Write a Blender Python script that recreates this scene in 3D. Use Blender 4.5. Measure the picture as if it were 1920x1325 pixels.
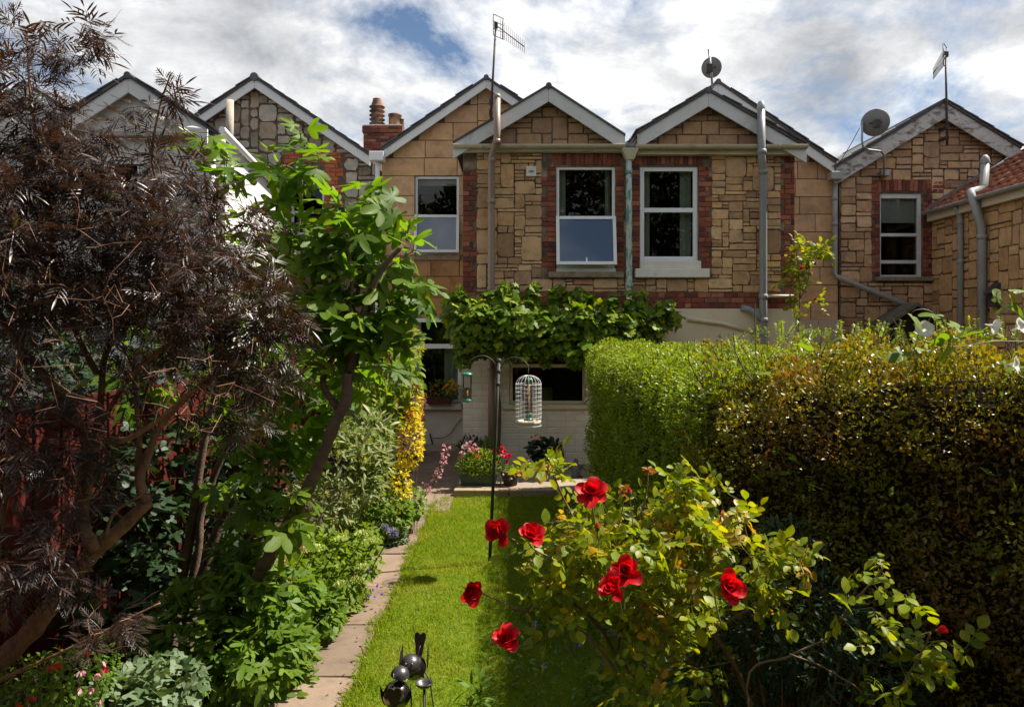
import bpy, math, random
import numpy as np
from mathutils import Vector, Matrix, Euler, Quaternion

for _o in list(bpy.data.objects):
    bpy.data.objects.remove(_o)
S = bpy.context.scene
COL = S.collection
RND = random.Random(11)
NR = np.random.default_rng(11)

# ------------------------------------------------------------------ camera, sky, sun, exposure
F, CX, HY, EYE = 1350.0, 960.0, 620.0, 2.35      # the photograph: focal length in px, axis, horizon, eye height
cam_d = bpy.data.cameras.new('camera')
cam = bpy.data.objects.new('camera', cam_d)
COL.objects.link(cam)
cam.location = (0, 0, EYE)
cam.rotation_euler = (math.radians(90), 0, 0)
cam_d.sensor_width = 36
cam_d.lens = 36 * F / 1920
cam_d.shift_y = -42.5 / 1920
cam_d.clip_start = 0.05
cam_d.clip_end = 900
S.camera = cam

SUN_EL, SUN_AZ = 55.0, 14.0                       # azimuth from +X towards +Y (beyond the houses, right)
_e, _a = math.radians(SUN_EL), math.radians(SUN_AZ)
SUN_DIR = Vector((math.cos(_e) * math.cos(_a), math.cos(_e) * math.sin(_a), math.sin(_e)))
sun_d = bpy.data.lights.new('sun', 'SUN')
sun_d.energy = 5.0
sun_d.angle = math.radians(0.6)
sun_d.color = (1.0, 0.93, 0.82)
sun = bpy.data.objects.new('sun', sun_d)
COL.objects.link(sun)
sun.rotation_euler = SUN_DIR.to_track_quat('Z', 'Y').to_euler()
sun.location = (20, 10, 30)

world = bpy.data.worlds.new("World")
S.world = world
world.use_nodes = True
_nt = world.node_tree
_nt.nodes.clear()
def _n(t, **kw):
    n = _nt.nodes.new(t)
    for k, v in kw.items():
        setattr(n, k, v)
    return n
def _math(op, a, b=None):
    n = _n('ShaderNodeMath', operation=op)
    for i, v in enumerate((a, b)):
        if v is None: continue
        if isinstance(v, (int, float)): n.inputs[i].default_value = v
        else: _nt.links.new(v, n.inputs[i])
    return n.outputs[0]
def _ramp(fac, stops):
    n = _n('ShaderNodeValToRGB')
    el = n.color_ramp.elements
    while len(el) < len(stops): el.new(0.5)
    for e, (p, c) in zip(el, stops):
        e.position = p
        e.color = (c, c, c, 1) if isinstance(c, (int, float)) else (*c, 1)
    _nt.links.new(fac, n.inputs[0])
    return n.outputs[0]
_sky = _n('ShaderNodeTexSky', sky_type='NISHITA', sun_disc=False)
_sky.sun_elevation = _e
_sky.sun_rotation = math.radians(90 - SUN_AZ)
_sky.air_density, _sky.dust_density, _sky.ozone_density = 1.0, 0.4, 2.0
_tc = _n('ShaderNodeTexCoord')
_sx = _n('ShaderNodeSeparateXYZ')
_nt.links.new(_tc.outputs['Generated'], _sx.inputs[0])
_zz = _math('ADD', _math('MAXIMUM', _sx.outputs[2], 0.02), 0.30)
_u, _v = _math('DIVIDE', _sx.outputs[0], _zz), _math('DIVIDE', _sx.outputs[1], _zz)
_cb = _n('ShaderNodeCombineXYZ')
_nt.links.new(_u, _cb.inputs[0]); _nt.links.new(_v, _cb.inputs[1])
_cb.inputs[2].default_value = 3.7
def _noise(scale, detail, rough, dist, off):
    mp = _n('ShaderNodeMapping')
    mp.inputs['Location'].default_value = off
    _nt.links.new(_cb.outputs[0], mp.inputs[0])
    n = _n('ShaderNodeTexNoise')
    n.inputs['Scale'].default_value = scale
    n.inputs['Detail'].default_value = detail
    n.inputs['Roughness'].default_value = rough
    n.inputs['Distortion'].default_value = dist
    _nt.links.new(mp.outputs[0], n.inputs['Vector'])
    return n.outputs['Fac']
_cover = _ramp(_noise(1.6, 12, 0.62, 0.25, (2.1, 0.3, 0)), [(0.42, 0.0), (0.54, 1.0)])
_shade = _ramp(_noise(2.6, 12, 0.62, 0.25, (7.3, 4.0, 2.0)), [(0.30, (2.2, 2.3, 2.45)), (0.46, (3.95, 4.0, 4.06)), (0.58, (5.9, 5.86, 5.78))])
_sk = _n('ShaderNodeMix', data_type='RGBA', blend_type='MULTIPLY')
_sk.inputs[0].default_value = 1.0
_nt.links.new(_sky.outputs[0], _sk.inputs[6])
_sk.inputs[7].default_value = (0.48, 0.49, 0.50, 1)
_mx = _n('ShaderNodeMix', data_type='RGBA')
_nt.links.new(_cover, _mx.inputs[0])
_nt.links.new(_sk.outputs[2], _mx.inputs[6])
_nt.links.new(_shade, _mx.inputs[7])
_bg = _n('ShaderNodeBackground')
_bg.inputs[1].default_value = 0.1
_nt.links.new(_mx.outputs[2], _bg.inputs[0])
_wo = _n('ShaderNodeOutputWorld')
_nt.links.new(_bg.outputs[0], _wo.inputs[0])

S.view_settings.view_transform = 'Standard'
S.view_settings.look = 'None'
S.view_settings.exposure = 1.1
S.view_settings.gamma = 1.0
S.view_settings.use_curve_mapping = False
S.render.engine = 'CYCLES'
S.cycles.max_bounces = 7
S.cycles.diffuse_bounces = 4
S.cycles.transparent_max_bounces = 8
S.cycles.use_denoising = True
S.cycles.caustics_reflective = False
S.cycles.caustics_refractive = False
S.cycles.sample_clamp_indirect = 6.0

# ------------------------------------------------------------------ coordinates
def X(px, Y): return (px - CX) / F * Y
def Z(py, Y): return EYE - (py - HY) / F * Y
def P(px, py, Y): return Vector((X(px, Y), Y, Z(py, Y)))
def nz(v): return v / np.maximum(np.linalg.norm(v, axis=-1, keepdims=True), 1e-9)

# ------------------------------------------------------------------ objects
WL = {}
def wl(p): return WL[p.name] if p is not None else Vector((0, 0, 0))
def tag(o, label=None, cat=None, group=None, kind=None):
    if label: o['label'] = label
    if cat: o['category'] = cat
    if group: o['group'] = group
    if kind: o['kind'] = kind
    return o
def thing(name, label, cat, loc=(0, 0, 0), group=None, kind=None):
    o = bpy.data.objects.new(name, None)
    o.empty_display_size = 0.1
    COL.objects.link(o)
    o.location = loc
    WL[o.name] = Vector(loc)
    return tag(o, label, cat, group, kind)
def obj(name, mesh, parent=None, loc=None, rot=None, scale=None, kind=None, label=None, local=False):
    o = bpy.data.objects.new(name, mesh)
    COL.objects.link(o)
    loc = Vector(loc) if loc is not None else (Vector((0, 0, 0)) if local else wl(parent).copy())
    o.parent = parent
    if local:
        o.location = loc
        WL[o.name] = wl(parent) + loc
    else:
        o.location = loc - wl(parent)
        WL[o.name] = loc
    if rot is not None:
        if isinstance(rot, Quaternion):
            o.rotation_mode = 'QUATERNION'
            o.rotation_quaternion = rot
        else:
            o.rotation_euler = rot
    if scale is not None: o.scale = scale if hasattr(scale, '__len__') else (scale,) * 3
    return tag(o, label, None, None, kind)
def copy_tree(o, parent=None, loc=None, label=None):
    c = o.copy()
    COL.objects.link(c)
    c.parent = parent
    if loc is not None: c.location = loc
    WL[c.name] = Vector(c.location)
    if label: c['label'] = label
    for ch in list(o.children): copy_tree(ch, c)
    return c

def tri_mesh(name, verts, tris, mat, smooth=False):
    me = bpy.data.meshes.new(name)
    nv, nf = len(verts), len(tris)
    me.vertices.add(nv)
    me.vertices.foreach_set('co', np.asarray(verts, np.float32).ravel())
    me.loops.add(nf * 3)
    me.loops.foreach_set('vertex_index', np.asarray(tris, np.int32).ravel())
    me.polygons.add(nf)
    me.polygons.foreach_set('loop_start', np.arange(0, nf * 3, 3, dtype=np.int32))
    me.polygons.foreach_set('use_smooth', np.full(nf, smooth, dtype=bool))
    me.update()
    me.materials.append(mat)
    return me

class MB:
    def __init__(self): self.v, self.f, self.s = [], [], []
    def add(self, vs, fs, smooth=False):
        b = len(self.v)
        self.v += [tuple(p) for p in vs]
        self.f += [tuple(b + i for i in f) for f in fs]
        self.s += [smooth] * len(fs)
        return self
    def box(self, x0, x1, y0, y1, z0, z1):
        return self.add([(x0, y0, z0), (x1, y0, z0), (x1, y1, z0), (x0, y1, z0), (x0, y0, z1), (x1, y0, z1), (x1, y1, z1), (x0, y1, z1)],
                        [(0, 3, 2, 1), (4, 5, 6, 7), (0, 1, 5, 4), (1, 2, 6, 5), (2, 3, 7, 6), (3, 0, 4, 7)])
    def prism(self, poly, a, b, axis='y'):
        n = len(poly)
        mk = {'y': lambda p, t: (p[0], t, p[1]), 'x': lambda p, t: (t, p[0], p[1]), 'z': lambda p, t: (p[0], p[1], t)}[axis]
        vs = [mk(p, a) for p in poly] + [mk(p, b) for p in poly]
        fs = [tuple(range(n)), tuple(range(2 * n - 1, n - 1, -1))] + [(i, i + n, (i + 1) % n + n, (i + 1) % n) for i in range(n)]
        return self.add(vs, fs)
    def tube(self, pts, r, n=8, smooth=True, caps=True):
        pts = [Vector(p) for p in pts]
        m = len(pts)
        rs = [r] * m if isinstance(r, (int, float)) else list(r)
        vs, fs = [], []
        t0 = (pts[1] - pts[0]).normalized()
        ref = Vector((0, 0, 1)) if abs(t0.z) < 0.9 else Vector((1, 0, 0))
        u = t0.cross(ref).normalized()
        for i in range(m):
            t = (pts[min(i + 1, m - 1)] - pts[max(i - 1, 0)])
            t = t.normalized() if t.length > 1e-9 else t0
            u = (u - t * u.dot(t))
            u = u.normalized() if u.length > 1e-6 else t.orthogonal().normalized()
            w = t.cross(u)
            for k in range(n):
                a = 2 * math.pi * k / n
                vs.append(pts[i] + (u * math.cos(a) + w * math.sin(a)) * rs[i])
        for i in range(m - 1):
            for k in range(n):
                a, b = i * n + k, i * n + (k + 1) % n
                fs.append((a, b, b + n, a + n))
        b0 = len(self.f)
        self.add(vs, fs, smooth)
        if caps:
            b = len(self.v) - len(vs)
            self.f += [tuple(b + k for k in range(n - 1, -1, -1)), tuple(b + (m - 1) * n + k for k in range(n))]
            self.s += [False, False]
        return self
    def lathe(self, c, prof, n=24, smooth=True, mat3=None):
        vs, fs = [], []
        for r, z in prof:
            for k in range(n):
                a = 2 * math.pi * k / n
                p = Vector((r * math.cos(a), r * math.sin(a), z))
                if mat3 is not None: p = mat3 @ p
                vs.append(p + Vector(c))
        for i in range(len(prof) - 1):
            for k in range(n):
                a, b = i * n + k, i * n + (k + 1) % n
                fs.append((a, b, b + n, a + n))
        return self.add(vs, fs, smooth)
    def sphere(self, c, r, n=20, m=12, a0=-90, a1=90, mat3=None, sq=(1, 1)):
        return self.lathe(c, [(max(r * math.cos(math.radians(a0 + (a1 - a0) * i / m)) * sq[0], 1e-4), r * math.sin(math.radians(a0 + (a1 - a0) * i / m)) * sq[1]) for i in range(m + 1)], n, True, mat3)
    def mesh(self, name, mat, off=(0, 0, 0)):
        me = bpy.data.meshes.new(name)
        ox, oy, oz = off
        me.from_pydata([(x - ox, y - oy, z - oz) for x, y, z in self.v], [], self.f)
        me.polygons.foreach_set('use_smooth', self.s)
        me.materials.append(mat)
        me.update()
        return me
    def build(self, name, mat, parent=None, bevel=0, kind=None, label=None, fixn=False):
        me = self.mesh(name, mat, wl(parent))
        o = obj(name, me, parent, kind=kind, label=label)
        if bevel:
            m = o.modifiers.new('edge', 'BEVEL')
            m.width, m.segments, m.limit_method = bevel, 2, 'ANGLE'
        return o

# ------------------------------------------------------------------ materials
def _mat(name):
    m = bpy.data.materials.new(name)
    m.use_nodes = True
    nt = m.node_tree
    return m, nt, nt.nodes['Principled BSDF']
def L(nt, a, b): nt.links.new(a, b)
def node(nt, t, **kw):
    n = nt.nodes.new(t)
    for k, v in kw.items(): setattr(n, k, v)
    return n
def ramp(nt, fac, stops):
    n = node(nt, 'ShaderNodeValToRGB')
    el = n.color_ramp.elements
    while len(el) < len(stops): el.new(0.5)
    for e, (p, c) in zip(el, stops):
        e.position, e.color = p, (*c, 1)
    L(nt, fac, n.inputs[0])
    return n.outputs[0]
def noise(nt, scale, detail=4, rough=0.55, dist=0, coord='Object', stretch=None, randoff=False):
    tc = node(nt, 'ShaderNodeTexCoord')
    v = tc.outputs[coord]
    if coord == 'World':
        pass
    if stretch:
        mp = node(nt, 'ShaderNodeMapping')
        mp.inputs['Scale'].default_value = stretch
        L(nt, v, mp.inputs[0]); v = mp.outputs[0]
    n = node(nt, 'ShaderNodeTexNoise')
    if randoff:
        n.noise_dimensions = '4D'
        oi = node(nt, 'ShaderNodeObjectInfo')
        mu = node(nt, 'ShaderNodeMath', operation='MULTIPLY'); mu.inputs[1].default_value = 37.0
        L(nt, oi.outputs['Random'], mu.inputs[0]); L(nt, mu.outputs[0], n.inputs['W'])
    n.inputs['Scale'].default_value, n.inputs['Detail'].default_value = scale, detail
    n.inputs['Roughness'].default_value, n.inputs['Distortion'].default_value = rough, dist
    L(nt, v, n.inputs['Vector'])
    return n.outputs['Fac']
def mixc(nt, fac, a, b, mode='MIX'):
    n = node(nt, 'ShaderNodeMix', data_type='RGBA', blend_type=mode)
    for i, v in ((0, fac), (6, a), (7, b)):
        if isinstance(v, (int, float)): n.inputs[i].default_value = v
        elif isinstance(v, tuple): n.inputs[i].default_value = (*v, 1)
        else: L(nt, v, n.inputs[i])
    return n.outputs[2]
def bump(nt, b, h, strength, dist=0.01):
    n = node(nt, 'ShaderNodeBump')
    n.inputs['Strength'].default_value, n.inputs['Distance'].default_value = strength, dist
    L(nt, h, n.inputs['Height']); L(nt, n.outputs[0], b.inputs['Normal'])

def M(name, c1, c2=None, rough=0.7, scale=6, metal=0.0, bmp=0.0, bscale=40, lo=0.35, hi=0.68, spec=0.4, stretch=None, dirt=None, dscale=1.2, dlo=0.5, dhi=0.72):
    m, nt, b = _mat(name)
    c2 = c2 or tuple(x * 0.75 for x in c1)
    f = noise(nt, scale, 6, 0.6, 0.3, stretch=stretch)
    c = ramp(nt, f, [(lo, c1), (hi, c2)])
    if dirt:
        f2 = noise(nt, dscale, 7, 0.65, 0.5, stretch=stretch)
        k = ramp(nt, f2, [(dlo, (0, 0, 0)), (dhi, (1, 1, 1))])
        c = mixc(nt, k, c, dirt)
    L(nt, c, b.inputs['Base Color'])
    b.inputs['Roughness'].default_value, b.inputs['Metallic'].default_value = rough, metal
    b.inputs['Specular IOR Level'].default_value = spec
    if bmp: bump(nt, b, noise(nt, bscale, 4), bmp)
    return m

def MS(name, stops, rough=0.9, scale=7, dark=0.55, bmp=0.5, dirt=None, stain=0.45):
    """stone or brick: each piece takes its own tone from its object's random number, with its own grain and weathering"""
    m, nt, b = _mat(name)
    oi = node(nt, 'ShaderNodeObjectInfo')
    n = len(stops)
    c = ramp(nt, oi.outputs['Random'], [(i / (n - 1), s) for i, s in enumerate(stops)])
    f = noise(nt, scale, 8, 0.65, 0.4, randoff=True)
    c = mixc(nt, 1.0, c, ramp(nt, f, [(0.25, (dark,) * 3), (0.5, (0.92,) * 3), (0.75, (1.14, 1.1, 1.04))]), 'MULTIPLY')
    f2 = noise(nt, 2.3, 6, 0.7, 0.8, randoff=True)
    k = ramp(nt, f2, [(0.52, (0, 0, 0)), (0.75, (stain,) * 3)])
    c = mixc(nt, k, c, dirt or (0.06, 0.045, 0.035))
    L(nt, c, b.inputs['Base Color'])
    b.inputs['Roughness'].default_value = rough
    b.inputs['Specular IOR Level'].default_value = 0.2
    bump(nt, b, noise(nt, 45, 6, 0.7, randoff=True), bmp, 0.008)
    return m

def LM(name, cols, trans=0.4, rough=0.5, tcol=None, spec=0.22, under=None, patch=None):
    """leaf: tone from each leaf's own random number, light partly passes through the blade"""
    m, nt, b = _mat(name)
    g, oi = node(nt, 'ShaderNodeNewGeometry'), node(nt, 'ShaderNodeObjectInfo')
    ad = node(nt, 'ShaderNodeMath', operation='ADD'); fr = node(nt, 'ShaderNodeMath', operation='FRACT')
    L(nt, g.outputs['Random Per Island'], ad.inputs[0]); L(nt, oi.outputs['Random'], ad.inputs[1]); L(nt, ad.outputs[0], fr.inputs[0])
    n = len(cols)
    c = ramp(nt, fr.outputs[0], [(i / max(n - 1, 1), s) for i, s in enumerate(cols)])
    c = mixc(nt, 1.0, c, ramp(nt, noise(nt, 30, 3), [(0.3, (0.75,) * 3), (0.7, (1.15,) * 3)]), 'MULTIPLY')
    if patch:
        c = mixc(nt, ramp(nt, noise(nt, patch[1], 5, .6, .4), [(patch[2], (0, 0, 0)), (patch[2] + .18, (patch[3],) * 3)]), c, patch[0])
    if under: 
        c = mixc(nt, g.outputs['Backfacing'], c, under)
    L(nt, c, b.inputs['Base Color'])
    b.inputs['Roughness'].default_value = rough
    b.inputs['Specular IOR Level'].default_value = spec
    t = node(nt, 'ShaderNodeBsdfTranslucent')
    L(nt, mixc(nt, 1.0, c, tcol or (1.9, 1.75, 0.6), 'MULTIPLY'), t.inputs[0])
    mx = node(nt, 'ShaderNodeMixShader'); mx.inputs[0].default_value = trans
    L(nt, b.outputs[0], mx.inputs[1]); L(nt, t.outputs[0], mx.inputs[2])
    L(nt, mx.outputs[0], nt.nodes['Material Output'].inputs[0])
    return m

def MG(name, tint=(0.75, 0.8, 0.8), boost=1.0, ior=1.5):
    m, nt, b = _mat(name)
    nt.nodes.remove(b)
    fr = node(nt, 'ShaderNodeFresnel'); fr.inputs[0].default_value = ior
    mu = node(nt, 'ShaderNodeMath', operation='MULTIPLY', use_clamp=True); mu.inputs[1].default_value = boost
    L(nt, fr.outputs[0], mu.inputs[0])
    tr = node(nt, 'ShaderNodeBsdfTransparent'); tr.inputs[0].default_value = (*tint, 1)
    gl = node(nt, 'ShaderNodeBsdfGlossy'); gl.inputs['Roughness'].default_value = 0.01
    mx = node(nt, 'ShaderNodeMixShader')
    L(nt, mu.outputs[0], mx.inputs[0]); L(nt, tr.outputs[0], mx.inputs[1]); L(nt, gl.outputs[0], mx.inputs[2])
    L(nt, mx.outputs[0], nt.nodes['Material Output'].inputs[0])
    return m

K = {}
K['stone'] = MS('tan_rubble_stone', [(0.478, 0.271, 0.134), (0.697, 0.437, 0.214), (0.370, 0.219, 0.124), (0.631, 0.396, 0.214), (0.783, 0.531, 0.289), (0.435, 0.261, 0.150), (0.718, 0.447, 0.225), (0.544, 0.364, 0.225)], scale=6, dark=.48, stain=.6)
K['stone_right'] = MS('honey_rubble_stone', [(0.501, 0.292, 0.156), (0.697, 0.437, 0.246), (0.392, 0.234, 0.139), (0.610, 0.396, 0.236), (0.762, 0.511, 0.300), (0.457, 0.276, 0.161)], scale=7, dark=.5, stain=.55)
K['stone_wing'] = MS('brown_rubble_stone', [(0.522, 0.302, 0.129), (0.631, 0.386, 0.182), (0.566, 0.355, 0.182), (0.697, 0.437, 0.214), (0.457, 0.271, 0.129)], scale=5)
K['stone_grey'] = MS('grey_rubble_stone', [(0.34, 0.28, 0.21), (0.56, 0.51, 0.42), (0.40, 0.30, 0.21), (0.62, 0.57, 0.48), (0.30, 0.23, 0.17), (0.48, 0.42, 0.34)], scale=6)
K['ashlar'] = MS('ashlar_stone', [(0.610, 0.375, 0.198), (0.697, 0.447, 0.246), (0.501, 0.302, 0.166), (0.718, 0.469, 0.278), (0.566, 0.355, 0.204)], scale=3.5, dark=0.58, bmp=0.3, stain=0.5)
K['ashlar_rust'] = MS('rust_stained_ashlar', [(0.486, 0.245, 0.100), (0.450, 0.254, 0.130), (0.513, 0.280, 0.120)], scale=2.2, dark=0.45, bmp=0.2, stain=0.8, dirt=(0.16, 0.06, 0.02))
K['brick'] = MS('old_red_brick', [(0.25, 0.075, 0.045), (0.36, 0.11, 0.06), (0.14, 0.05, 0.04), (0.30, 0.085, 0.05), (0.42, 0.17, 0.10), (0.11, 0.05, 0.045), (0.22, 0.065, 0.045)], scale=9, stain=0.65, dirt=(0.07, 0.035, 0.03))
K['brick_orange'] = MS('orange_brick', [(0.50, 0.15, 0.06), (0.55, 0.18, 0.08), (0.46, 0.12, 0.05)], scale=9, stain=0.15)
K['brick_white'] = MS('white_painted_brick', [(0.75, 0.69, 0.59), (0.78, 0.72, 0.62), (0.72, 0.66, 0.57)], scale=3, dark=0.88, bmp=0.25, stain=0.10, dirt=(0.40, 0.34, 0.26))
K['mortar'] = M('brown_mortar', (0.085, 0.06, 0.045), (0.19, 0.14, 0.10), 0.95, 9, bmp=0.8, bscale=60, spec=0.1, dirt=(0.36, 0.28, 0.20), dscale=1.7, dlo=.5, dhi=.64)
K['mortar_pale'] = M('ashlar_joint', (0.10, 0.068, 0.042), (0.18, 0.125, 0.075), 0.95, 9, bmp=0.4, spec=0.1)
K['mortar_white'] = M('white_paint_joint', (0.68, 0.63, 0.54), (0.60, 0.55, 0.47), 0.9, 6, bmp=0.3, spec=0.2)
K['mortar_left'] = M('left_house_mortar', (0.11, 0.075, 0.055), (0.20, 0.145, 0.105), 0.95, 9, bmp=0.8, bscale=60, spec=0.1)
K['render'] = M('cream_render', (0.72, 0.62, 0.46), (0.64, 0.54, 0.39), 0.9, 1.6, bmp=0.15, bscale=30, spec=0.2, dirt=(0.42, 0.32, 0.2), dscale=0.9, dlo=0.55, dhi=0.85)
K['render_pink'] = M('pinkish_render', (0.60, 0.47, 0.36), (0.54, 0.42, 0.31), 0.9, 2, bmp=0.15, spec=0.2)
K['white_render'] = M('white_render', (0.72, 0.71, 0.67), (0.66, 0.65, 0.61), 0.9, 2, bmp=0.1, spec=0.2)
K['upvc'] = M('white_plastic_frame', (0.82, 0.83, 0.84), (0.78, 0.79, 0.80), 0.35, 3, spec=0.5)
K['cream_paint'] = M('cream_painted_wood', (0.66, 0.58, 0.43), (0.6, 0.52, 0.38), 0.55, 5, spec=0.4)
K['barge'] = M('weathered_white_board', (0.68, 0.68, 0.66), (0.56, 0.57, 0.56), 0.6, 3, bmp=0.1, dirt=(0.36, 0.34, 0.30), dscale=2.2, dlo=0.55, dhi=0.8)
K['barge_clean'] = M('white_board', (0.74, 0.74, 0.73), (0.70, 0.70, 0.69), 0.5, 3)
K['barge_peel'] = M('peeling_white_board', (0.62, 0.60, 0.57), (0.5, 0.47, 0.44), 0.8, 6, bmp=0.3, dirt=(0.19, 0.14, 0.11), dscale=3.5, dlo=0.5, dhi=0.62, stretch=(1, 1, 2.5))
K['slate'] = MS('grey_slate', [(0.10, 0.105, 0.115), (0.14, 0.14, 0.15), (0.085, 0.085, 0.095), (0.13, 0.12, 0.115)], rough=0.6, scale=12, bmp=0.3, stain=0.4, dirt=(0.16, 0.10, 0.06))
K['stone_gable'] = MS('grimy_gable_stone', [(0.392, 0.234, 0.129), (0.501, 0.313, 0.166), (0.435, 0.271, 0.161), (0.348, 0.208, 0.129)], scale=5, dark=.6, stain=.6)
K['pantile'] = MS('clay_pantile', [(0.36, 0.13, 0.07), (0.30, 0.10, 0.06), (0.42, 0.17, 0.09), (0.24, 0.09, 0.06), (0.38, 0.16, 0.10)], rough=0.75, scale=10, stain=0.6, dirt=(0.08, 0.05, 0.04))
K['lead'] = M('lead_flashing', (0.12, 0.125, 0.13), (0.2, 0.2, 0.2), 0.6, 8)
K['mossy'] = M('lichened_lead', (0.12, 0.12, 0.085), (0.19, 0.18, 0.13), 0.9, 14, bmp=0.4, dirt=(0.05, 0.06, 0.04), dscale=4)
K['pipe_brown'] = M('brown_plastic_pipe', (0.27, 0.20, 0.155), (0.24, 0.175, 0.135), 0.45, 4, spec=0.5)
K['pipe_grey'] = M('grey_plastic_pipe', (0.26, 0.265, 0.265), (0.23, 0.235, 0.235), 0.4, 4, spec=0.5)
K['pipe_pale'] = M('pale_grey_pipe', (0.35, 0.35, 0.34), (0.28, 0.28, 0.275), 0.45, 4, spec=0.5)
K['pipe_white'] = M('white_plastic_pipe', (0.76, 0.77, 0.78), (0.72, 0.73, 0.74), 0.35, 4, spec=0.5)
K['verdigris'] = M('peeling_green_iron', (0.40, 0.46, 0.40), (0.52, 0.55, 0.47), 0.6, 6, bmp=0.3, dirt=(0.06, 0.22, 0.19), dscale=7, dlo=0.47, dhi=0.58, stretch=(2, 2, 0.7))
K['gutter'] = M('stained_cream_gutter', (0.56, 0.50, 0.37), (0.48, 0.42, 0.30), 0.5, 3, dirt=(0.3, 0.22, 0.12), dscale=2.5, dlo=0.55, dhi=0.8, stretch=(0.6, 1, 2))
K['sill_stone'] = M('weathered_stone_sill', (0.33, 0.26, 0.17), (0.22, 0.17, 0.11), 0.9, 8, bmp=0.4, dirt=(0.1, 0.08, 0.05), dscale=5)
K['sill_white'] = M('white_painted_sill', (0.74, 0.72, 0.65), (0.66, 0.63, 0.55), 0.6, 5, bmp=0.1, dirt=(0.45, 0.40, 0.3), dscale=3, dlo=0.6, dhi=0.8)
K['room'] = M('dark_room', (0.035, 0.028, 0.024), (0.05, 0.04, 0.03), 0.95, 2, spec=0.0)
K['curtain'] = M('pale_curtain', (0.55, 0.57, 0.44), (0.45, 0.47, 0.36), 0.9, 5, stretch=(20, 1, 0.2))
K['blind'] = M('pale_roller_blind', (0.55, 0.56, 0.48), (0.50, 0.51, 0.43), 0.9, 2)
K['glass'] = MG('window_glass', (0.78, 0.81, 0.80), 0.6, 1.5)
K['glass_clear'] = MG('clear_plastic', (0.9, 0.92, 0.92), 1.0, 1.3)
K['sash_glass'] = M('sky_tinted_sash_glass', (0.065, 0.10, 0.165), (0.075, 0.11, 0.175), 0.04, 0.4, spec=0.9)  # blue base colour stands in for sky reflected in the open sashes
K['chimney_pot'] = M('sooty_clay_pot', (0.34, 0.19, 0.11), (0.25, 0.13, 0.08), 0.9, 8, bmp=0.3, dirt=(0.05, 0.04, 0.035), dscale=3, dlo=0.42, dhi=0.6)
K['cement'] = M('pale_cement', (0.42, 0.38, 0.32), (0.32, 0.28, 0.23), 0.95, 7, bmp=0.4)
K['dish'] = M('grey_dish_metal', (0.23, 0.225, 0.22), (0.19, 0.185, 0.18), 0.5, 4, spec=0.4)
K['dark_metal'] = M('dark_aerial_metal', (0.045, 0.04, 0.037), (0.07, 0.06, 0.055), 0.6, 9, metal=0.0, spec=.3)
K['galv'] = M('galvanised_metal', (0.36, 0.37, 0.37), (0.26, 0.27, 0.27), 0.45, 12, metal=0.7)
K['soil'] = M('garden_soil', (0.045, 0.032, 0.022), (0.075, 0.055, 0.038), 0.98, 14, bmp=0.9, bscale=30, spec=0.1)
K['turf'] = M('lawn_turf', (0.075, 0.13, 0.008), (0.12, 0.155, 0.012), 0.95, 5, bmp=0.9, bscale=90, spec=0.1)
K['slab'] = MS('path_slab_stone', [(0.205, 0.145, 0.105), (0.24, 0.175, 0.13), (0.185, 0.135, 0.10)], scale=6, dark=0.55, bmp=0.5, stain=0.6, dirt=(0.09, 0.075, 0.055))
K['patio'] = MS('patio_slab_stone', [(0.27, 0.22, 0.17), (0.31, 0.25, 0.19), (0.24, 0.19, 0.15)], scale=5, dark=0.7, bmp=0.35, stain=0.4)
K['kerb'] = M('patio_kerb_stone', (0.34, 0.25, 0.15), (0.23, 0.17, 0.11), 0.9, 9, bmp=0.5)
K['fence'] = MS('dark_red_fence_board', [(0.075, 0.010, 0.006), (0.095, 0.013, 0.008), (0.065, 0.009, 0.006)], rough=0.8, scale=9, dark=0.6, bmp=0.3, stain=0.4, dirt=(0.05, 0.012, 0.008))
# ------------------------------------------------------------------ ground
def structure(name, mb, mat): 
    o = mb.build(name, mat); o['kind'] = 'structure'; return o
mb = MB(); mb.add([(-300, -200, 0), (300, -200, 0), (300, 500, 0), (-300, 500, 0)], [(0, 1, 2, 3)])
structure('ground', mb, K['soil'])

# ------------------------------------------------------------------ walls and masonry
def wall_cells(mb, x0, x1, z0, z1, y0, y1, holes):
    xs = sorted({x0, x1, *[h[0] for h in holes], *[h[1] for h in holes]})
    zs = sorted({z0, z1, *[h[2] for h in holes], *[h[3] for h in holes]})
    xs = [x for x in xs if x0 <= x <= x1]; zs = [z for z in zs if z0 <= z <= z1]
    for a, b in zip(xs, xs[1:]):
        run = None
        for c, d in zip(zs, zs[1:]):
            mx, mz = (a + b) / 2, (c + d) / 2
            if any(h[0] < mx < h[1] and h[2] < mz < h[3] for h in holes):
                if run: mb.box(a, b, y0, y1, *run); run = None
            else: run = (run[0] if run else c, d)
        if run: mb.box(a, b, y0, y1, *run)

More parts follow.
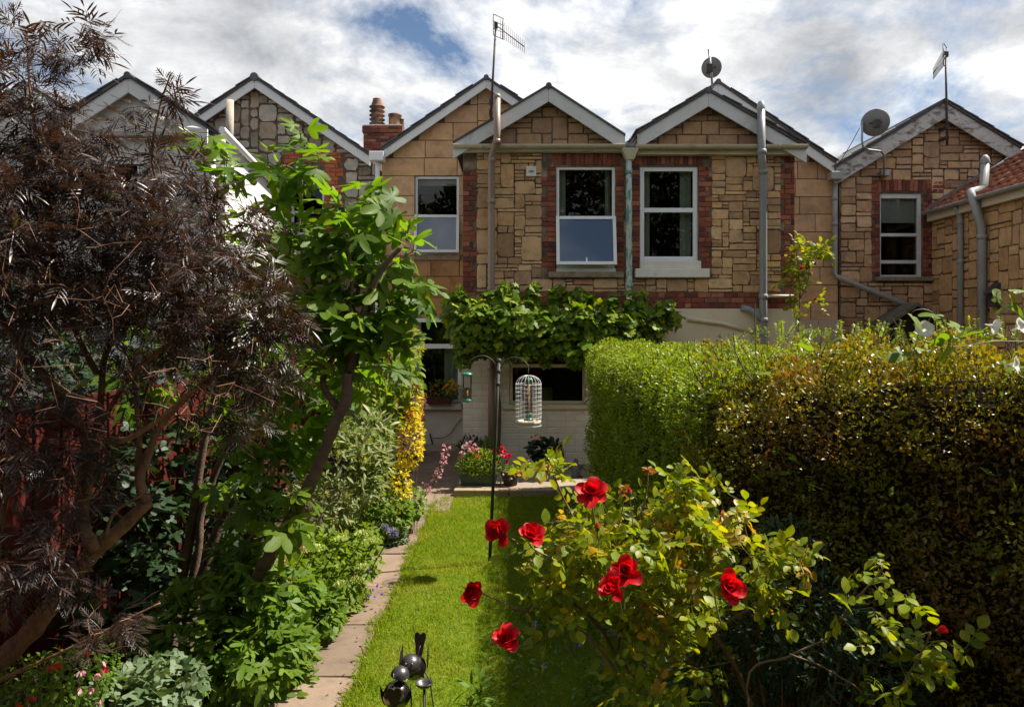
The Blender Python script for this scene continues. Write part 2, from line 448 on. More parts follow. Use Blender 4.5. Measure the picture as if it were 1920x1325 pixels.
def piece(poly, back=0.012, proud=0.02, bev=0.01, jit=0.003):
    """one stone: irregular outline in (x, z), rounded towards its face at -y"""
    n = len(poly)
    cx = sum(p[0] for p in poly) / n; cz = sum(p[1] for p in poly) / n
    w = max(p[0] for p in poly) - min(p[0] for p in poly); h = max(p[1] for p in poly) - min(p[1] for p in poly)
    kx, kz = max(1 - 2 * bev / w, 0.4), max(1 - 2 * bev / h, 0.4)
    vs = [(x, back, z) for x, z in poly] + [(x, -(proud - bev * 0.8), z) for x, z in poly]
    vs += [(cx + (x - cx) * kx, -proud + RND.uniform(-jit, jit), cz + (z - cz) * kz) for x, z in poly]
    fs = [tuple(range(2 * n, 3 * n))]
    for r in (0, n):
        fs += [(r + i, r + (i + 1) % n, r + n + (i + 1) % n, r + n + i) for i in range(n)]
    me = bpy.data.meshes.new('stone')
    me.from_pydata(vs, [], fs)
    return me
def stone_poly(w, h, rough=1.0):
    k = min(w, h)
    def c(): return k * RND.uniform(0.06, 0.26) * rough
    j = lambda: RND.uniform(-1, 1) * min(0.012, k * 0.06) * rough
    a, b = w / 2, h / 2
    pts = []
    rough = rough * .8
    for sx, sz, o in ((-1, -1, 0), (1, -1, 1), (1, 1, 0), (-1, 1, 1)):
        c1, c2 = c(), c()
        p, q = (sx * a, sz * (b - c1)), (sx * (a - c2), sz * b)
        seq = [p, q] if o == 0 else [q, p]
        pts += [(x + j(), z + j()) for x, z in seq]
        mids = {(-1, -1): (0, -b), (1, -1): (a, 0), (1, 1): (0, b), (-1, 1): (-a, 0)}[(sx, sz)]
        pts.append((mids[0] + j() * 1.6 + (RND.uniform(-.2, .2) * w if mids[0] == 0 else 0), mids[1] + j() * 1.6))
    return pts

def rubble(parent, mat, u0, u1, v0, v1, ok, place, cell, table, joint=0.013, proud=0.02, name='stone', rough=0.85, limit=300):
    nx, ny = int((u1 - u0) / cell), int((v1 - v0) / cell)
    cu, cv = (u1 - u0) / nx, (v1 - v0) / ny
    free = np.zeros((ny, nx), bool)
    for j in range(ny):
        for i in range(nx):
            free[j, i] = ok(u0 + (i + 0.5) * cu, v0 + (j + 0.5) * cv)
    hs, ws, wt = [t[0] for t in table], {t[0]: t[1] for t in table}, [t[2] for t in table]
    out = []
    for j in range(ny):
        i = 0
        while i < nx:
            if not free[j, i]: i += 1; continue
            h = RND.choices(hs, wt)[0]
            w = RND.randint(*ws[h])
            w0 = 0
            while w0 < w and i + w0 < nx and free[j, i + w0]: w0 += 1
            w = w0
            h0 = 0
            while h0 < h and j + h0 < ny and free[j + h0, i:i + w].all(): h0 += 1
            h = h0
            # do not leave single empty cells beside the stone
            if i + w < nx and free[j, i + w] and (i + w + 1 >= nx or not free[j, i + w + 1]) and free[j:j + h, i + w].all(): w += 1
            free[j:j + h, i:i + w] = False
            out.append((u0 + i * cu, v0 + j * cv, w * cu, h * cv))
            i += w
    for (u, v, w, h) in out[:limit]:
        w2, h2 = w - joint * RND.uniform(0.6, 1.7), h - joint * RND.uniform(0.6, 1.7)
        if w2 < 0.03 or h2 < 0.03: continue
        me = piece(stone_poly(w2, h2, rough), proud=proud * RND.uniform(0.6, 1.3), bev=min(0.008, min(w2, h2) * 0.16), jit=.005)
        me.materials.append(mat)
        loc, rot = place(u + w / 2, v + h / 2)
        obj(name, me, parent, loc, rot)
    return len(out)
def front(Y): return lambda u, v: ((u, Y, v), None)
_bm = {}
def brick_mesh(mat, k=0, L_=0.205, H=0.062):
    key = (mat.name, k, L_, H)
    if key not in _bm:
        p = stone_poly(L_, H, 0.35)
        me = piece(p, proud=0.0115, bev=0.004, jit=0.001)
        me.name = 'brick'
        me.materials.append(mat)
        _bm[key] = me
    return _bm[key]
def brick_at(parent, mat, x0, x1, z0, z1, Y, name='brick', rot=None):
    w, h = x1 - x0, z1 - z0
    if w < 0.03: return
    q = 0.205 if w > 0.15 else 0.1
    me = brick_mesh(mat, RND.randint(0, 3), q)
    return obj(name, me, parent, ((x0 + x1) / 2, Y, (z0 + z1) / 2), rot, (max(w - 0.012, 0.02) / q, 1, (h - 0.011) / 0.062))
def brick_area(parent, mat, x0, x1, z0, z1, Y, hmean=0.085, tooth_l=0, tooth_r=0, ok=None, bl=0.22, name='brick'):
    rows = max(1, round((z1 - z0) / hmean))
    hz = (z1 - z0) / rows
    for r in range(rows):
        a = x0 - (tooth_l if r // 2 % 2 else 0) ; b = x1 + (tooth_r if r // 2 % 2 else 0)
        x = a
        first = (bl / 2 if r % 2 else bl)
        while x < b - 0.02:
            w = min(first, b - x)
            if b - (x + w) < 0.05: w = b - x
            first = bl if RND.random() < 0.75 else bl / 2
            zc = z0 + (r + 0.5) * hz
            if ok is None or ok(x + w / 2, zc): brick_at(parent, mat, x, x + w, z0 + r * hz, z0 + (r + 1) * hz, Y, name)
            x += w
def ashlar(parent, mat, x0, x1, z0, keys, top, Y, holes, gable=None, joint=0.014, hm=0.36, rust=None, wl_=(0.45, 1.0)):
    """keys: heights that courses must meet; gable(z) -> (xa, xb) outline above the eaves"""
    ks = sorted({z0, top, *[k for k in keys if z0 < k < top]})
    rows = []
    for a, b in zip(ks, ks[1:]):
        n = max(1, round((b - a) / hm))
        rows += [(a + (b - a) * i / n, a + (b - a) * (i + 1) / n) for i in range(n)]
    for (a, b) in rows:
        xa, xb = (x0, x1) if gable is None else gable((a + b) / 2, x0, x1)
        if xb - xa < 0.1: continue
        spans = [(xa, xb)]
        for h in holes:
            if h[2] < (a + b) / 2 < h[3]:
                spans = [s for t in spans for s in ((t[0], min(t[1], h[0])), (max(t[0], h[1]), t[1])) if s[1] - s[0] > 0.02]
        for s in spans:
            x = s[0]
            while x < s[1] - 0.01:
                w = RND.uniform(*wl_)
                if s[1] - (x + w) < 0.28: w = s[1] - x
                me = piece(stone_poly(w - joint, b - a - joint, 0.12), proud=0.013 + RND.uniform(-.004, .004), bev=0.005, jit=0.0012)
                c = (x + w / 2, (a + b) / 2)
                me.materials.append(K['ashlar_rust'] if rust and rust(*c) else mat)
                obj('ashlar_block', me, parent, (c[0], Y, c[1]))
                x += w

# ------------------------------------------------------------------ windows
def window(parent, Y, x0, x1, z0, z1, split=None, opened=False, frame='upvc', w=0.06, glass='glass', lower_glass=None, sill=None, room=1.6, bars=True, room_mat='room'):
    """frame mesh with panes, sashes as sub-parts; the opening's dark room is a part of the house"""
    fr = MB()
    y0, y1 = Y + 0.03, Y + 0.10
    fr.box(x0, x0 + w, y0, y1, z0, z1).box(x1 - w, x1, y0, y1, z0, z1)
    fr.box(x0 + w, x1 - w, y0, y1, z1 - w, z1).box(x0 + w, x1 - w, y0, y1, z0, z0 + w)
    zs = z0 + (z1 - z0) * split if split else None
    if zs: fr.box(x0 + w, x1 - w, y0, y1, zs - w * 0.5, zs + w * 0.5)
    win = fr.build('window', K[frame], parent, bevel=0.006)
    def pane(a, b, c, d, g):
        m = MB(); m.box(a - .003, b + .003, Y + 0.062, Y + 0.068, c - .003, d + .003); m.build('pane', K[g], win)
    top = (x0 + w, x1 - w, (zs + w * 0.5) if zs else z0 + w, z1 - w)
    pane(*top, glass)
    if zs:
        low = (x0 + w, x1 - w, z0 + w, zs - w * 0.5)
        if opened:        # top-hung sash, pushed out at its foot
            s = MB(); t = 0.055; W_, H_ = x1 - x0 + 0.01, zs - z0 - 0.02
            s.box(-W_ / 2, -W_ / 2 + t, -.05, 0, -H_, 0).box(W_ / 2 - t, W_ / 2, -.05, 0, -H_, 0).box(-W_ / 2 + t, W_ / 2 - t, -.05, 0, -t, 0).box(-W_ / 2 + t, W_ / 2 - t, -.05, 0, -H_, -H_ + t)
            a = math.radians(-9 if opened is True else opened)
            so = obj('sash', s.mesh('sash', K[frame]), win, ((x0 + x1) / 2, Y + 0.02, zs + 0.01), (a, 0, 0))
            bv = so.modifiers.new('edge', 'BEVEL'); bv.width = 0.006; bv.segments = 2
            g = MB(); g.box(-W_ / 2 + t - .003, W_ / 2 - t + .003, -.03, -.022, -H_ + t - .003, -t + .003)
            obj('pane', g.mesh('pane', K['sash_glass']), win, ((x0 + x1) / 2, Y + 0.02, zs + 0.01), (a, 0, 0))
            hd = MB(); hd.box(-.012, .012, -.07, -.051, -H_ + 0.02, -H_ + 0.12)
            obj('latch', hd.mesh('latch', K['upvc']), win, ((x0 + x1) / 2, Y + 0.055, zs + 0.01), (a, 0, 0))
        else: pane(*low, lower_glass or glass)
    if sill:
        sx0, sx1, sz0, sz1, out, mt = sill
        m = MB(); m.box(sx0, sx1, Y - out, Y - 0.003, sz0, sz1); m.build('sill', K[mt], win, bevel=0.008)
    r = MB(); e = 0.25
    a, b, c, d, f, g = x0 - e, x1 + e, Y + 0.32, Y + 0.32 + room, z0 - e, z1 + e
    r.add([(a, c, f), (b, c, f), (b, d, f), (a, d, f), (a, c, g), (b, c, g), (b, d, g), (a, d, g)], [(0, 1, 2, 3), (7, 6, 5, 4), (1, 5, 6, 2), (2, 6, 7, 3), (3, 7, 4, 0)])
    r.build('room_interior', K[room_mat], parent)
    rv = MB()     # the opening's reveal behind the frame
    rv.box(x0 - .02, x0 - .002, Y + .1, Y + .34, z0, z1).box(x1 + .002, x1 + .02, Y + .1, Y + .34, z0, z1)
    return win
def drape(win, x0, x1, z0, z1, Y, mat='curtain', name='curtain'):
    m = MB(); n = max(4, int((x1 - x0) / 0.03))
    vs, fs = [], []
    for i in range(n + 1):
        x = x0 + (x1 - x0) * i / n
        y = Y + 0.02 * math.sin(i * 2.1)
        vs += [(x, y, z0), (x, y, z1)]
        if i < n: fs.append((2 * i, 2 * i + 2, 2 * i + 3, 2 * i + 1))
    m.add(vs, fs, True); m.build(name, K[mat], win)

# ------------------------------------------------------------------ roofs
def gable_roof(parent, A, Bp, C, Yf, Yb, bw, mat_board, mat_roof='slate', thick=0.05, slates=True, board=True, sl=0.30, ridge=.05, left=True, right=True):
    """A, Bp, C: (x, z) of left foot, ridge, right foot of the board's upper edge; boards hang at the verge, roof slabs run back to Yb"""
    for side, (q, on) in enumerate(((A, left), (C, right))):
        if not on: continue
        s = 1 if side == 0 else -1
        if board:
            m = MB(); poly = [q, Bp, (Bp[0], Bp[1] - bw), (q[0], q[1] - bw)]
            m.prism([(x - (0.0015 * s if i in (1, 2) else 0), z) for i, (x, z) in enumerate(poly)], Yf, Yf + 0.03)
            m.build('bargeboard', K[mat_board], parent, bevel=0.004)
        m = MB()
        e = 0.003
        m.prism([(q[0], q[1] + e), (Bp[0] - 0.001 * s, Bp[1] + e), (Bp[0] - 0.001 * s, Bp[1] + thick + e), (q[0], q[1] + thick + e)], Yf - 0.03, Yb)
        m.build('roof', K[mat_roof], parent)
        if slates:
            d = Vector((Bp[0] - q[0], 0, Bp[1] - q[1])); Ln = d.length; d.normalize()
            nrm = Vector((-d.z, 0, d.x)) * (1 if d.x > 0 else -1)
            n = int(Ln / sl)
            ang = math.atan2(d.z, d.x)
            for i in range(n):
                t0 = i * sl - 0.03
                c = Vector((q[0], 0, q[1] + thick + e)) + d * (t0 + sl * 0.55) + nrm * (0.012 + 0.004 * RND.random())
                b = MB(); b.box(-sl * 0.56, sl * 0.56, 0, 0.5, -0.009, 0.009)
                o = obj('roof_slate', _mesh_once('slate_%.3f_%s' % (sl, mat_roof), b, K[mat_roof]), parent, (c.x, Yf - 0.055 + RND.uniform(-.012, .012), c.z))
                tilt = 0.05 * (1 if d.x > 0 else -1)
                o.rotation_euler = (0, -(ang if d.x > 0 else ang - math.pi) + tilt, 0)
    m = MB(); m.tube([(Bp[0], Yf - 0.035, Bp[1] + thick - .025), (Bp[0], Yb, Bp[1] + thick - .025)], ridge, 10)
    m.build('ridge_tile', K[mat_roof], parent)
_mo = {}
def _mesh_once(key, mb, mat):
    if key not in _mo: _mo[key] = mb.mesh(key.split('_')[0], mat)
    return _mo[key]
def gable_fn(A, Bp, C, margin=0.0):
    """outline limits (xa, xb) at height z, inside x0..x1"""
    def g(z, x0, x1):
        zz = z + margin
        xa = x0 if zz <= A[1] else A[0] + (Bp[0] - A[0]) * (zz - A[1]) / (Bp[1] - A[1])
        xb = x1 if zz <= C[1] else C[0] - (C[0] - Bp[0]) * (zz - C[1]) / (Bp[1] - C[1])
        return max(x0, xa), min(x1, xb)
    return g

# ================================================================== the pair of terraced houses with rear wings
YF, YB = 12.0, 14.0
def gp(px, py, Y): return (X(px, Y), Z(py, Y))
XC = X(1184, YF)

def terraced_house(name, label, x0, x1, zE, A, Bp, C, holes, bA, bB, bC, bx0, bx1, bholes):
    h = thing(name, label, 'house', ((x0 + x1) / 2, YF, 0))
    m = MB()
    wall_cells(m, x0, x1, 0, zE, YF, YF + 0.3, holes)
    g = gable_fn(A, Bp, C)
    m.prism([(x0, zE + .002), (x1, zE + .002), (min(x1, C[0]), C[1] - .03), (Bp[0], Bp[1] - .03), (max(x0, A[0]), A[1] - .03)], YF, YF + 0.3)
    m.box(x0, x0 + 0.3, YF + 0.302, YB - .002, 0, zE - .05); m.box(x1 - 0.3, x1, YF + 0.302, YB - .002, 0, zE - .05)
    wall = m.build('wall', K['mortar'], h)
    m = MB()
    zB = min(bA[1], bC[1]) - 0.1
    wall_cells(m, bx0, bx1, 0, zB, YB, YB + 0.3, bholes)
    m.prism([(bx0, zB + .002), (bx1, zB + .002), (bx1, min(bC[1], bC[1]) - .03), (bB[0], bB[1] - .03), (bx0, bA[1] - .03)], YB, YB + 0.3)
    m.box(bx0, bx0 + .3, YB + .302, YB + 4, 0, zB); m.box(bx1 - .3, bx1, YB + .302, YB + 4, 0, zB)
    back = m.build('back_wall', K['mortar_pale'], h)
    return h, wall, back

# ---- left house of the pair
x0, x1 = X(868, YF), XC - 0.004
zE = Z(284, YF)
A, Bp, C = gp(849.6, 270, 11.85), gp(1028.6, 163, 11.85), gp(1172, 256, 11.85)
w1 = (X(1043, YF), X(1154, YF), Z(503, YF), Z(312, YF))
wk = (X(955, YF), X(1099, YF), Z(758, YF), Z(658, YF))
bA, bB, bC = gp(718, 283, 13.85), gp(911.9, 149, 13.85), gp(1108, 283, 13.85)
bx0, bx1 = X(716, YB), XC - 0.004
u1 = (X(778, YB), X(861, YB), Z(479, YB), Z(330, YB))
u0 = (X(783, YB), X(864, YB), Z(755, YB), Z(597, YB))
H1, W1, B1 = terraced_house('stone_house', 'rubble stone house with brown soil pipe, gabled wing under a vine', x0, x1, zE, A, Bp, C, [w1, wk], bA, bB, bC, bx0, bx1, [u1, u0])
gable_roof(H1, A, Bp, C, 11.82, YB + .1, 0.25, 'barge', slates=False, thick=0.03)
gable_roof(H1, bA, bB, bC, 13.82, 18.0, 0.17, 'barge_clean', sl=0.35)
PZ = {'band0': Z(578, YF), 'band1': Z(548, YF)}
brL, brR = X(896, YF), X(1018, YF)
def ok1(u, v):
    if v < PZ['band1'] or v > Z(287, YF): return False
    if u < X(893, YF): return False
    if X(1014, YF) < u < X(1170, YF) and Z(522, YF) < v < Z(288, YF): return u > X(1170, YF)
    return not (u > X(1170, YF) and v > Z(520, YF))
tab = [(1, (2, 8), 30), (2, (3, 8), 34), (3, (3, 7), 16), (4, (4, 6), 10), (6, (5, 7), 4), (7, (5, 6), 4)]
rubble(W1, K['stone'], x0, x1, PZ['band1'], Z(287, YF), ok1, front(YF), 0.057, tab)
def okg1(u, v):
    a, b = gable_fn(A, Bp, C, 0.18)(v, x0, x1); return a < u < b
rubble(W1, K['stone_gable'], x0 + .02, x1 - .02, zE + .02, Bp[1] - .1, okg1, front(YF), 0.085, [(1, (2, 4), 10), (2, (3, 5), 25), (3, (3, 5), 30), (4, (3, 4), 20)], rough=0.5, joint=0.02, proud=0.014)
brick_area(W1, K['brick'], x0, X(887, YF), PZ['band1'], Z(320, YF), YF, tooth_r=0.11)
brick_area(W1, K['brick'], x0, x1, PZ['band0'], PZ['band1'], YF)
brick_area(W1, K['brick'], X(1026, YF), w1[0] - .004, Z(520, YF), Z(312, YF), YF, tooth_l=0.11)
brick_area(W1, K['brick'], w1[1] + .004, X(1170, YF), Z(520, YF), Z(312, YF), YF)
def arch(parent, mat, xa, xb, z, H, Y, rise=0.05, n=None, w=0.075):
    n = n or int((xb - xa) / w)
    for i in range(n):
        t = (i + 0.5) / n * 2 - 1
        o = obj('brick', brick_mesh(mat, i % 4), parent, (xa + (xb - xa) * (i + .5) / n, Y, z + H / 2 + rise * (1 - t * t)), (0, math.radians(90) + t * 0.12, 0), ((H - .012) / .205, 1, ((xb - xa) / n - .01) / .062))
arch(W1, K['brick'], X(1036, YF), X(1164, YF), Z(312, YF), 0.21, YF, 0.02)
mbp = MB(); wall_cells(mbp, x0 + .001, x1, .02, PZ['band0'] - .004, YF - .006, YF - .0005, [wk]); mbp.build('painted_plinth', K['mortar_white'], H1)   # paint skin over the joints
# painted bricks of the ground floor
def okp(u, v): return not (wk[0] - .05 < u < wk[1] + .05 and wk[2] - .02 < v < wk[3] + .06)
brick_area(W1, K['brick_white'], x0, x1 - 0.35, 0.12, PZ['band0'] - .01, YF, hmean=0.105, ok=okp, bl=0.31, name='painted_brick')
win1 = window(H1, YF, *w1, split=0.5, opened=True, w=0.05)
drape(win1, w1[0] + .06, w1[0] + .17, w1[2], w1[3], YF + .2); drape(win1, w1[1] - .15, w1[1] - .06, w1[2], w1[3], YF + .2)
m = MB(); m.box(X(1028, YF), X(1169, YF), YF - .09, YF + .05, Z(521, YF), Z(510, YF)); m.build('sill', K['sill_stone'], win1, bevel=.01)
m = MB(); m.box(w1[0], w1[1], YF - .03, YF + .03, Z(509.5, YF), w1[2] - .002); m.build('drip_rail', K['barge'], win1)
wink = window(H1, YF, *wk, split=0.72, frame='cream_paint', w=0.055, sill=(X(942, YF), X(1103, YF), Z(766, YF), Z(759, YF), .07, 'cream_paint'))
m = MB(); m.box(wk[0] + .5, wk[0] + .75, YF + .6, YF + .8, wk[2] - .05, wk[2] + .22); m.build('kitchen_jar', M('yellow_jar', (0.5, 0.45, 0.08)), wink)
m = MB(); m.box(wk[0] + .1, wk[0] + .55, YF + .9, YF + .94, wk[2] - .2, wk[3] + .2); m.build('red_reflection_panel', M('painted_red_reflection', (0.30, 0.04, 0.03), (0.22, 0.03, 0.02), stretch=(1, 1, 12)), wink)  # added panel inside; its red stands in for the reflection in the panes
brick_area(B1, K['brick'], x0 - .02, x0 - .02, 0, .1, YB)
ashlar(B1, K['ashlar'], bx0, x0 + .15, Z(597, YB) , [u1[2], u1[3], u0[3]], bB[1] - .1, YB, [u1], gable_fn(bA, bB, bC, 0.05), rust=lambda x, z: z < u1[2] - .15 and x > X(735, YB) and RND.random() < .9)
ashlar(B1, K['ashlar'], x0 + .15, bx1 - .3, zE + .1, [], bB[1] - .1, YB, [], gable_fn(bA, bB, bC, 0.05))
m = MB(); wall_cells(m, bx0, x0 + .3, 0, Z(598, YB), YB - .02, YB - .002, [u0]); m.build('painted_plinth', K['mortar_white'], H1)
winu = window(H1, YB, *u1, split=0.5, opened=True, w=0.05)
m = MB(); m.box(u1[0] + .05, u1[1] - .05, YB + .15, YB + .17, u1[3] - .16, u1[3] - .05); m.build('blind', K['blind'], winu)
m = MB(); m.box(u1[0] - .03, u1[1] + .02, YB - .06, YB + .03, u1[2] - .09, u1[2] - .002); m.build('sill', K['sill_stone'], winu, bevel=.008)
win0 = window(H1, YB, *u0, split=0.68, w=0.06, sill=(u0[0] - .1, u0[1] + .02, u0[2] - .12, u0[2] - .01, .12, 'sill_white'))
drape(win0, u0[1] - .34, u0[1] - .08, u0[2] + .05, u0[2] + 1.1, YB + .2)
m = MB(); m.box(u0[0] - .02, u0[1] + .04, YB - .06, YB - .021, Z(653, YB), Z(645, YB)); m.build('drip_rail', K['upvc'], win0)
m = MB(); m.box(X(752, YB), x0 + .1, YB - .2, YB - .021, Z(604, YB), Z(597, YB)); m.build('lintel', K['upvc'], win0)

# ---- right house of the pair
X0, X1 = XC + 0.004, X(1490, YF)
A2, B2p, C2 = gp(1195, 252.5, 11.85), gp(1328, 173, 11.85), gp(1511, 279, 11.85)
w2 = (X(1200, YF), X(1309, YF), Z(489, YF), Z(312, YF))
cA, cB, cC = gp(1127, 307, 13.85), gp(1345.7, 156.7, 13.85), gp(1565.8, 307.5, 13.85)
H2, W2, B2 = terraced_house('stone_house', 'rubble stone house with grey soil pipe and white-silled upper window', X0, X1, zE, A2, B2p, C2, [w2], cA, cB, cC, XC + 0.004, X(1571, YB), [])
gable_roof(H2, A2, B2p, C2, 11.82, YB + .1, 0.24, 'barge', sl=0.32)
gable_roof(H2, cA, cB, cC, 13.82, 18.0, 0.2, 'barge_clean', sl=0.35)
def ok2(u, v):
    if v < PZ['band1'] or v > Z(287, YF): return False
    if u > X(1466, YF) and not (Z(420, YF) < v < Z(345, YF) and False): return False
    return not (u < X(1334, YF) and v > Z(521, YF))
rubble(W2, K['stone'], X0, X1, PZ['band1'], Z(287, YF), ok2, front(YF), 0.057, tab)
def okg2(u, v):
    a, b = gable_fn(A2, B2p, C2, 0.18)(v, X0, X1); return a < u < b
rubble(W2, K['stone_gable'], X0 + .02, X1 - .02, zE + .05, B2p[1] - .1, okg2, front(YF), 0.1, [(1, (2, 4), 10), (2, (3, 5), 20), (3, (3, 5), 30), (4, (3, 5), 30)], rough=0.4, joint=0.02, proud=0.014)
brick_area(W2, K['brick'], X(1470, YF), X1, PZ['band1'], Z(287, YF), YF, tooth_l=0.1)
brick_area(W2, K['brick'], X0, X1, PZ['band0'], PZ['band1'], YF)
brick_area(W2, K['brick'], X0, w2[0] - .004, Z(521, YF), Z(290, YF), YF)
brick_area(W2, K['brick'], w2[1] + .004, X(1330, YF), Z(521, YF), Z(312, YF), YF, tooth_r=0.1)
arch(W2, K['brick'], X(1196, YF), X(1316, YF), Z(312, YF), 0.2, YF, 0.03)
m = MB(); m.box(X0 + .001, X1 - .001, YF - .03, YF - .001, 0, PZ['band0'] - .005); m.build('rendered_plinth', K['render'], H2)
m = MB(); m.tube([(X(1288, YF), YF - .05, Z(598, YF)), (X(1350, YF), YF - .05, Z(606, YF)), (X(1418, YF), YF - .05, Z(624, YF))], .035, 6); m.build('sloping_fillet', K['render'], H2)
win2 = window(H2, YF, *w2, split=0.54, w=0.075)
for a, b in ((w2[0] + .08, w2[0] + .2), (w2[1] - .26, w2[1] - .08)): drape(win2, a, b, w2[2], w2[3], YF + .2)
m = MB(); m.box(w2[0] - .01, w2[1] + .04, YF - .05, YF + .03, Z(504, YF), w2[2] - .002); m.box(X(1189, YF), X(1328, YF), YF - .1, YF + .03, Z(521, YF), Z(504.3, YF)); m.build('sill', K['sill_white'], win2, bevel=.012)
ashlar(B2, K['ashlar'], X1 - .5, X(1571, YB), Z(600, YB), [], cB[1] - .1, YB, [], gable_fn(cA, cB, cC, .05), hm=.33, wl_=(.35, .8))
m = MB(); m.box(X1 - .3, X(1571, YB) - .001, YB - .03, YB - .001, 0, Z(599.5, YB)); m.build('rendered_plinth', K['render_pink'], H2)

# vents, gutters and pipes of the pair
m = MB(); cx_, cz_ = X(996, YF), Z(322, YF)
m.box(cx_ - .085, cx_ + .085, YF - .045, YF - .02, cz_ - .085, cz_ + .085)
vent = m.build('air_vent', K['sill_white'], H1, bevel=.008)
m = MB(); m.lathe((cx_, YF - .046, cz_), [(.055, 0), (.06, -.02), (.048, -.02), (.045, .0)], 18, True, Matrix.Rotation(math.radians(-90), 3, 'X').inverted()); m.lathe((cx_, YF - .047, cz_), [(.0005, 0), (.046, 0)], 18); 
m.build('vent_flap', K['pipe_grey'], vent)
def gutter(parent, x0, x1, z, Y, r=.055, mat='gutter', fascia=None):
    m = MB(); n = 9
    prof = [(Y - r - r * math.cos(math.pi * i / (n - 1)) , z - r * math.sin(math.pi * i / (n - 1))) for i in range(n)]
    prof += [(p[0] + (0.006 if p[0] < Y - r else -0.006), p[1] + .004) for p in reversed(prof)]
    m.prism(prof, x0, x1, 'x')
    g = m.build('gutter', K[mat], parent)
    k = max(2, int((x1 - x0) / .9))
    for i in range(k):
        x = x0 + (x1 - x0) * (i + .5) / k
        b = MB(); b.tube([(x, Y - r - (r + .006) * math.cos(math.pi * j / 8), z - (r + .006) * math.sin(math.pi * j / 8)) for j in range(9)], .009, 5); b.build('bracket', K[mat], g)
    return g
gutter(H1, X(850, 11.85), X(1170, 11.85), Z(273, 11.85), 11.86)
gutter(H2, X(1190, 11.85), X(1511, 11.85), Z(274, 11.85), 11.86, .06)
m = MB(); m.box(x0 - .05, x1 - .08, 11.87, 11.995, Z(287, 12), Z(279, 12)); m.build('fascia', K['barge'], H1)
m = MB(); m.box(X0 + .08, X1 + .12, 11.87, 11.995, Z(293, 12), Z(279, 12)); m.build('fascia', K['gutter'], H2)
def pipe(parent, pts, r, mat, joints=(), name='downpipe', n=14):
    m = MB(); m.tube(pts, r, n)
    p = m.build(name, K[mat], parent)
    for j in joints:
        c = MB(); c.tube([(j[0], j[1], j[2] - .04), (j[0], j[1], j[2] - .035), (j[0], j[1], j[2] + .035), (j[0], j[1], j[2] + .04)], [r * 1.02, r * 1.2, r * 1.2, r * 1.02], n); c.build('pipe_collar', K[mat], p)
    return p
Yp = 11.70
pb = pipe(H1, [P(932, 182, Yp), P(932, 255, Yp), P(931, 266, Yp), P(924, 285, Yp + .1), P(921.5, 297, Yp + .16), P(921.5, 420, Yp + .16), P(921.5, 700, Yp + .16), P(921.5, 868, Yp + .16)], .057, 'pipe_brown',
     [P(932, 266, Yp), P(922, 300, Yp + .16), P(921.5, 378, Yp + .16), P(921.5, 690, Yp + .16)], 'soil_pipe')
m = MB(); m.lathe(P(932, 182, Yp), [(.06, -.02), (.066, .0), (.06, .03), (.03, .055), (.0005, .06)], 14); m.build('vent_cap', K['pipe_brown'], pb)
Yq = 11.72
pg = pipe(H2, [P(1427, 205, Yq), P(1428, 280, Yq), P(1428.5, 300, Yq), P(1431, 316, Yq + .1), P(1431, 330, Yq + .14), P(1431, 560, Yq + .14), P(1432, 860, Yq + .14)], .063, 'pipe_grey',
     [P(1428.5, 285, Yq), P(1431, 322, Yq + .12), P(1431, 556, Yq + .14), P(1431.5, 600, Yq + .14), P(1431.5, 625, Yq + .14)], 'soil_pipe')
m = MB(); m.lathe(P(1427, 204, Yq), [(.064, -.02), (.07, 0), (.068, .03), (.05, .11), (.02, .13), (.0005, .13)], 14); m.build('vent_cap', K['pipe_pale'], pg)
m = MB(); m.tube([P(1390, 577, 11.96), P(1405, 580, 11.9), P(1420, 590, 11.86), P(1430, 602, 11.86)], .055, 12); m.build('branch_pipe', K['pipe_grey'], pg)
m = MB(); m.tube([P(1438, 555, 11.9), P(1489, 555, 11.9)], .025, 10); m.build('overflow_pipe', K['cream_paint'], pg)
pv = pipe(H2, [P(1179, 296, 11.86), P(1179.5, 400, 11.86), P(1180, 640, 11.86), P(1180, 860, 11.86)], .05, 'verdigris', [P(1179, 322, 11.86), P(1180, 535, 11.86)], 'iron_downpipe')
m = MB(); c = P(1181, 290, 11.86)
m.add([(c.x - .14, c.y - .1, c.z + .09), (c.x + .14, c.y - .1, c.z + .09), (c.x + .14, c.y + .1, c.z + .09), (c.x - .14, c.y + .1, c.z + .09), (c.x - .06, c.y - .06, c.z - .1), (c.x + .06, c.y - .06, c.z - .1), (c.x + .06, c.y + .06, c.z - .1), (c.x - .06, c.y + .06, c.z - .1)],
      [(0, 1, 2, 3), (7, 6, 5, 4), (0, 4, 5, 1), (1, 5, 6, 2), (2, 6, 7, 3), (3, 7, 4, 0)])
m.build('hopper', K['gutter'], pv, bevel=.012)
m = MB(); m.tube([P(1190, 272, 11.84), P(1182, 277, 11.85), P(1172, 271, 11.84)], .05, 8); m.build('gutter_outlet', K['lead'], H2)

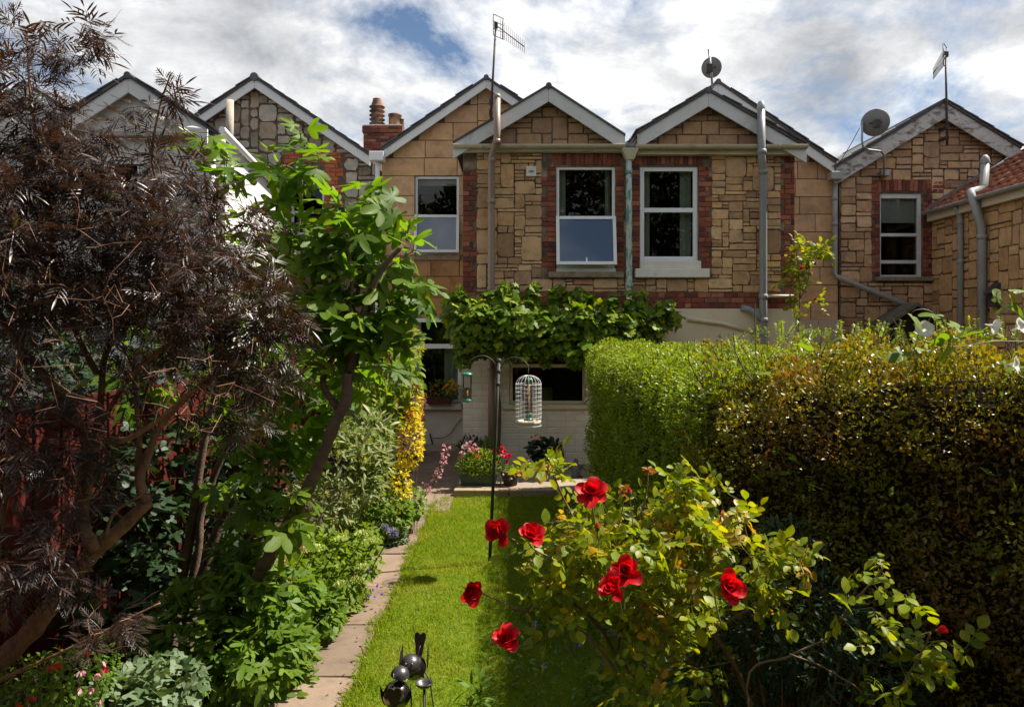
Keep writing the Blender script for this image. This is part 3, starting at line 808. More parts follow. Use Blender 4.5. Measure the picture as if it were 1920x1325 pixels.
# ================================================================== right-hand stone house
YR = 14.0
rA, rB, rC = gp(1563, 318, 13.85), gp(1769.5, 193, 13.85), gp(1912, 280, 13.85)
H3 = thing('stone_house', 'stone house with peeling bargeboards, sash window in red brick beside tiled wing', 'house', (X(1740, YR), YR, 0))
rx0, rx1 = X(1573, YR), X(1925, YR)
wr = (X(1650, YR), X(1729, YR), Z(519, YR), Z(362, YR))
m = MB(); zr = rA[1] - .15
wall_cells(m, rx0, rx1, 0, zr, YR, YR + .3, [wr])
m.prism([(rx0, zr + .002), (rx1, zr + .002), (rx1, rC[1] - .05), (rB[0], rB[1] - .04), (rx0, rA[1] - .03)], YR, YR + .3)
m.box(rx1 - .3, rx1, YR + .302, YR + 4, 0, zr)
W3 = m.build('wall', K['mortar'], H3)
gable_roof(H3, rA, rB, rC, 13.82, 18.0, 0.31, 'barge_peel', sl=0.34)
def ok3(u, v):
    if X(1632, YR) < u < X(1747, YR) and Z(527, YR) < v < Z(336, YR): return False
    a, b = gable_fn(rA, rB, rC, .2)(v, rx0, rx1)
    return a < u < b and not (u > 8.25 and v < 4.6)
rubble(W3, K['stone_right'], rx0 + .02, rx1, Z(625, YR), rB[1] - .1, ok3, front(YR), 0.076, [(1, (2, 6), 22), (2, (3, 6), 45), (3, (3, 5), 18), (4, (3, 4), 7)], joint=.02)
brick_area(W3, K['brick'], X(1640, YR), wr[0] - .004, Z(527, YR), Z(362, YR), YR, tooth_l=.1)
brick_area(W3, K['brick'], wr[1] + .004, X(1747, YR), Z(527, YR), Z(362, YR), YR)
arch(W3, K['brick'], X(1645, YR), X(1736, YR), Z(362, YR), .24, YR, .04)
brick_area(W3, K['brick'], X(1632, YR), X(1644, YR), Z(362, YR), Z(336, YR), YR)
brick_area(W3, K['brick'], X(1737, YR), X(1790, YR), Z(362, YR), Z(338, YR), YR)
m = MB(); m.box(X(1640, YR), X(1750, YR), YR - .1, YR + .05, Z(527, YR), Z(519.5, YR)); 
fr = MB(); w = .04
fr.box(wr[0], wr[0] + .035, YR + .03, YR + .12, wr[2], wr[3]).box(wr[1] - .075, wr[1], YR + .03, YR + .12, wr[2], wr[3]).box(wr[0] + .035, wr[1] - .075, YR + .03, YR + .12, wr[3] - .1, wr[3]).box(wr[0] + .035, wr[1] - .075, YR + .03, YR + .12, wr[2], wr[2] + .04)
zm, zl = Z(440, YR), Z(491, YR)
fr.box(wr[0] + .035, wr[1] - .075, YR + .03, YR + .12, zm - .03, zm + .03).box(wr[0] + .035, wr[1] - .075, YR + .03, YR + .12, zl - .03, zl + .035)
win3 = fr.build('window', K['barge'], H3, bevel=.006)
m.build('sill', K['sill_stone'], win3, bevel=.01)
for a, b in ((wr[2] + .04, zl - .03), (zl + .035, zm - .03), (zm + .03, wr[3] - .1)):
    g = MB(); g.box(wr[0] + .032, wr[1] - .072, YR + .07, YR + .076, a - .003, b + .003); g.build('pane', K['glass'], win3)
g = MB(); g.box(wr[0] + .02, wr[1] - .02, YR + .13, YR + .14, Z(416, YR), wr[3] - .02); g.build('blind', K['blind'], win3)
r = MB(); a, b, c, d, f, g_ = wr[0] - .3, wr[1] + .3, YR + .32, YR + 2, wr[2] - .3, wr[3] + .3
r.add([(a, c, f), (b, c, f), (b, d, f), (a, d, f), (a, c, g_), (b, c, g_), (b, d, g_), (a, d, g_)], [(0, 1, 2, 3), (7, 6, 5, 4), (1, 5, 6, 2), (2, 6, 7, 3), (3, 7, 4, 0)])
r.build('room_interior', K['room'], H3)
pr = pipe(H3, [P(1566, 335, 13.9), P(1565, 400, 13.9), P(1565, 510, 13.9), P(1567, 518, 13.88), P(1640, 548, 13.86), P(1712, 576, 13.84), P(1780, 604, 13.83)], .05, 'pipe_pale', [P(1565, 372, 13.9), P(1565, 420, 13.9)])
m = MB(); m.box(X(1555, 13.8), X(1577, 13.8), 13.7, 13.9, Z(338, 13.8), Z(323, 13.8)); m.build('hopper', K['pipe_pale'], pr, bevel=.015)
# small lichened porch roof by the wall
m = MB(); a, b, c = P(1662, 614, 13.3), P(1722, 573, 13.3), P(1775, 612, 13.3)
for p, q in ((a, b), (b, c)):
    m.add([p, q, q + Vector((0, .68, 0)), p + Vector((0, .68, 0)), p + Vector((.0, 0, .06)), q + Vector((0, 0, .06)), q + Vector((0, .68, .06)), p + Vector((0, .68, .06))], [(0, 3, 2, 1), (4, 5, 6, 7), (0, 1, 5, 4), (2, 3, 7, 6), (1, 2, 6, 5), (3, 0, 4, 7)])
m.build('porch_roof', K['mossy'], H3)
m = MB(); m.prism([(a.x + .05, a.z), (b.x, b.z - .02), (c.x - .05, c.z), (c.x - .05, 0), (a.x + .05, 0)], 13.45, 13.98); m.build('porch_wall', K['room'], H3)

# ================================================================== wing with clay pantiles (right edge)
XW = 8.17
H4 = thing('stone_cottage', 'low brown stone building with clay pantile roof and two grey pipes', 'house', (XW + 2, 11.5, 0))
zW = 4.66
m = MB(); m.box(XW, XW + .3, 6.5, 13.985, 0, zW - .06)
m.prism([(XW + .002, zW - .058), (XW + 2.6, zW + 1.60), (XW + 5.2, zW - .058), (XW + 5.2, 0), (XW + .302, 0), (XW + .302, zW - .1)], 6.5, 6.7)
W4 = m.build('wall', K['mortar'], H4)
m = MB()
slope = math.radians(32)
m.prism([(XW - .12, zW - .02), (XW + 2.6, zW + 2.72 * math.tan(slope) - .02), (XW + 2.6, zW + 2.72 * math.tan(slope) + .02), (XW - .12, zW + .02)], 6.4, 13.98)
m.prism([(XW + 5.4, zW - .06), (XW + 2.601, zW + 2.72 * math.tan(slope) - .02), (XW + 2.601, zW + 2.72 * math.tan(slope) + .02), (XW + 5.4, zW - .02)], 6.4, 13.98)
m.build('roof', K['slate'], H4)
# S-shaped tiles: width runs along Y, courses run up the slope
tw, tl = 0.22, 0.30
def pantile():
    n, vs, fs = 8, [], []
    for j, (s, dz) in enumerate(((-.03, .012), (tl + .03, .034))):
        for i in range(n + 1):
            t = i / n
            hgt = 0.030 * math.cos(t * 2 * math.pi)
            vs.append((s, t * tw * 1.06, hgt - (dz if j else 0) + 0.03))
    for i in range(n): fs.append((i, n + 1 + i, n + 2 + i, i + 1))
    b = len(vs)
    vs += [(x, y, z - .014) for x, y, z in vs]
    for i in range(n): fs.append((b + i, b + i + 1, b + n + 2 + i, b + n + 1 + i)); fs.append((i, i + 1, b + i + 1, b + i))
    me = bpy.data.meshes.new('pantile'); me.from_pydata(vs, [], fs); me.polygons.foreach_set('use_smooth', [True] * len(fs)); me.materials.append(K['pantile']); return me
PT = pantile()
cnt = 0
for i in range(9):
    for j in range(int((13.9 - 10.4) / tw)):
        y = 13.9 - (j + 1) * tw
        s = -0.02 + i * tl
        obj('roof_tile', PT, H4, (XW - .15 + s * math.cos(slope), y, zW + .02 + (s - .03) * math.sin(slope) + RND.uniform(-.003, .003)), (0, -slope + RND.uniform(-.02, .02), RND.uniform(-.015, .015)))
        cnt += 1
m = MB(); n = 9; r_ = .06
prof = [(XW - .21 - r_ * math.cos(math.pi * i / (n - 1)), zW - .02 - r_ * math.sin(math.pi * i / (n - 1))) for i in range(n)]
prof += [(p[0] + (.006 if p[0] < XW - .21 else -.006), p[1] + .004) for p in reversed(prof)]
m.prism(prof, 6.4, 13.9, 'y'); m.build('gutter', K['pipe_pale'], H4)
m = MB(); m.box(XW - .13, XW - .003, 6.4, 13.95, zW - .2, zW - .03); m.build('fascia', K['cream_paint'], H4)
m = MB(); m.tube([(XW - .1, 13.93, zW + .05), (XW + 2.4, 13.93, zW + .05 + 2.5 * math.tan(slope))], .06, 8); m.build('verge_flashing', K['lead'], H4)
rubble(W4, K['stone_wing'], 0.0, 4.0, 1.9, zW - .2, lambda u, v: True, lambda u, v: ((XW, 13.985 - u, v), (0, 0, math.radians(-90))), 0.08, [(1, (2, 5), 15), (2, (3, 6), 32), (3, (2, 5), 22), (4, (3, 5), 20), (5, (3, 4), 6)], joint=.018)
def wy(px): return XW * F / (px - CX)
y1 = wy(1808); pa = pipe(H4, [(XW - .17, y1, zW - .06), (XW - .09, y1, zW - .2), (XW - .07, y1, zW - .3), (XW - .07, y1, 0)], .05, 'pipe_pale', [(XW - .07, y1, 3.6), (XW - .07, y1, 4.3)])
y2 = wy(1852); pc = pipe(H4, [(XW + .12, y2 + .25, Z(297, y2)), (XW + .10, y2 + .25, Z(345, y2)), (XW - .22, y2 + .12, Z(357, y2)), (XW - .26, y2, Z(372, y2)), (XW - .13, y2, zW - .45), (XW - .1, y2, zW - .6), (XW - .1, y2, 0)], .07, 'pipe_pale', [(XW - .1, y2, zW - .7)], 'soil_pipe')
m = MB(); m.lathe((XW + .12, y2 + .25, Z(297, y2)), [(.075, -.04), (.08, 0), (.06, .08), (.02, .12), (.0005, .12)], 14); m.build('vent_cap', K['pipe_grey'], pc)
yl = wy(1872); m = MB(); m.box(XW - .12, XW - .002, yl - .09, yl + .09, 2.75, 3.0); m.prism([(XW - .2, 2.98), (XW - .002, 3.18), (XW - .002, 3.0)], yl - .1, yl + .1); m.build('wall_bracket', K['dark_metal'], H4)

# ================================================================== left stone house (pale rubble, orange brick window)
YL = 14.6
lA, lB, lC = gp(368, 207, 14.45), gp(478, 148, 14.45), gp(694, 294, 14.45)
lA = (2 * lB[0] - lC[0], lC[1])
H5 = thing('stone_house', 'grey rubble stone house with orange brick window behind the fig', 'house', (X(540, YL), YL, 0))
lx0, lx1 = lA[0] + .15, X(714, YL)
wq = (X(545, YL), X(608, YL), Z(440, YL), Z(318, YL))
m = MB(); zl = lA[1] - .22
wall_cells(m, lx0, lx1, 0, zl, YL, YL + .3, [wq])
m.prism([(lx0, zl + .002), (lx1, zl + .002), (lx1, lC[1] - .1), (lB[0], lB[1] - .04), (lx0, lA[1] - .03)], YL, YL + .3)
W5 = m.build('wall', K['mortar_left'], H5)
gable_roof(H5, lA, lB, lC, 14.42, 19.0, .19, 'barge_clean', sl=.30, ridge=.085)
def ok5(u, v):
    if X(530, YL) < u < X(645, YL) and Z(450, YL) < v < Z(284, YL): return False
    a, b = gable_fn(lA, lB, lC, .12)(v, lx0, lx1); return a < u < b
rubble(W5, K['stone_grey'], X(350, YL), lx1, Z(480, YL), lB[1] - .1, ok5, front(YL), .09, [(1, (1, 4), 18), (2, (2, 4), 30), (3, (2, 4), 28), (4, (3, 4), 20)], joint=.03, rough=1.5)
brick_area(W5, K['brick_orange'], X(609, YL), X(634, YL), Z(440, YL), Z(300, YL), YL, tooth_r=.11)
brick_area(W5, K['brick_orange'], X(532, YL), X(544, YL), Z(440, YL), Z(300, YL), YL)
brick_area(W5, K['brick_orange'], X(532, YL), X(640, YL), Z(305, YL), Z(285, YL), YL)
window(H5, YL, *wq, split=.35, opened=False, w=.05)
# valley hopper and white downpipe between the left house and the ashlar wall
pw = pipe(H5, [P(708, 305, 13.8), P(708, 420, 13.85), P(708, 860, 13.85)], .045, 'pipe_white', [P(708, 470, 13.85)])
m = MB(); m.box(X(694, 13.8), X(721, 13.8), 13.68, 13.94, Z(303, 13.8), Z(286, 13.8)); m.build('hopper', K['pipe_white'], pw, bevel=.012)
m = MB(); m.tube([P(431, 300, 14.2), P(431, 188, 14.2)], .075, 12); m.build('vent_pipe', K['cement'], H5)

# ================================================================== white rendered house, far left
YW = 10.5
H6 = thing('white_house', 'white rendered house with gable behind the purple elder', 'house', (X(250, YW), YW, 0))
vA, vB, vC = gp(95, 243, 10.4), gp(243, 147, 10.4), gp(391, 243, 10.4)
vx0, vx1 = X(85, YW), X(402, YW)
m = MB()
ww = (X(205, YW), X(262, YW), Z(390, YW), Z(300, YW))
wall_cells(m, vx0, vx1, 0, vA[1] - .1, YW, YW + .25, [ww])
m.prism([(vx0, vA[1] - .098), (vx1, vA[1] - .098), (vB[0], vB[1] - .05)], YW, YW + .25)
zs0, zs1 = Z(243, YW), 4.92
m.add([(vx1 - .25, YW + .252, 0), (vx1, YW + .252, 0), (vx1, 13.2, 0), (vx1 - .25, 13.2, 0), (vx1 - .25, YW + .252, zs0), (vx1, YW + .252, zs0), (vx1, 13.2, zs1), (vx1 - .25, 13.2, zs1)],
      [(0, 3, 2, 1), (4, 5, 6, 7), (0, 1, 5, 4), (1, 2, 6, 5), (2, 3, 7, 6), (3, 0, 4, 7)])
m.build('wall', K['white_render'], H6)
gable_roof(H6, vA, vB, vC, 10.36, 16.0, .22, 'barge_clean', sl=.3)
m = MB(); m.box(X(190, 10.4), X(366, 10.4), 10.34, 10.495, Z(256, 10.4), Z(248, 10.4)); m.build('ledge', K['cement'], H6)
window(H6, YW, *ww, split=.5, w=.05)
m = MB(); m.tube([(vx1 + .07, YW + .1, zs0 + .03), (vx1 + .07, 13.2, zs1 + .03)], .05, 8); m.build('gutter', K['pipe_white'], H6)
pipe(H6, [P(413, 262, 10.55), P(412, 290, 10.55), P(412, 700, 10.55)], .075, 'pipe_pale', [P(412, 300, 10.55)])
pipe(H6, [P(400, 280, 10.42), P(400, 700, 10.42)], .035, 'pipe_white')
# one more gable at the far left edge
H7 = thing('white_house', 'white gable glimpsed at the left edge through elder leaves', 'house', (X(40, 12.5), 12.5, 0))
qA, qB, qC = gp(-60, 232, 12.4), gp(48, 160, 12.4), gp(150, 226, 12.4)
m = MB(); m.box(qA[0], X(140, 12.5), 12.5, 12.8, 0, qA[1] - .2); m.prism([(qA[0], qA[1] - .198), (X(140, 12.5), qA[1] - .198), (qB[0], qB[1] - .04)], 12.5, 12.8); m.build('wall', K['white_render'], H7)
gable_roof(H7, qA, qB, qC, 12.38, 17, .2, 'barge_clean', sl=.3)

# ================================================================== main terrace beyond and its chimney
H8 = thing('terrace', 'brick chimney stack with two clay pots on terrace roof behind', 'house', (X(716, 19), 20, 0))
m = MB(); m.box(-9, 11, 18.5, 23, 0, 5.9); m.build('wall', K['mortar'], H8)
m = MB(); m.prism([(18.2, 5.9), (20.6, 7.0), (23.2, 5.9)], -9.2, 11.2, 'x'); m.build('roof', K['slate'], H8)
Yc = 19.4
c0, c1 = X(681, Yc), X(753, Yc)
m = MB(); m.box(c0 + .01, c1 - .01, Yc + .01, Yc + .8, 5.9, Z(249, Yc)); m.box(c0 - .02, c1 + .02, Yc - .02, Yc + .83, Z(249, Yc) + .002, Z(236, Yc))
ch = m.build('chimney', K['mortar'], H8)
zc0, zc1 = Z(284, Yc), Z(249, Yc)
nrow = 6; hz = (zc1 - zc0) / nrow
for r in range(nrow):
    x = c0
    first = .12 if r % 2 else .23
    while x < c1 - .02:
        w = min(first, c1 - x); first = .23
        brick_at(ch, K['brick'], x, x + w, zc0 + r * hz, zc0 + (r + 1) * hz, Yc + .008)
        x += w
for r in range(2):
    x = c0 - .03
    while x < c1 + .02:
        w = min(.24, c1 + .03 - x)
        brick_at(ch, K['brick'], x, x + w, Z(249, Yc) + r * .09, Z(249, Yc) + (r + 1) * .09, Yc - .022)
        x += w
m = MB(); m.box(c0, c1, Yc + .01, Yc + .8, Z(236, Yc) + .001, Z(233, Yc)); m.build('cement_cap', K['cement'], ch, bevel=.02)
def px_lathe(pxs, Y, cx, cy, name, mat, parent):
    zb = Z(cy, Y); k = Y / F
    m = MB(); m.lathe((X(cx, Y), Y + .4, zb), [(r * k, h * k) for r, h in pxs], 20); return m.build(name, K[mat], parent)
prof = [(14, 0), (14, 3)]
for i in range(5): prof += [(11, 4 + i * 8), (11.5, 8 + i * 8), (15, 10 + i * 8), (15, 11 + i * 8), (11, 12 + i * 8)]
prof += [(11, 46), (8, 56), (8.5, 58), (6.5, 58), (6.5, 50)]
px_lathe(prof, Yc, 702, 235, 'chimney_pot', 'chimney_pot', ch)
px_lathe([(13, 0), (12, 4), (12, 24), (13, 25), (13, 28), (10, 28), (10, 20)], Yc, 736, 235, 'chimney_pot', 'chimney_pot', ch)
px_lathe([(6, 0), (5, 16), (6, 17), (5, 17), (4, 10)], Yc, 748, 233, 'chimney_pot', 'chimney_pot', ch)

# ================================================================== aerials and dishes
def yagi(name, label, base, top, tip, refl_px, Y):
    t = thing(name, label, 'aerial', base, 'television aerials above the roofs')
    m = MB(); m.tube([base, top], [.024, .018], 8); m.build('mast', K['dark_metal'], t)
    b0 = top - Vector((0, 0, .06))
    m = MB(); m.tube([b0, tip], .010, 6); m.build('boom', K['dark_metal'], t)
    d = tip - b0
    for i in range(13):
        c = b0 + d * (.16 + .84 * i / 12)
        hl = .17 - .06 * i / 12
        e = MB(); e.tube([c - Vector((0, 0, hl)), c + Vector((0, 0, hl))], .005, 5); e.build('element', K['dark_metal'], t)
    m = MB(); c = b0 + d * .08; s = .2
    for dz in (-.2, -.07, .07, .2): m.tube([c + Vector((-.08, -.1, dz)), c + Vector((.10, .1, dz))], .007, 5)
    for k in (-1, 1): m.tube([c + Vector((.09 * k, .1 * k, -.2)), c + Vector((.09 * k, .1 * k, .2))], .008, 5)
    m.build('reflector', K['dark_metal'], t)
    m = MB(); m.box(b0.x - .035, b0.x + .035, b0.y - .04, b0.y + .04, b0.z - .05, b0.z + .05); m.build('clamp', K['dark_metal'], t)
    m = MB(); 
    for q in (.12, .32): m.box(base.x - .03, base.x + .03, base.y - .02, base.y + .22, base.z + q, base.z + q + .05)
    m.build('wall_bracket', K['dark_metal'], t)
    return t
yagi('tv_aerial', 'tall dark aerial rising beside the brown soil pipe', P(920, 222, 13.75), P(930, 42, 13.75), P(983, 88, 13.4), None, 13.75)
yagi('tv_aerial', 'dark aerial on mast at the peak of the right-hand house', P(1776, 272, 13.75), P(1773, 97, 13.75), P(1750, 138, 12.9), None, 13.75)
def dish(name, label, c, r, yaw, tilt, mast_pts, feed_side, back=True):
    t = thing(name, label, 'satellite dish', mast_pts[0], 'satellite dishes on the roofs')
    m = MB(); R_ = Matrix.Rotation(yaw, 3, 'Z') @ Matrix.Rotation(tilt, 3, 'X')
    prof = [(max(r * q, .001), .22 * r * q * q) for q in (0, .2, .4, .6, .8, .93, 1.0)] + [(r * 1.01, .22 * r + .008), (r * .98, .22 * r + .016)] + [(max(r * q, .001), .22 * r * q * q + .014) for q in (.9, .6, .3, 0)]
    m.lathe(c, prof, 28, True, R_); m.build('reflector', K['dish'], t)
    m = MB(); m.tube(mast_pts, .02, 8); m.build('mast', K['galv'], t)
    m = MB(); nrm = R_ @ Vector((0, 0, 1))
    a = c - nrm * .01
    for k in (-.5, .5):
        m.tube([a + (R_ @ Vector((k * r * .8, 0, .02))), c - nrm * .16], .014, 6)
    m.box(c.x - nrm.x * .16 - .05, c.x - nrm.x * .16 + .05, c.y - nrm.y * .16 - .05, c.y - nrm.y * .16 + .05, c.z - nrm.z * .16 - .09, c.z - nrm.z * .16 + .05)
    m.build('mount', K['dark_metal'], t)
    f = c + nrm * r * .9 + (R_ @ Vector((0, -1, 0))) * r * .75
    m = MB(); m.tube([c + (R_ @ Vector((0, -r * .95, .16 * r))), f], .012, 6); m.build('feed_arm', K['dark_metal'], t)
    m = MB(); m.lathe(f, [(.0005, -.06), (.04, -.05), (.045, .02), (.03, .06), (.0005, .06)], 12, True, R_); m.build('feed_horn', K['pipe_grey'], t)
    return t
c = P(1333, 127, 12.5)
dish('satellite_dish', 'tilted grey dish on the ridge of the pair of houses', c, .175, math.radians(-28), math.radians(-72), [P(1336, 166, 12.36), P(1333, 130, 12.36), P(1329, 93, 12.36)], 1)
c = P(1642, 230, 13.5)
t = dish('satellite_dish', 'wide grey dish on a bent pole over peeling bargeboard', c, .25, math.radians(-20), math.radians(-75), [P(1657, 332, 13.8), P(1658, 292, 13.75), P(1652, 284, 13.7), P(1628, 281, 13.6), P(1618, 275, 13.58), P(1616, 262, 13.58), P(1617, 228, 13.58)], 1)
m = MB(); m.tube([P(1612, 240, 13.6), P(1597, 268, 13.6), P(1574, 306, 13.7)], .007, 5); m.build('cable', K['dark_metal'], t)
m = MB(); m.box(X(1650, 13.9), X(1666, 13.9), 13.84, 13.97, Z(330, 13.9), Z(322, 13.9)); m.build('wall_plate', K['galv'], t)

# ================================================================== path, lawn, patio, fence
mb = MB(); mb.add([(-1.72, 1.5, .002), (-1.02, 1.5, .002), (-.81, 13.98, .002), (-1.72, 13.98, .002)], [(0, 1, 2, 3)])
path = structure('path', mb, K['soil'])
y = 2.2
while y < 13.8:
    l = RND.uniform(.75, 1.0)
    l = min(l, 13.9 - y)
    me = MB(); 
    wd = .60 if y < 9.2 else .84
    pl = stone_poly(wd, l - .015, .15)
    vs = [(p[0], p[1], 0) for p in pl] + [(p[0], p[1], .026) for p in pl] + [(p[0] * .985, p[1] * .99, .03) for p in pl]
    n = len(pl); fs = [tuple(range(2 * n, 3 * n))]
    for q in (0, n): fs += [(q + i, q + (i + 1) % n, q + n + (i + 1) % n, q + n + i) for i in range(n)]
    me.add(vs, fs)
    obj('paving_slab', me.mesh('paving_slab', K['slab']), path, (-1.66 + wd / 2 + RND.uniform(-.008, .008), y + l / 2, .004 + RND.uniform(0, .008)), (RND.uniform(-.006, .006), RND.uniform(-.008, .008), RND.uniform(-.012, .012)))
    y += l
# lawn: gently uneven sheet with blades
def lawn_edge(y): 
    e = -1.04 + .025 * math.sin(y * 3.1) + .018 * math.sin(y * 9.7) + .01 * math.sin(y * 23)
    if y > 9.3: e += (y - 9.3) ** 2 * .28
    return e
nx_, ny_ = 40, 90
vs, fs = [], []
for j in range(ny_ + 1):
    yy = 2.0 + 8.06 * j / ny_
    xl = lawn_edge(yy)
    for i in range(nx_ + 1):
        xx = xl + (3.0 - xl) * i / nx_
        vs.append((xx, yy, .028 + .01 * math.sin(xx * 2.3 + yy) * math.sin(yy * 1.7) - (.02 if i == 0 else 0)))
for j in range(ny_):
    for i in range(nx_):
        a = j * (nx_ + 1) + i; fs.append((a, a + 1, a + nx_ + 2, a + nx_ + 1))
mb = MB(); mb.add(vs, fs, True)
structure('lawn', mb, K['turf'])
# patio
mb = MB(); mb.box(-.80, 6.0, 10.22, 11.995, 0, .085)
patio = structure('patio', mb, K['soil'])
y = 10.24
for row in range(3):
    x = -.80 + (0.0 if row % 2 else -.0)
    while x < 2.6:
        l = RND.uniform(.55, .85)
        me = MB(); pl = stone_poly(l - .012, .57, .1); n = len(pl)
        vs = [(p[0], p[1], 0) for p in pl] + [(p[0], p[1], .028) for p in pl] + [(p[0] * .985, p[1] * .985, .032) for p in pl]
        fs = [tuple(range(2 * n, 3 * n))]
        for q in (0, n): fs += [(q + i, q + (i + 1) % n, q + n + (i + 1) % n, q + n + i) for i in range(n)]
        me.add(vs, fs)
        obj('paving_slab', me.mesh('paving_slab', K['patio']), patio, (x + l / 2, y + .29, .087 + RND.uniform(0, .004)), (0, 0, RND.uniform(-.006, .006)))
        x += l
    y += .585
x = -.82
while x < 3:
    l = RND.uniform(.7, .95)
    b = MB(); b.box(-l / 2 + .004, l / 2 - .004, -.07, .07, 0, .125)
    o = obj('kerb_stone', b.mesh('kerb_stone', K['kerb']), patio, (x + l / 2, 10.14, .0), (0, 0, RND.uniform(-.01, .01)))
    bv = o.modifiers.new('edge', 'BEVEL'); bv.width = .012; bv.segments = 2
    x += l
# step at the back door
b = MB(); b.box(-1.72, -.84, 13.2, 13.95, .002, .16); o = structure('doorstep', b, K['patio']); bv = o.modifiers.new('edge', 'BEVEL'); bv.width = .012
# fence
fe = thing('garden_fence', 'dark red boarded fence along the left of the garden', 'fence', (-3.25, 6, 0))
for i in range(74):
    y = 2.4 + i * .15
    b = MB(); b.box(-.011, .011, -.079, .079, .04, 1.86)
    obj('plank', _mesh_once('plank_a', b, K['fence']), fe, (-3.25 + (.012 if i % 2 else -.006) + RND.uniform(-.003, .003), y, RND.uniform(-.01, .01)), (RND.uniform(-.006, .006), 0, 0))
for i in range(6):
    b = MB(); b.box(-.05, .05, -.05, .05, 0, 1.95); obj('post', _mesh_once('post_a', b, K['fence']), fe, (-3.33, 2.4 + i * 2.1, 0))
for z in (.35, 1.0, 1.65):
    b = MB(); b.box(-3.30, -3.271, 2.33, 13.4, z - .04, z + .04); b.build('rail', K['fence'], fe)
# ================================================================== foliage helpers
def leaf_simple(l=1.0, w=0.4, n=3, fold=0.18, bend=0.12, tip=1.0, wide=0.45):
    """ovate blade along +y: rows of left edge, midrib, right edge"""
    vs, ts = [(0, 0, 0)], []
    for i in range(1, n):
        t = i / n
        s = math.sin(math.pi * t ** (0.5 / max(wide, .2) * .9)) ** 0.8 if True else 0
        hw = w * 0.5 * s
        z = -bend * t * t
        vs += [(-hw, t * l, (z + fold * hw) * l), (0, t * l, z * l), (hw, t * l, (z + fold * hw) * l)]
    vs.append((0, l * tip, -bend * l))
    ts += [(0, 2, 1), (0, 3, 2)]
    for i in range(n - 2):
        a = 1 + 3 * i
        ts += [(a, a + 1, a + 3), (a + 1, a + 4, a + 3), (a + 1, a + 2, a + 4), (a + 2, a + 5, a + 4)]
    a = 1 + 3 * (n - 2); e = len(vs) - 1
    ts += [(a, a + 1, e), (a + 1, a + 2, e)]
    return np.array(vs, float), np.array(ts)
def leaf_lobed(lobes, valley=0.45, l=1.0, curl=0.12, base=(0, 0.0), wob=0.0, sub=2, seed=0):
    """palmate blade: lobes = [(angle from +y in degrees, length, half width)], fan of triangles about a point near the stalk"""
    rr = random.Random(seed)
    pts = []
    lob = sorted(lobes)
    c = np.array([0, 0.18 * l])
    for i, (a, ln, hw) in enumerate(lob):
        ar = math.radians(a)
        d, q = np.array([math.sin(ar), math.cos(ar)]), np.array([math.cos(ar), -math.sin(ar)])
        for s, t in ((-1.0, .58), (-.95, .8), (-.45, .96), (0, 1.0), (.45, .96), (.95, .8), (1.0, .58)):
            pts.append((d * ln * t + q * hw * s * (1 + rr.uniform(-wob, wob))) * l)
        if i + 1 < len(lob):
            am = math.radians((a + lob[i + 1][0]) / 2)
            pts.append(np.array([math.sin(am), math.cos(am)]) * valley * l * (ln + lob[i + 1][1]) / 2)
    pts = [np.array([0, 0])] + pts
    def zz(p):
        r = math.hypot(p[0], p[1]) / l
        return l * (-curl * r * r + 0.06 * math.sin(5 * math.atan2(p[0], p[1] + .1)) * r)
    vs = [(c[0], c[1], zz(c) + 0.015 * l)]
    vs += [(p[0], p[1], zz(p)) for p in pts]
    n = len(pts)
    ts = [(0, 1 + (i + 1) % n, 1 + i) for i in range(n)]
    return np.array(vs, float), np.array(ts)
def compound(pairs, leaflet, span=1.0, size=0.4, ang=55, term=True, droop=0.15, stalk=0.25, stem=0.008):
    """pinnate leaf along +y built of leaflets"""
    V, T, b = [], [], 0
    lv, lt = leaflet
    def put(p, a, s, up):
        nonlocal b
        ca, sa = math.cos(a), math.sin(a)
        R = np.array([[ca, sa, 0], [-sa, ca, 0], [0, 0, 1]])
        v = (lv * s) @ R.T
        v = v + np.array(p)
        v[:, 2] += up * np.abs(v[:, 0] - p[0])
        V.append(v); T.append(lt + b); b += len(v)
    for i in range(pairs):
        t = stalk + (1 - stalk) * i / pairs
        p = (0, t * span, -droop * t * t)
        s = size * (1 - 0.25 * abs(i / max(pairs - 1, 1) - .4))
        for sg in (-1, 1): put(p, sg * math.radians(ang), s, -.12)
    if term: put((0, span, -droop), 0, size * 1.1, 0)
    rv = [(-stem, 0, 0), (stem, 0, 0), (stem, span * .5, -droop * .25), (-stem, span * .5, -droop * .25), (stem * .6, span, -droop), (-stem * .6, span, -droop)]
    V.append(np.array(rv)); T.append(np.array([(0, 1, 2), (0, 2, 3), (3, 2, 4), (3, 4, 5)]) + b)
    return np.concatenate(V), np.concatenate(T)

def frames(d, up):
    """rotation matrices whose y axis is the leaf direction d and z axis lies near up"""
    y = nz(d); x = nz(np.cross(y, up)); z = np.cross(x, y)
    return np.stack([x, y, z], axis=2)
def scatter(name, tmpls, pos, rot, size, mat, parent=None, kind='stuff', smooth=True, part_name=None):
    """many leaves joined into one mesh"""
    if len(pos) == 0: return None
    V, T, b = [], [], 0
    pick = NR.integers(0, len(tmpls), len(pos))
    for k, (tv, tt) in enumerate(tmpls):
        q = np.where(pick == k)[0]
        if len(q) == 0: continue
        v = np.einsum('nij,vj->nvi', rot[q] * size[q][:, None, None], tv) + pos[q][:, None, :]
        V.append(v.reshape(-1, 3))
        T.append((tt[None] + (np.arange(len(q)) * len(tv))[:, None, None]).reshape(-1, 3) + b)
        b += len(q) * len(tv)
    off = np.array(wl(parent))
    me = tri_mesh(name, np.concatenate(V) - off, np.concatenate(T), mat, smooth)
    return obj(name, me, parent, kind=kind)
_lm = {}
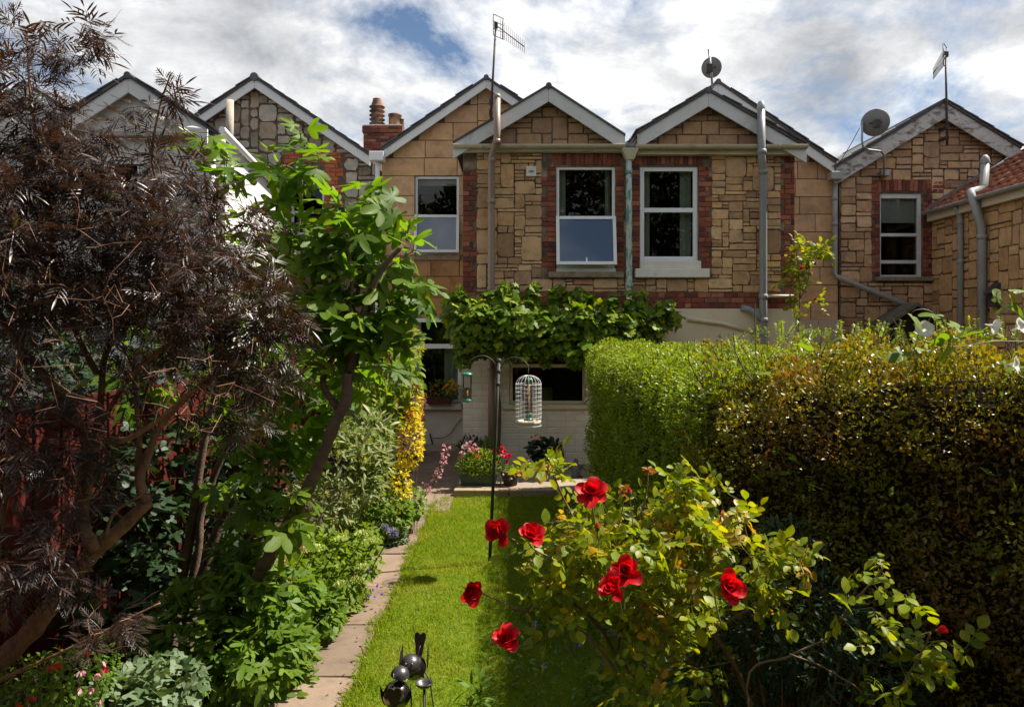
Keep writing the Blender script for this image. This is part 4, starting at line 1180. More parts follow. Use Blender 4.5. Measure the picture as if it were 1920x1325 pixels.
def leaves(thing_, name, tmpls, pos, rot, size, mat, n_ind=0, key=None, rest_name='foliage', rest=True):
    """the n_ind leaves that show largest (nearest the camera, on the visible side) as single parts, the rest joined"""
    idx = np.arange(len(pos))
    if n_ind:
        eye = np.array([0, 0, EYE])
        dist = np.linalg.norm(pos - eye, axis=1)
        order = np.argsort(dist - 1.2 * size)
        ind, idx = order[:n_ind], order[n_ind:]
        key = (name, mat.name, id(tmpls))
        if key not in _lm: _lm[key] = [tri_mesh(name, t[0], t[1], mat, True) for t in tmpls]
        for i in ind:
            me = _lm[key][int(NR.integers(0, len(tmpls)))]
            m3 = Matrix(rot[i].tolist())
            obj(name, me, thing_, pos[i], m3.to_quaternion(), float(size[i]))
    if rest and len(idx): scatter(rest_name, tmpls, pos[idx], rot[idx], size[idx], mat, thing_)

def ell(center, radii, n, shell=0.55, top=None):
    """points in an ellipsoid, denser towards its skin"""
    d = nz(NR.normal(size=(n, 3)))
    r = NR.random(n) ** (1 / 3)
    r = shell + (1 - shell) * r if shell > 0 else r
    p = d * r[:, None] * np.array(radii) + np.array(center)
    return p, nz(d / np.array(radii))
def pxblob(px, py, rx, ry, Y, ry_depth=None):
    k = Y / F
    return ((X(px, Y), Y, Z(py, Y)), (rx * k, ry_depth or min(rx, ry) * k, ry * k))
def leaf_rot(out, n, droop=0.4, spread=0.9, upb=1.0):
    d = out * 0.8 + NR.normal(size=(n, 3)) * spread * 0.6 + np.array([0, 0, -droop])
    up = np.array([0, 0, 1.0]) * upb + out * 0.5 + NR.normal(size=(n, 3)) * 0.35
    return frames(d, up)
def bez(a, b, c, n):
    t = np.linspace(0, 1, n)[:, None]
    return (1 - t) ** 2 * a + 2 * t * (1 - t) * b + t ** 2 * c
def grow(trunks, targets, twig=0.004, step=0.1, up=0.25, wig=0.03, rfac=0.7, rmax=0.02):
    """twigs from the nearest part of the skeleton out to every target; returns lists of (points, radii)"""
    nodes, rads = [], []
    for pts, rs in trunks:
        p = np.array([tuple(q) for q in pts]); m = len(p)
        rs = np.interp(np.arange(m), [0, m - 1], rs) if len(rs) == 2 else np.array(rs)
        for i in range(m - 1):
            k = max(2, int(np.linalg.norm(p[i + 1] - p[i]) / step))
            for t in np.linspace(0, 1, k, endpoint=False): nodes.append(p[i] * (1 - t) + p[i + 1] * t); rads.append(rs[i] * (1 - t) + rs[i + 1] * t)
        nodes.append(p[-1]); rads.append(rs[-1])
    N = np.array(nodes); Rr = np.array(rads)
    tg = np.array(targets)
    d0 = np.array([np.min(np.linalg.norm(N - t, axis=1)) for t in tg])
    out = []
    for i in np.argsort(d0):
        t = tg[i]
        dd = np.linalg.norm(N - t, axis=1) + 0.8 * np.maximum(0, N[:, 2] - t[2]) 
        j = int(np.argmin(dd))
        a = N[j]; dist = np.linalg.norm(t - a)
        if dist < 0.02: continue
        mid = (a + t) / 2 + np.array([0, 0, up * dist]) + NR.normal(size=3) * dist * 0.10
        n = max(3, int(dist / step) + 2)
        pts = bez(a, mid, t, n)
        pts[1:-1] += NR.normal(size=(n - 2, 3)) * wig * step
        r0 = min(Rr[j] * rfac, twig * (1.0 + 2.2 * dist), rmax)
        rs = np.linspace(r0, twig * 0.45, n)
        out.append((pts, rs))
        N = np.concatenate([N, pts[1:]]); Rr = np.concatenate([Rr, rs[1:]])
    return out
def smooth_path(pts, k=5):
    """Catmull-Rom through the given points"""
    p = [np.array(tuple(q)) for q in pts]
    p = [2 * p[0] - p[1]] + p + [2 * p[-1] - p[-2]]
    out = []
    for i in range(1, len(p) - 2):
        for t in np.linspace(0, 1, k, endpoint=False):
            a, b, c, d = p[i - 1], p[i], p[i + 1], p[i + 2]
            out.append(.5 * ((2 * b) + (-a + c) * t + (2 * a - 5 * b + 4 * c - d) * t * t + (-a + 3 * b - 3 * c + d) * t ** 3))
    out.append(p[-2])
    return np.array(out)
def tubes(name, paths, mat, parent, n=5, kind=None):
    m = MB()
    for pts, rs in paths: m.tube(pts, rs if not isinstance(rs, float) else rs, n, caps=False)
    return m.build(name, mat, parent, kind=kind)
def knobbly(pts, r0, r1, amp=0.12):
    n = len(pts)
    r = np.linspace(r0, r1, n) * (1 + NR.normal(size=n) * amp)
    return r

def shrub(name, label, cat, blobs, tmpls, size, n, mat, stem_mat, base=None, shell=.5, droop=.4, spread=.9, n_ind=0, leaf_name='leaf', stems=10, jit=.25, twig=.004, group=None, upb=1.0):
    """plant: stems from its foot out to the leaf mass, leaves through the given ellipsoids (weights by volume)"""
    vol = np.array([b[1][0] * b[1][2] for b in blobs]); cnts = np.maximum(1, (n * vol / vol.sum()).astype(int))
    P_, O_ = [], []
    for b, c in zip(blobs, cnts):
        p, o = ell(b[0], b[1], c, shell); P_.append(p); O_.append(o)
    p = np.concatenate(P_); o = np.concatenate(O_)
    ok = p[:, 2] > 0.03; p, o = p[ok], o[ok]
    c0 = np.array(blobs[0][0]) if base is None else np.array(base)
    root = (float(c0[0]), float(c0[1]), 0.0)
    t = thing(name, label, cat, root, group)
    sz = size * NR.uniform(1 - jit, 1 + jit, len(p))
    leaves(t, leaf_name, tmpls, p, leaf_rot(o, len(p), droop, spread, upb), sz, mat, n_ind)
    if stems:
        tg = p[NR.choice(len(p), min(stems, len(p)), replace=False)]
        paths = []
        for q in tg:
            a = np.array(root) + np.array([NR.uniform(-.08, .08), NR.uniform(-.08, .08), 0])
            mid = (a + q) / 2 + np.array([NR.uniform(-.05, .05), NR.uniform(-.05, .05), .1 * q[2]])
            paths.append((bez(a, mid, q, 6), np.linspace(twig, twig * .4, 6)))
        tubes('stem', paths, stem_mat, t)
    return t

# ------------------------------------------------------------------ leaf and bark materials
K['elder_leaf'] = LM('purple_black_elder_leaf', [(0.036, 0.022, 0.019), (0.055, 0.034, 0.025), (0.030, 0.019, 0.019), (0.07, 0.05, 0.027)], trans=.22, rough=.38, tcol=(2.0, 1.2, .6), spec=.5)
K['elder_new'] = LM('green_new_elder_leaf', [(0.10, 0.13, 0.02), (0.07, 0.10, 0.02)], trans=.4)
K['elder_bark'] = M('brown_elder_bark', (0.26, 0.145, 0.08), (0.13, 0.07, 0.04), .85, 30, bmp=.9, bscale=60, stretch=(1, 1, .3), spec=.3)
K['elder_twig'] = M('reddish_elder_twig', (0.24, 0.12, 0.065), (0.14, 0.065, 0.04), .6, 20, bmp=.3)
K['fig_leaf'] = LM('fig_leaf', [(0.09, 0.165, 0.010), (0.13, 0.21, 0.012), (0.06, 0.125, 0.012), (0.16, 0.23, 0.014), (0.075, 0.145, 0.012)], trans=.5, rough=.48, tcol=(2.1, 2.0, .25), spec=.22, under=(0.09, 0.17, 0.03))
K['fig_bark'] = M('grey_fig_bark', (0.145, 0.095, 0.065), (0.085, 0.055, 0.04), .85, 10, bmp=.5, bscale=50, stretch=(1, 1, 2.0))
K['fig_twig'] = M('green_fig_twig', (0.12, 0.11, 0.035), (0.09, 0.075, 0.03), .6, 10)
K['vine_leaf'] = LM('vine_leaf', [(0.08, 0.15, 0.011), (0.14, 0.22, 0.013), (0.06, 0.125, 0.010), (0.26, 0.32, 0.02), (0.10, 0.18, 0.012)], trans=.42)
K['vine_stem'] = M('brown_vine_stem', (0.10, 0.065, 0.04), (0.07, 0.045, 0.03), .9, 15)
K['hedge_leaf'] = LM('bright_hedge_leaf', [(0.15, 0.23, 0.008), (0.20, 0.28, 0.010), (0.10, 0.175, 0.008), (0.28, 0.33, 0.015), (0.13, 0.205, 0.008)], trans=.36, rough=.42, spec=.3, tcol=(1.8, 1.6, .4))
K['hedge_brown'] = LM('bronze_hedge_leaf', [(0.13, 0.14, 0.010), (0.22, 0.19, 0.014), (0.09, 0.105, 0.010), (0.30, 0.27, 0.016), (0.17, 0.19, 0.012), (0.10, 0.12, 0.010)], trans=.34, rough=.36, spec=.4, patch=((0.17, 0.065, 0.025), 2.2, .50, .75), tcol=(1.8, 1.4, .4))
K['hedge_twig'] = M('hedge_twig', (0.10, 0.06, 0.04), (0.06, 0.04, 0.03), .9, 15)
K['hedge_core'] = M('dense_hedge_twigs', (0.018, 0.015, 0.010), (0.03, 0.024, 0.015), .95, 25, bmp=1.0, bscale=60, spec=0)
K['rose_leaf'] = LM('rose_leaf', [(0.14, 0.205, 0.010), (0.20, 0.26, 0.012), (0.10, 0.16, 0.012), (0.30, 0.31, 0.014), (0.16, 0.22, 0.012), (0.24, 0.27, 0.012), (0.12, 0.175, 0.012), (0.38, 0.32, 0.015)], trans=.46, rough=.42, spec=.22, tcol=(1.8, 1.6, .35))
K['rose_yellow'] = LM('yellowing_rose_leaf', [(0.42, 0.27, 0.03), (0.36, 0.20, 0.03), (0.30, 0.25, 0.03)], trans=.4, rough=.4)
K['rose_petal'] = LM('red_rose_petal', [(0.55, 0.006, 0.012), (0.48, 0.004, 0.012), (0.62, 0.012, 0.015)], trans=.35, rough=.5, tcol=(1.6, .6, .6), spec=.3)
K['rose_cane'] = M('thorny_rose_cane', (0.15, 0.085, 0.04), (0.085, 0.05, 0.025), .7, 14, bmp=.4)
K['rose_green_stem'] = M('green_rose_stem', (0.13, 0.15, 0.04), (0.16, 0.11, 0.05), .5, 9)
K['sepal'] = LM('green_sepal', [(0.12, 0.16, 0.05), (0.09, 0.13, 0.04)], trans=.2)
K['dead_rose'] = LM('withered_brown_petal', [(0.32, 0.15, 0.03), (0.25, 0.10, 0.03)], trans=.3)
K['mid_leaf'] = LM('mid_green_leaf', [(0.10, 0.18, 0.018), (0.125, 0.21, 0.022), (0.08, 0.15, 0.016), (0.16, 0.24, 0.026)], trans=.42)
K['lush_leaf'] = LM('lush_green_leaf', [(0.11, 0.19, 0.012), (0.16, 0.23, 0.015), (0.085, 0.155, 0.012), (0.20, 0.26, 0.018)], trans=.44)
K['gold_leaf'] = LM('golden_yellow_leaf', [(0.62, 0.48, 0.015), (0.70, 0.55, 0.02), (0.50, 0.42, 0.015), (0.66, 0.45, 0.015)], trans=.4, tcol=(1.3, 1.2, .4))
K['lime_leaf'] = LM('lime_leaf', [(0.22, 0.27, 0.025), (0.28, 0.31, 0.03), (0.16, 0.22, 0.02), (0.32, 0.28, 0.04)], trans=.42)
K['grey_leaf'] = LM('cream_edged_grey_leaf', [(0.14, 0.19, 0.06), (0.25, 0.28, 0.11), (0.09, 0.145, 0.04), (0.33, 0.33, 0.15), (0.12, 0.17, 0.05)], trans=.3, rough=.5)
K['silver_leaf'] = LM('silver_marked_leaf', [(0.09, 0.15, 0.065), (0.17, 0.22, 0.125), (0.06, 0.11, 0.035), (0.13, 0.19, 0.09)], trans=.3, rough=.5)
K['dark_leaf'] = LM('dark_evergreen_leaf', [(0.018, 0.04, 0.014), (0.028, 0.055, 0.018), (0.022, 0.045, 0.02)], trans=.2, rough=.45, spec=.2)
K['stem_green'] = M('green_stem', (0.09, 0.12, 0.03), (0.07, 0.09, 0.03), .6, 9)
K['stem_brown'] = M('brown_stem', (0.12, 0.08, 0.05), (0.08, 0.05, 0.03), .8, 9)
K['purple_bract'] = LM('purple_red_bract', [(0.20, 0.02, 0.045), (0.28, 0.04, 0.05), (0.14, 0.015, 0.04)], trans=.3)
K['thistle'] = LM('blue_thistle_spike', [(0.18, 0.17, 0.38), (0.25, 0.24, 0.46), (0.30, 0.30, 0.44)], trans=.2)
K['sedum_head'] = LM('pale_green_floret', [(0.48, 0.56, 0.17), (0.56, 0.62, 0.22), (0.40, 0.48, 0.13)], trans=.3, tcol=(1.2, 1.2, .8))
K['cream_dry'] = LM('dried_cream_floret', [(0.52, 0.40, 0.22), (0.42, 0.30, 0.15), (0.60, 0.48, 0.28)], trans=.3)
K['pink_fl'] = LM('pink_petal', [(0.62, 0.25, 0.32), (0.70, 0.36, 0.40), (0.72, 0.50, 0.46)], trans=.35, tcol=(1.3, 1.0, 1.15))
K['red_fl'] = LM('crimson_petal', [(0.62, 0.02, 0.06), (0.55, 0.015, 0.05)], trans=.35, tcol=(1.5, 1.0, 1.2))
K['orange_fl'] = LM('orange_red_petal', [(0.70, 0.09, 0.02), (0.62, 0.05, 0.02)], trans=.35)
K['white_fl'] = LM('white_petal', [(0.78, 0.76, 0.70), (0.72, 0.72, 0.66)], trans=.35, tcol=(1.1, 1.1, 1.05))
K['yellow_fl'] = LM('yellow_petal', [(0.75, 0.50, 0.02), (0.70, 0.42, 0.02)], trans=.35)
K['lilac_fl'] = LM('lilac_petal', [(0.26, 0.17, 0.55), (0.33, 0.24, 0.62)], trans=.35, tcol=(1.2, 1.1, 1.3))
K['berry'] = M('dark_purple_berry', (0.045, 0.012, 0.022), (0.07, 0.02, 0.035), .3, 30)
K['blade'] = LM('grass_blade', [(0.16, 0.255, 0.010), (0.21, 0.30, 0.014), (0.12, 0.205, 0.010), (0.26, 0.29, 0.02), (0.20, 0.27, 0.010)], trans=.42, tcol=(1.7, 1.6, .3), spec=.2, patch=((0.30, 0.28, 0.05), 1.9, .48, .6))

# leaf shapes
T_small = [leaf_simple(1, .5, 2, .3, .1)]
T_ovate = [leaf_simple(1, .52, 4, .22, .18), leaf_simple(1, .46, 4, .3, .30)]
T_lance = [leaf_simple(1, .26, 4, .25, .16), leaf_simple(1, .22, 4, .3, .3)]
T_round = [leaf_simple(1, .85, 4, .2, .12), leaf_simple(1, .75, 4, .3, .2)]
def figL(s, k): return leaf_lobed([(0, 1.0, .15), (-46, .86, .13), (46, .83, .13), (-98, .52, .11), (98, .5, .11)], .42, 1, .20 + .16 * k, wob=.3, seed=s)
T_fig = [figL(1, 0), figL(2, 1), figL(3, .5), leaf_lobed([(0, 1.0, .2), (-52, .82, .17), (52, .86, .17)], .52, 1, .2, wob=.3, seed=4)]
T_vine = [leaf_lobed([(0, .95, .26), (-60, .82, .26), (60, .8, .26), (-115, .6, .2), (115, .6, .2)], .66, 1, .15, wob=.2, seed=5), leaf_lobed([(0, .9, .28), (-65, .8, .26), (65, .82, .26), (-120, .6, .2), (120, .58, .2)], .7, 1, .25, wob=.2, seed=6)]
T_maple = [leaf_lobed([(0, 1.0, .15), (-45, .85, .14), (45, .85, .14), (-95, .6, .12), (95, .6, .12)], .38, 1, .2, wob=.2, seed=7), leaf_lobed([(0, 1.0, .18), (-55, .75, .15), (55, .78, .15)], .42, 1, .3, wob=.2, seed=8)]
T_ivy = [leaf_lobed([(0, 1.0, .24), (-70, .72, .22), (70, .7, .22)], .6, 1, .12, wob=.15, seed=9)]
def cut_leaflet():
    """narrow, deeply cut leaflet"""
    v, t = leaf_simple(1, .10, 4, .15, .15)
    V, T, b = [v], [t], len(v)
    for i, (y, s) in enumerate(((.22, .40), (.42, .36), (.62, .26))):
        for sg in (-1, 1):
            a = math.radians(38)
            d = np.array([sg * math.sin(a), math.cos(a), 0]); q = np.array([math.cos(a), -sg * math.sin(a), 0]) * .024
            p = np.array([sg * .03, y, -.1 * y])
            V.append(np.array([p - q * .6, p + d * s * .5 - q, p + d * s * .5 + q, p + d * s + np.array([0, 0, -.06])])); T.append(np.array([(0, 2, 1), (1, 2, 3)]) + b); b += 4
    return np.concatenate(V), np.concatenate(T)
CUT = cut_leaflet()
NAR, NAR2 = leaf_simple(1, .12, 4, .2, .2), leaf_simple(1, .15, 4, .3, .35)
T_elder = [compound(3, NAR, .62, .52, 48, True, .12, .25, .006), compound(3, NAR2, .6, .48, 55, True, .3, .22, .006), compound(2, NAR, .5, .6, 45, True, .2, .25, .006), compound(3, CUT, .6, .5, 50, True, .2, .25, .006), compound(2, CUT, .55, .55, 50, True, .3, .25, .006)]
_rl = leaf_simple(1, .68, 5, .16, .14)
_rl2 = leaf_simple(1, .60, 5, .28, .24)
T_rose = [compound(2, _rl, .75, .46, 62, True, .10, .30, .010), compound(2, _rl2, .8, .44, 68, True, .22, .30, .010), compound(1, _rl, .5, .55, 65, True, .1, .4, .010)]
# ================================================================== purple elder (left foreground)
def PV(px, py, Y): return np.array(tuple(P(px, py, Y)))
el = thing('elder_tree', 'dark purple lacy elder with bare brown branches at left foreground', 'tree', (X(-60, 3.7), 3.7, 0))
def tr(pts, r0, r1, k=5, Y=None):
    p = smooth_path([PV(*q) if len(q) == 3 else PV(q[0], q[1], Y) for q in pts], k)
    return (p, knobbly(p, r0, r1, .07))
ET = [
    tr([(-120, 1480), (-30, 1280), (60, 1180), (130, 1085), (178, 1033), (232, 985), (276, 940)], .058, .034, Y=3.7),
    tr([(276, 940), (262, 900), (275, 860), (300, 800), (350, 742)], .028, .016, Y=3.68),
    tr([(272, 938), (258, 880), (262, 820), (256, 760), (250, 690)], .018, .010, Y=3.72),
    tr([(178, 1033), (155, 975), (165, 900), (170, 850), (140, 780), (80, 700), (30, 640), (-10, 575)], .033, .018, Y=3.66),
    tr([(165, 890), (182, 800), (190, 740), (196, 672), (225, 610), (300, 540), (370, 500)], .022, .010, Y=3.75),
    tr([(90, 1140), (120, 1020), (148, 925), (158, 850), (150, 800)], .020, .012, Y=3.9),
    tr([(182, 700), (150, 640), (120, 560), (100, 480), (92, 380), (60, 200), (50, 60)], .016, .006, Y=3.7),
    tr([(185, 800), (250, 700), (330, 640), (420, 600), (500, 560)], .014, .007, Y=3.6),
    tr([(178, 830), (240, 822), (300, 785), (360, 735), (400, 720)], .016, .008, Y=3.55),
    tr([(10, 1180), (-5, 1040), (15, 900), (20, 760), (50, 600)], .018, .010, Y=3.5),
    tr([(196, 1010), (215, 960), (270, 925)], .010, .006, Y=3.6),
    tr([(300, 540), (310, 400), (285, 300), (300, 200), (320, 140)], .010, .004, Y=3.8),
    tr([(350, 742), (420, 690), (480, 640), (540, 600)], .012, .006, Y=3.7),
    tr([(30, 640), (60, 560), (70, 470), (40, 380)], .012, .006, Y=3.6),
    tr([(150, 800), (100, 770), (40, 760), (-30, 720)], .010, .006, Y=3.6),
    tr([(-40, 1290), (120, 1220), (230, 1165), (300, 1130)], .008, .004, Y=3.3),
]
m = MB()
for p, r in ET: m.tube(p, r, 8)
m.build('trunk', K['elder_bark'], el)
zones = [  # px, py, rx, ry, Y, depth, clusters
    (120, 400, 190, 125, 3.7, .5, 125), (330, 430, 160, 110, 3.75, .45, 90), (410, 550, 140, 90, 3.7, .4, 80), (60, 480, 100, 120, 3.5, .35, 36), (470, 680, 100, 75, 3.8, .35, 42),
    (40, 300, 110, 110, 3.6, .45, 44), (50, 130, 110, 110, 3.6, .40, 36), (140, 50, 60, 45, 3.5, .3, 7), (100, 540, 170, 80, 3.6, .5, 52), (260, 590, 180, 70, 3.7, .45, 56),
    (440, 790, 90, 45, 3.9, .3, 16), (50, 870, 80, 55, 3.4, .3, 20), (150, 930, 60, 50, 3.6, .3, 9), (230, 830, 80, 50, 3.7, .3, 12), (100, 770, 110, 50, 3.5, .3, 18), (285, 240, 60, 60, 3.85, .2, 6), (340, 300, 60, 50, 3.8, .2, 8), (60, 1060, 110, 80, 3.3, .25, 24), (200, 1180, 50, 45, 3.2, .15, 6),
    (50, 690, 90, 50, 3.5, .35, 10), (530, 620, 50, 50, 3.8, .2, 10), (-90, 300, 110, 260, 3.7, .4, 34), (-80, 600, 70, 110, 3.6, .3, 14), (180, 1090, 45, 35, 3.5, .15, 5),
    (320, 690, 130, 40, 3.8, .35, 16), (180, 240, 55, 50, 3.7, .2, 6), (330, 160, 25, 30, 3.8, .1, 4),
    (170, 480, 190, 110, 4.7, .4, 60), (330, 520, 150, 90, 4.7, .4, 44), (40, 560, 120, 90, 4.6, .4, 34), (20, 680, 90, 60, 4.6, .4, 22), (300, 640, 170, 70, 4.7, .4, 30), (180, 300, 150, 80, 4.6, .4, 24),
]
tg = []
for (px, py, rx, ry, Y, dp, n) in zones:
    c, rd = pxblob(px, py, rx, ry, Y, dp); q, _ = ell(c, rd, n, .15); tg.append(q)
tg = np.concatenate(tg)
tw = grow(ET, tg, .0042, .09, .22, .25, .65, .012)
bare = np.concatenate([ell(*pxblob(a, b, rx, ry, Y_, .4), n_, .1)[0] for a, b, rx, ry, Y_, n_ in ((200, 660, 220, 150, 3.3, 95), (380, 740, 140, 80, 3.4, 40), (90, 840, 100, 110, 3.4, 46), (230, 880, 110, 90, 3.6, 26), (330, 620, 180, 90, 3.6, 30), (150, 520, 170, 110, 3.25, 36), (60, 1000, 70, 90, 3.5, 10))])
tubes('bare_twig', grow(ET + tw, bare, .0042, .08, .16, .5, .6, .009), K['elder_twig'], el, 5, kind='stuff')
tubes('twig', [t for t in tw], K['elder_twig'], el, 5, kind='stuff')
pos, dirs = [], []
for pts, rs in tw:
    a = nz(pts[-1] - pts[-2])
    n = 6
    L_ = len(pts)
    for k in range(n):
        j = L_ - 1 - min(int(k / 2), max(L_ - 2, 0))
        ang = k * 2.4 + NR.uniform(0, 1)
        side = nz(np.cross(a, np.array([0, 0, 1.0])) + 1e-6); up_ = np.cross(side, a)
        d = a * .5 + (side * math.cos(ang) + up_ * math.sin(ang)) * .9 + np.array([0, 0, -.15])
        pos.append(pts[j]); dirs.append(d)
pos, dirs = np.array(pos), nz(np.array(dirs))
rot = frames(dirs, np.array([0, 0, 1.0]) + NR.normal(size=pos.shape) * .35)
sz = NR.uniform(.10, .175, len(pos))
new = NR.random(len(pos)) < 0.018
scatter('foliage', T_elder, pos[~new], rot[~new], sz[~new], K['elder_leaf'], el)
scatter('new_shoot', T_elder, pos[new], rot[new], sz[new] * .7, K['elder_new'], el)
for (px, py, r) in ((505, 435, 34), (400, 395, 28), (330, 460, 26), (520, 690, 26), (190, 270, 20), (560, 640, 20)):
    c = PV(px, py, 3.7); m = MB()
    for k in range(60):
        d = nz(NR.normal(size=3)); d[2] = abs(d[2]) * .7
        q = c + d * r * 3.7 / F * NR.uniform(.5, 1.1)
        m.sphere(q, NR.uniform(.0045, .0065), 6, 4)
    for k in range(12):
        d = nz(NR.normal(size=3)); d[2] = abs(d[2]) * .7
        m.tube([c - np.array([0, 0, .06]), c + d * r * 3.7 / F], .0015, 3)
    m.build('berry_cluster', K['berry'], el, kind='stuff')

# ================================================================== fig tree
fg = thing('fig_tree', 'fig tree with big lobed bright leaves and leaning grey trunk', 'tree', (X(420, 5.5), 5.5, 0))
FT = [
    tr([(400, 1260), (470, 1110), (530, 1000), (590, 890), (625, 800), (648, 752), (652, 700)], .050, .034, Y=4.85),
    tr([(652, 712), (668, 640), (690, 560), (720, 500), (755, 460)], .034, .012, Y=4.9),
    tr([(640, 770), (612, 735), (608, 700), (640, 640), (660, 540), (650, 440)], .028, .010, Y=4.9),
    tr([(300, 1230), (330, 1120), (352, 1030), (366, 940), (385, 820), (430, 640), (480, 500)], .05, .018, Y=5.6),
    tr([(345, 1150), (372, 1030), (380, 950), (440, 800), (520, 600), (560, 420), (566, 300)], .036, .010, Y=5.6),
    tr([(375, 1090), (405, 1000), (430, 950), (500, 840), (560, 700)], .04, .014, Y=5.5),
    tr([(430, 640), (420, 500), (390, 380), (382, 300)], .014, .006, Y=5.5),
    tr([(690, 560), (730, 570), (770, 560), (800, 545)], .010, .006, Y=5.2),
]
m = MB()
for p, r in FT: m.tube(p, r, 10)
m.build('trunk', K['fig_bark'], fg)
shoot_spots = [  # px, py, Y: shoot tips read off the crown
    (562, 245, 5.4), (598, 300, 5.2), (378, 255, 5.3), (425, 300, 5.3), (500, 310, 5.5), (455, 330, 5.4), (520, 385, 5.2), (570, 350, 5.3), (690, 350, 5.2), (640, 400, 5.2), (745, 420, 5.1),
    (600, 430, 5.0), (555, 450, 5.1), (650, 450, 5.1), (700, 450, 5.0), (775, 470, 5.1), (750, 530, 5.0), (620, 510, 4.9), (570, 540, 5.0), (690, 530, 5.0), (800, 548, 5.0), (740, 600, 5.0),
    (660, 590, 4.9), (600, 590, 4.8), (550, 610, 5.0), (630, 650, 4.9), (700, 645, 5.0), (765, 640, 5.0), (580, 670, 4.9), (530, 560, 5.1), (500, 480, 5.2), (450, 420, 5.3), (560, 730, 5.1),
    (500, 740, 5.1), (530, 800, 5.1), (480, 830, 5.1), (450, 870, 5.1), (500, 900, 5.0), (470, 960, 5.0), (520, 700, 5.2), (550, 1000, 4.7), (540, 930, 4.75), (430, 800, 5.2),
    (400, 920, 5.3), (470, 640, 5.3), (460, 700, 5.4), (420, 340, 5.4), (590, 480, 5.0), (610, 380, 5.1), (720, 395, 5.1), (680, 400, 5.2), (575, 500, 5.0), (660, 500, 5.0), (730, 500, 5.1), (640, 560, 5.0), (700, 580, 5.0), (590, 620, 4.95), (660, 630, 4.95), (730, 650, 5.1), (620, 690, 5.0), (680, 690, 5.05), (560, 420, 5.2), (530, 480, 5.2), (760, 560, 5.1), (540, 340, 5.3), (500, 420, 5.3), (600, 720, 5.3), (640, 740, 5.4), (680, 720, 5.4), (570, 770, 5.3), (610, 800, 5.4), (550, 690, 5.2), (715, 700, 5.3), (540, 850, 5.2), (580, 840, 5.3), (700, 610, 4.95), (650, 600, 4.95), (720, 560, 5.0), (610, 550, 5.0), (670, 470, 5.1), (600, 470, 5.1),
    (480, 560, 6.2), (520, 620, 6.4), (440, 600, 6.2), (400, 560, 6.3), (380, 640, 6.4), (430, 680, 6.5), (480, 720, 6.5), (360, 700, 6.5), (330, 620, 6.3), (400, 760, 6.6), (340, 560, 6.4), (300, 660, 6.4), (540, 660, 6.6), (560, 580, 6.3), (460, 520, 6.3), (380, 500, 6.4), (420, 450, 6.4), (320, 740, 6.5), (500, 660, 6.4), (280, 720, 6.3), (250, 640, 6.2), (440, 740, 6.7), (360, 800, 6.6), (520, 760, 6.9), (570, 700, 7.0), (240, 760, 6.0), (200, 700, 6.0)]
tg = np.array([PV(*s) for s in shoot_spots])
tw = grow(FT, tg, .009, .14, .10, .12, .6, .02)
tubes('twig', tw, K['fig_twig'], fg, 6, kind='stuff')
pos, dirs, szs, st = [], [], [], []
for pts, rs in tw:
    a = nz(pts[-1] - pts[-2]); Ltot = len(pts)
    n = int(NR.integers(5, 8))
    side = nz(np.cross(a, np.array([0, 0, 1.0])) + 1e-6); up_ = np.cross(side, a)
    for k in range(n):
        base = pts[-1] - a * .035 * k
        ang = k * 2.4 + NR.uniform(0, .8)
        d = nz(a * .5 + (side * math.cos(ang) + up_ * math.sin(ang)) * 1.0 + np.array([0, 0, .1]))
        s = NR.uniform(.11, .225)
        pet = base + d * s * .40
        st.append((np.array([base, (base + pet) / 2 + np.array([0, 0, .008]), pet]), np.array([.003, .0026, .0024])))
        pos.append(pet); dirs.append(d * .8 + np.array([0, 0, -.35]) + NR.normal(size=3) * .2); szs.append(s)
pos, dirs, szs = np.array(pos), nz(np.array(dirs)), np.array(szs)
rot = frames(dirs, np.array([0.25, -.35, 1.0]) + NR.normal(size=pos.shape) * .4)
tubes('petiole', st, K['fig_twig'], fg, 4, kind='stuff')
leaves(fg, 'fig_leaf', T_fig, pos, rot, szs, K['fig_leaf'], 300)

# ================================================================== left border
gA = 'shrubs and flowers of the left border'
shrub('honeysuckle_shrub', 'leafy shrub with drooping purple-red flower tassels beside the ground-floor window', 'shrub', [pxblob(715, 690, 70, 85, 8.4, .55), pxblob(680, 780, 70, 70, 8.0, .5), pxblob(760, 720, 32, 60, 8.4, .3), pxblob(620, 700, 60, 60, 8.6, .4)],
      T_ovate, .115, 1250, K['lush_leaf'], K['stem_green'], base=(X(690, 8.5), 8.6, 0), n_ind=260, stems=26, twig=.007, droop=.7)
hs = bpy.data.objects['honeysuckle_shrub']
for (px, py) in ((682, 745), (650, 760), (742, 742), (768, 760), (780, 718), (792, 758), (756, 812), (720, 700), (700, 720), (730, 655), (660, 700), (796, 735)):
    c = PV(px, py, 7.95); m = MB()
    V = []
    n = 18
    tpos = np.stack([NR.normal(0, .014, n), NR.normal(0, .014, n), -np.linspace(0, .17, n)], 1) + c
    d = np.stack([NR.normal(0, .6, n), NR.normal(0, .6, n), -np.ones(n)], 1)
    o = scatter('flower_tassel', T_small, tpos, frames(d, NR.normal(size=(n, 3))), NR.uniform(.03, .05, n), K['purple_bract'], hs)
shrub('lime_shrub', 'small lime-yellow leaved shrub against the ashlar wall', 'shrub', [pxblob(745, 645, 48, 42, 9.6, .4)], T_small, .06, 800, K['lime_leaf'], K['stem_green'], stems=14, droop=.2)
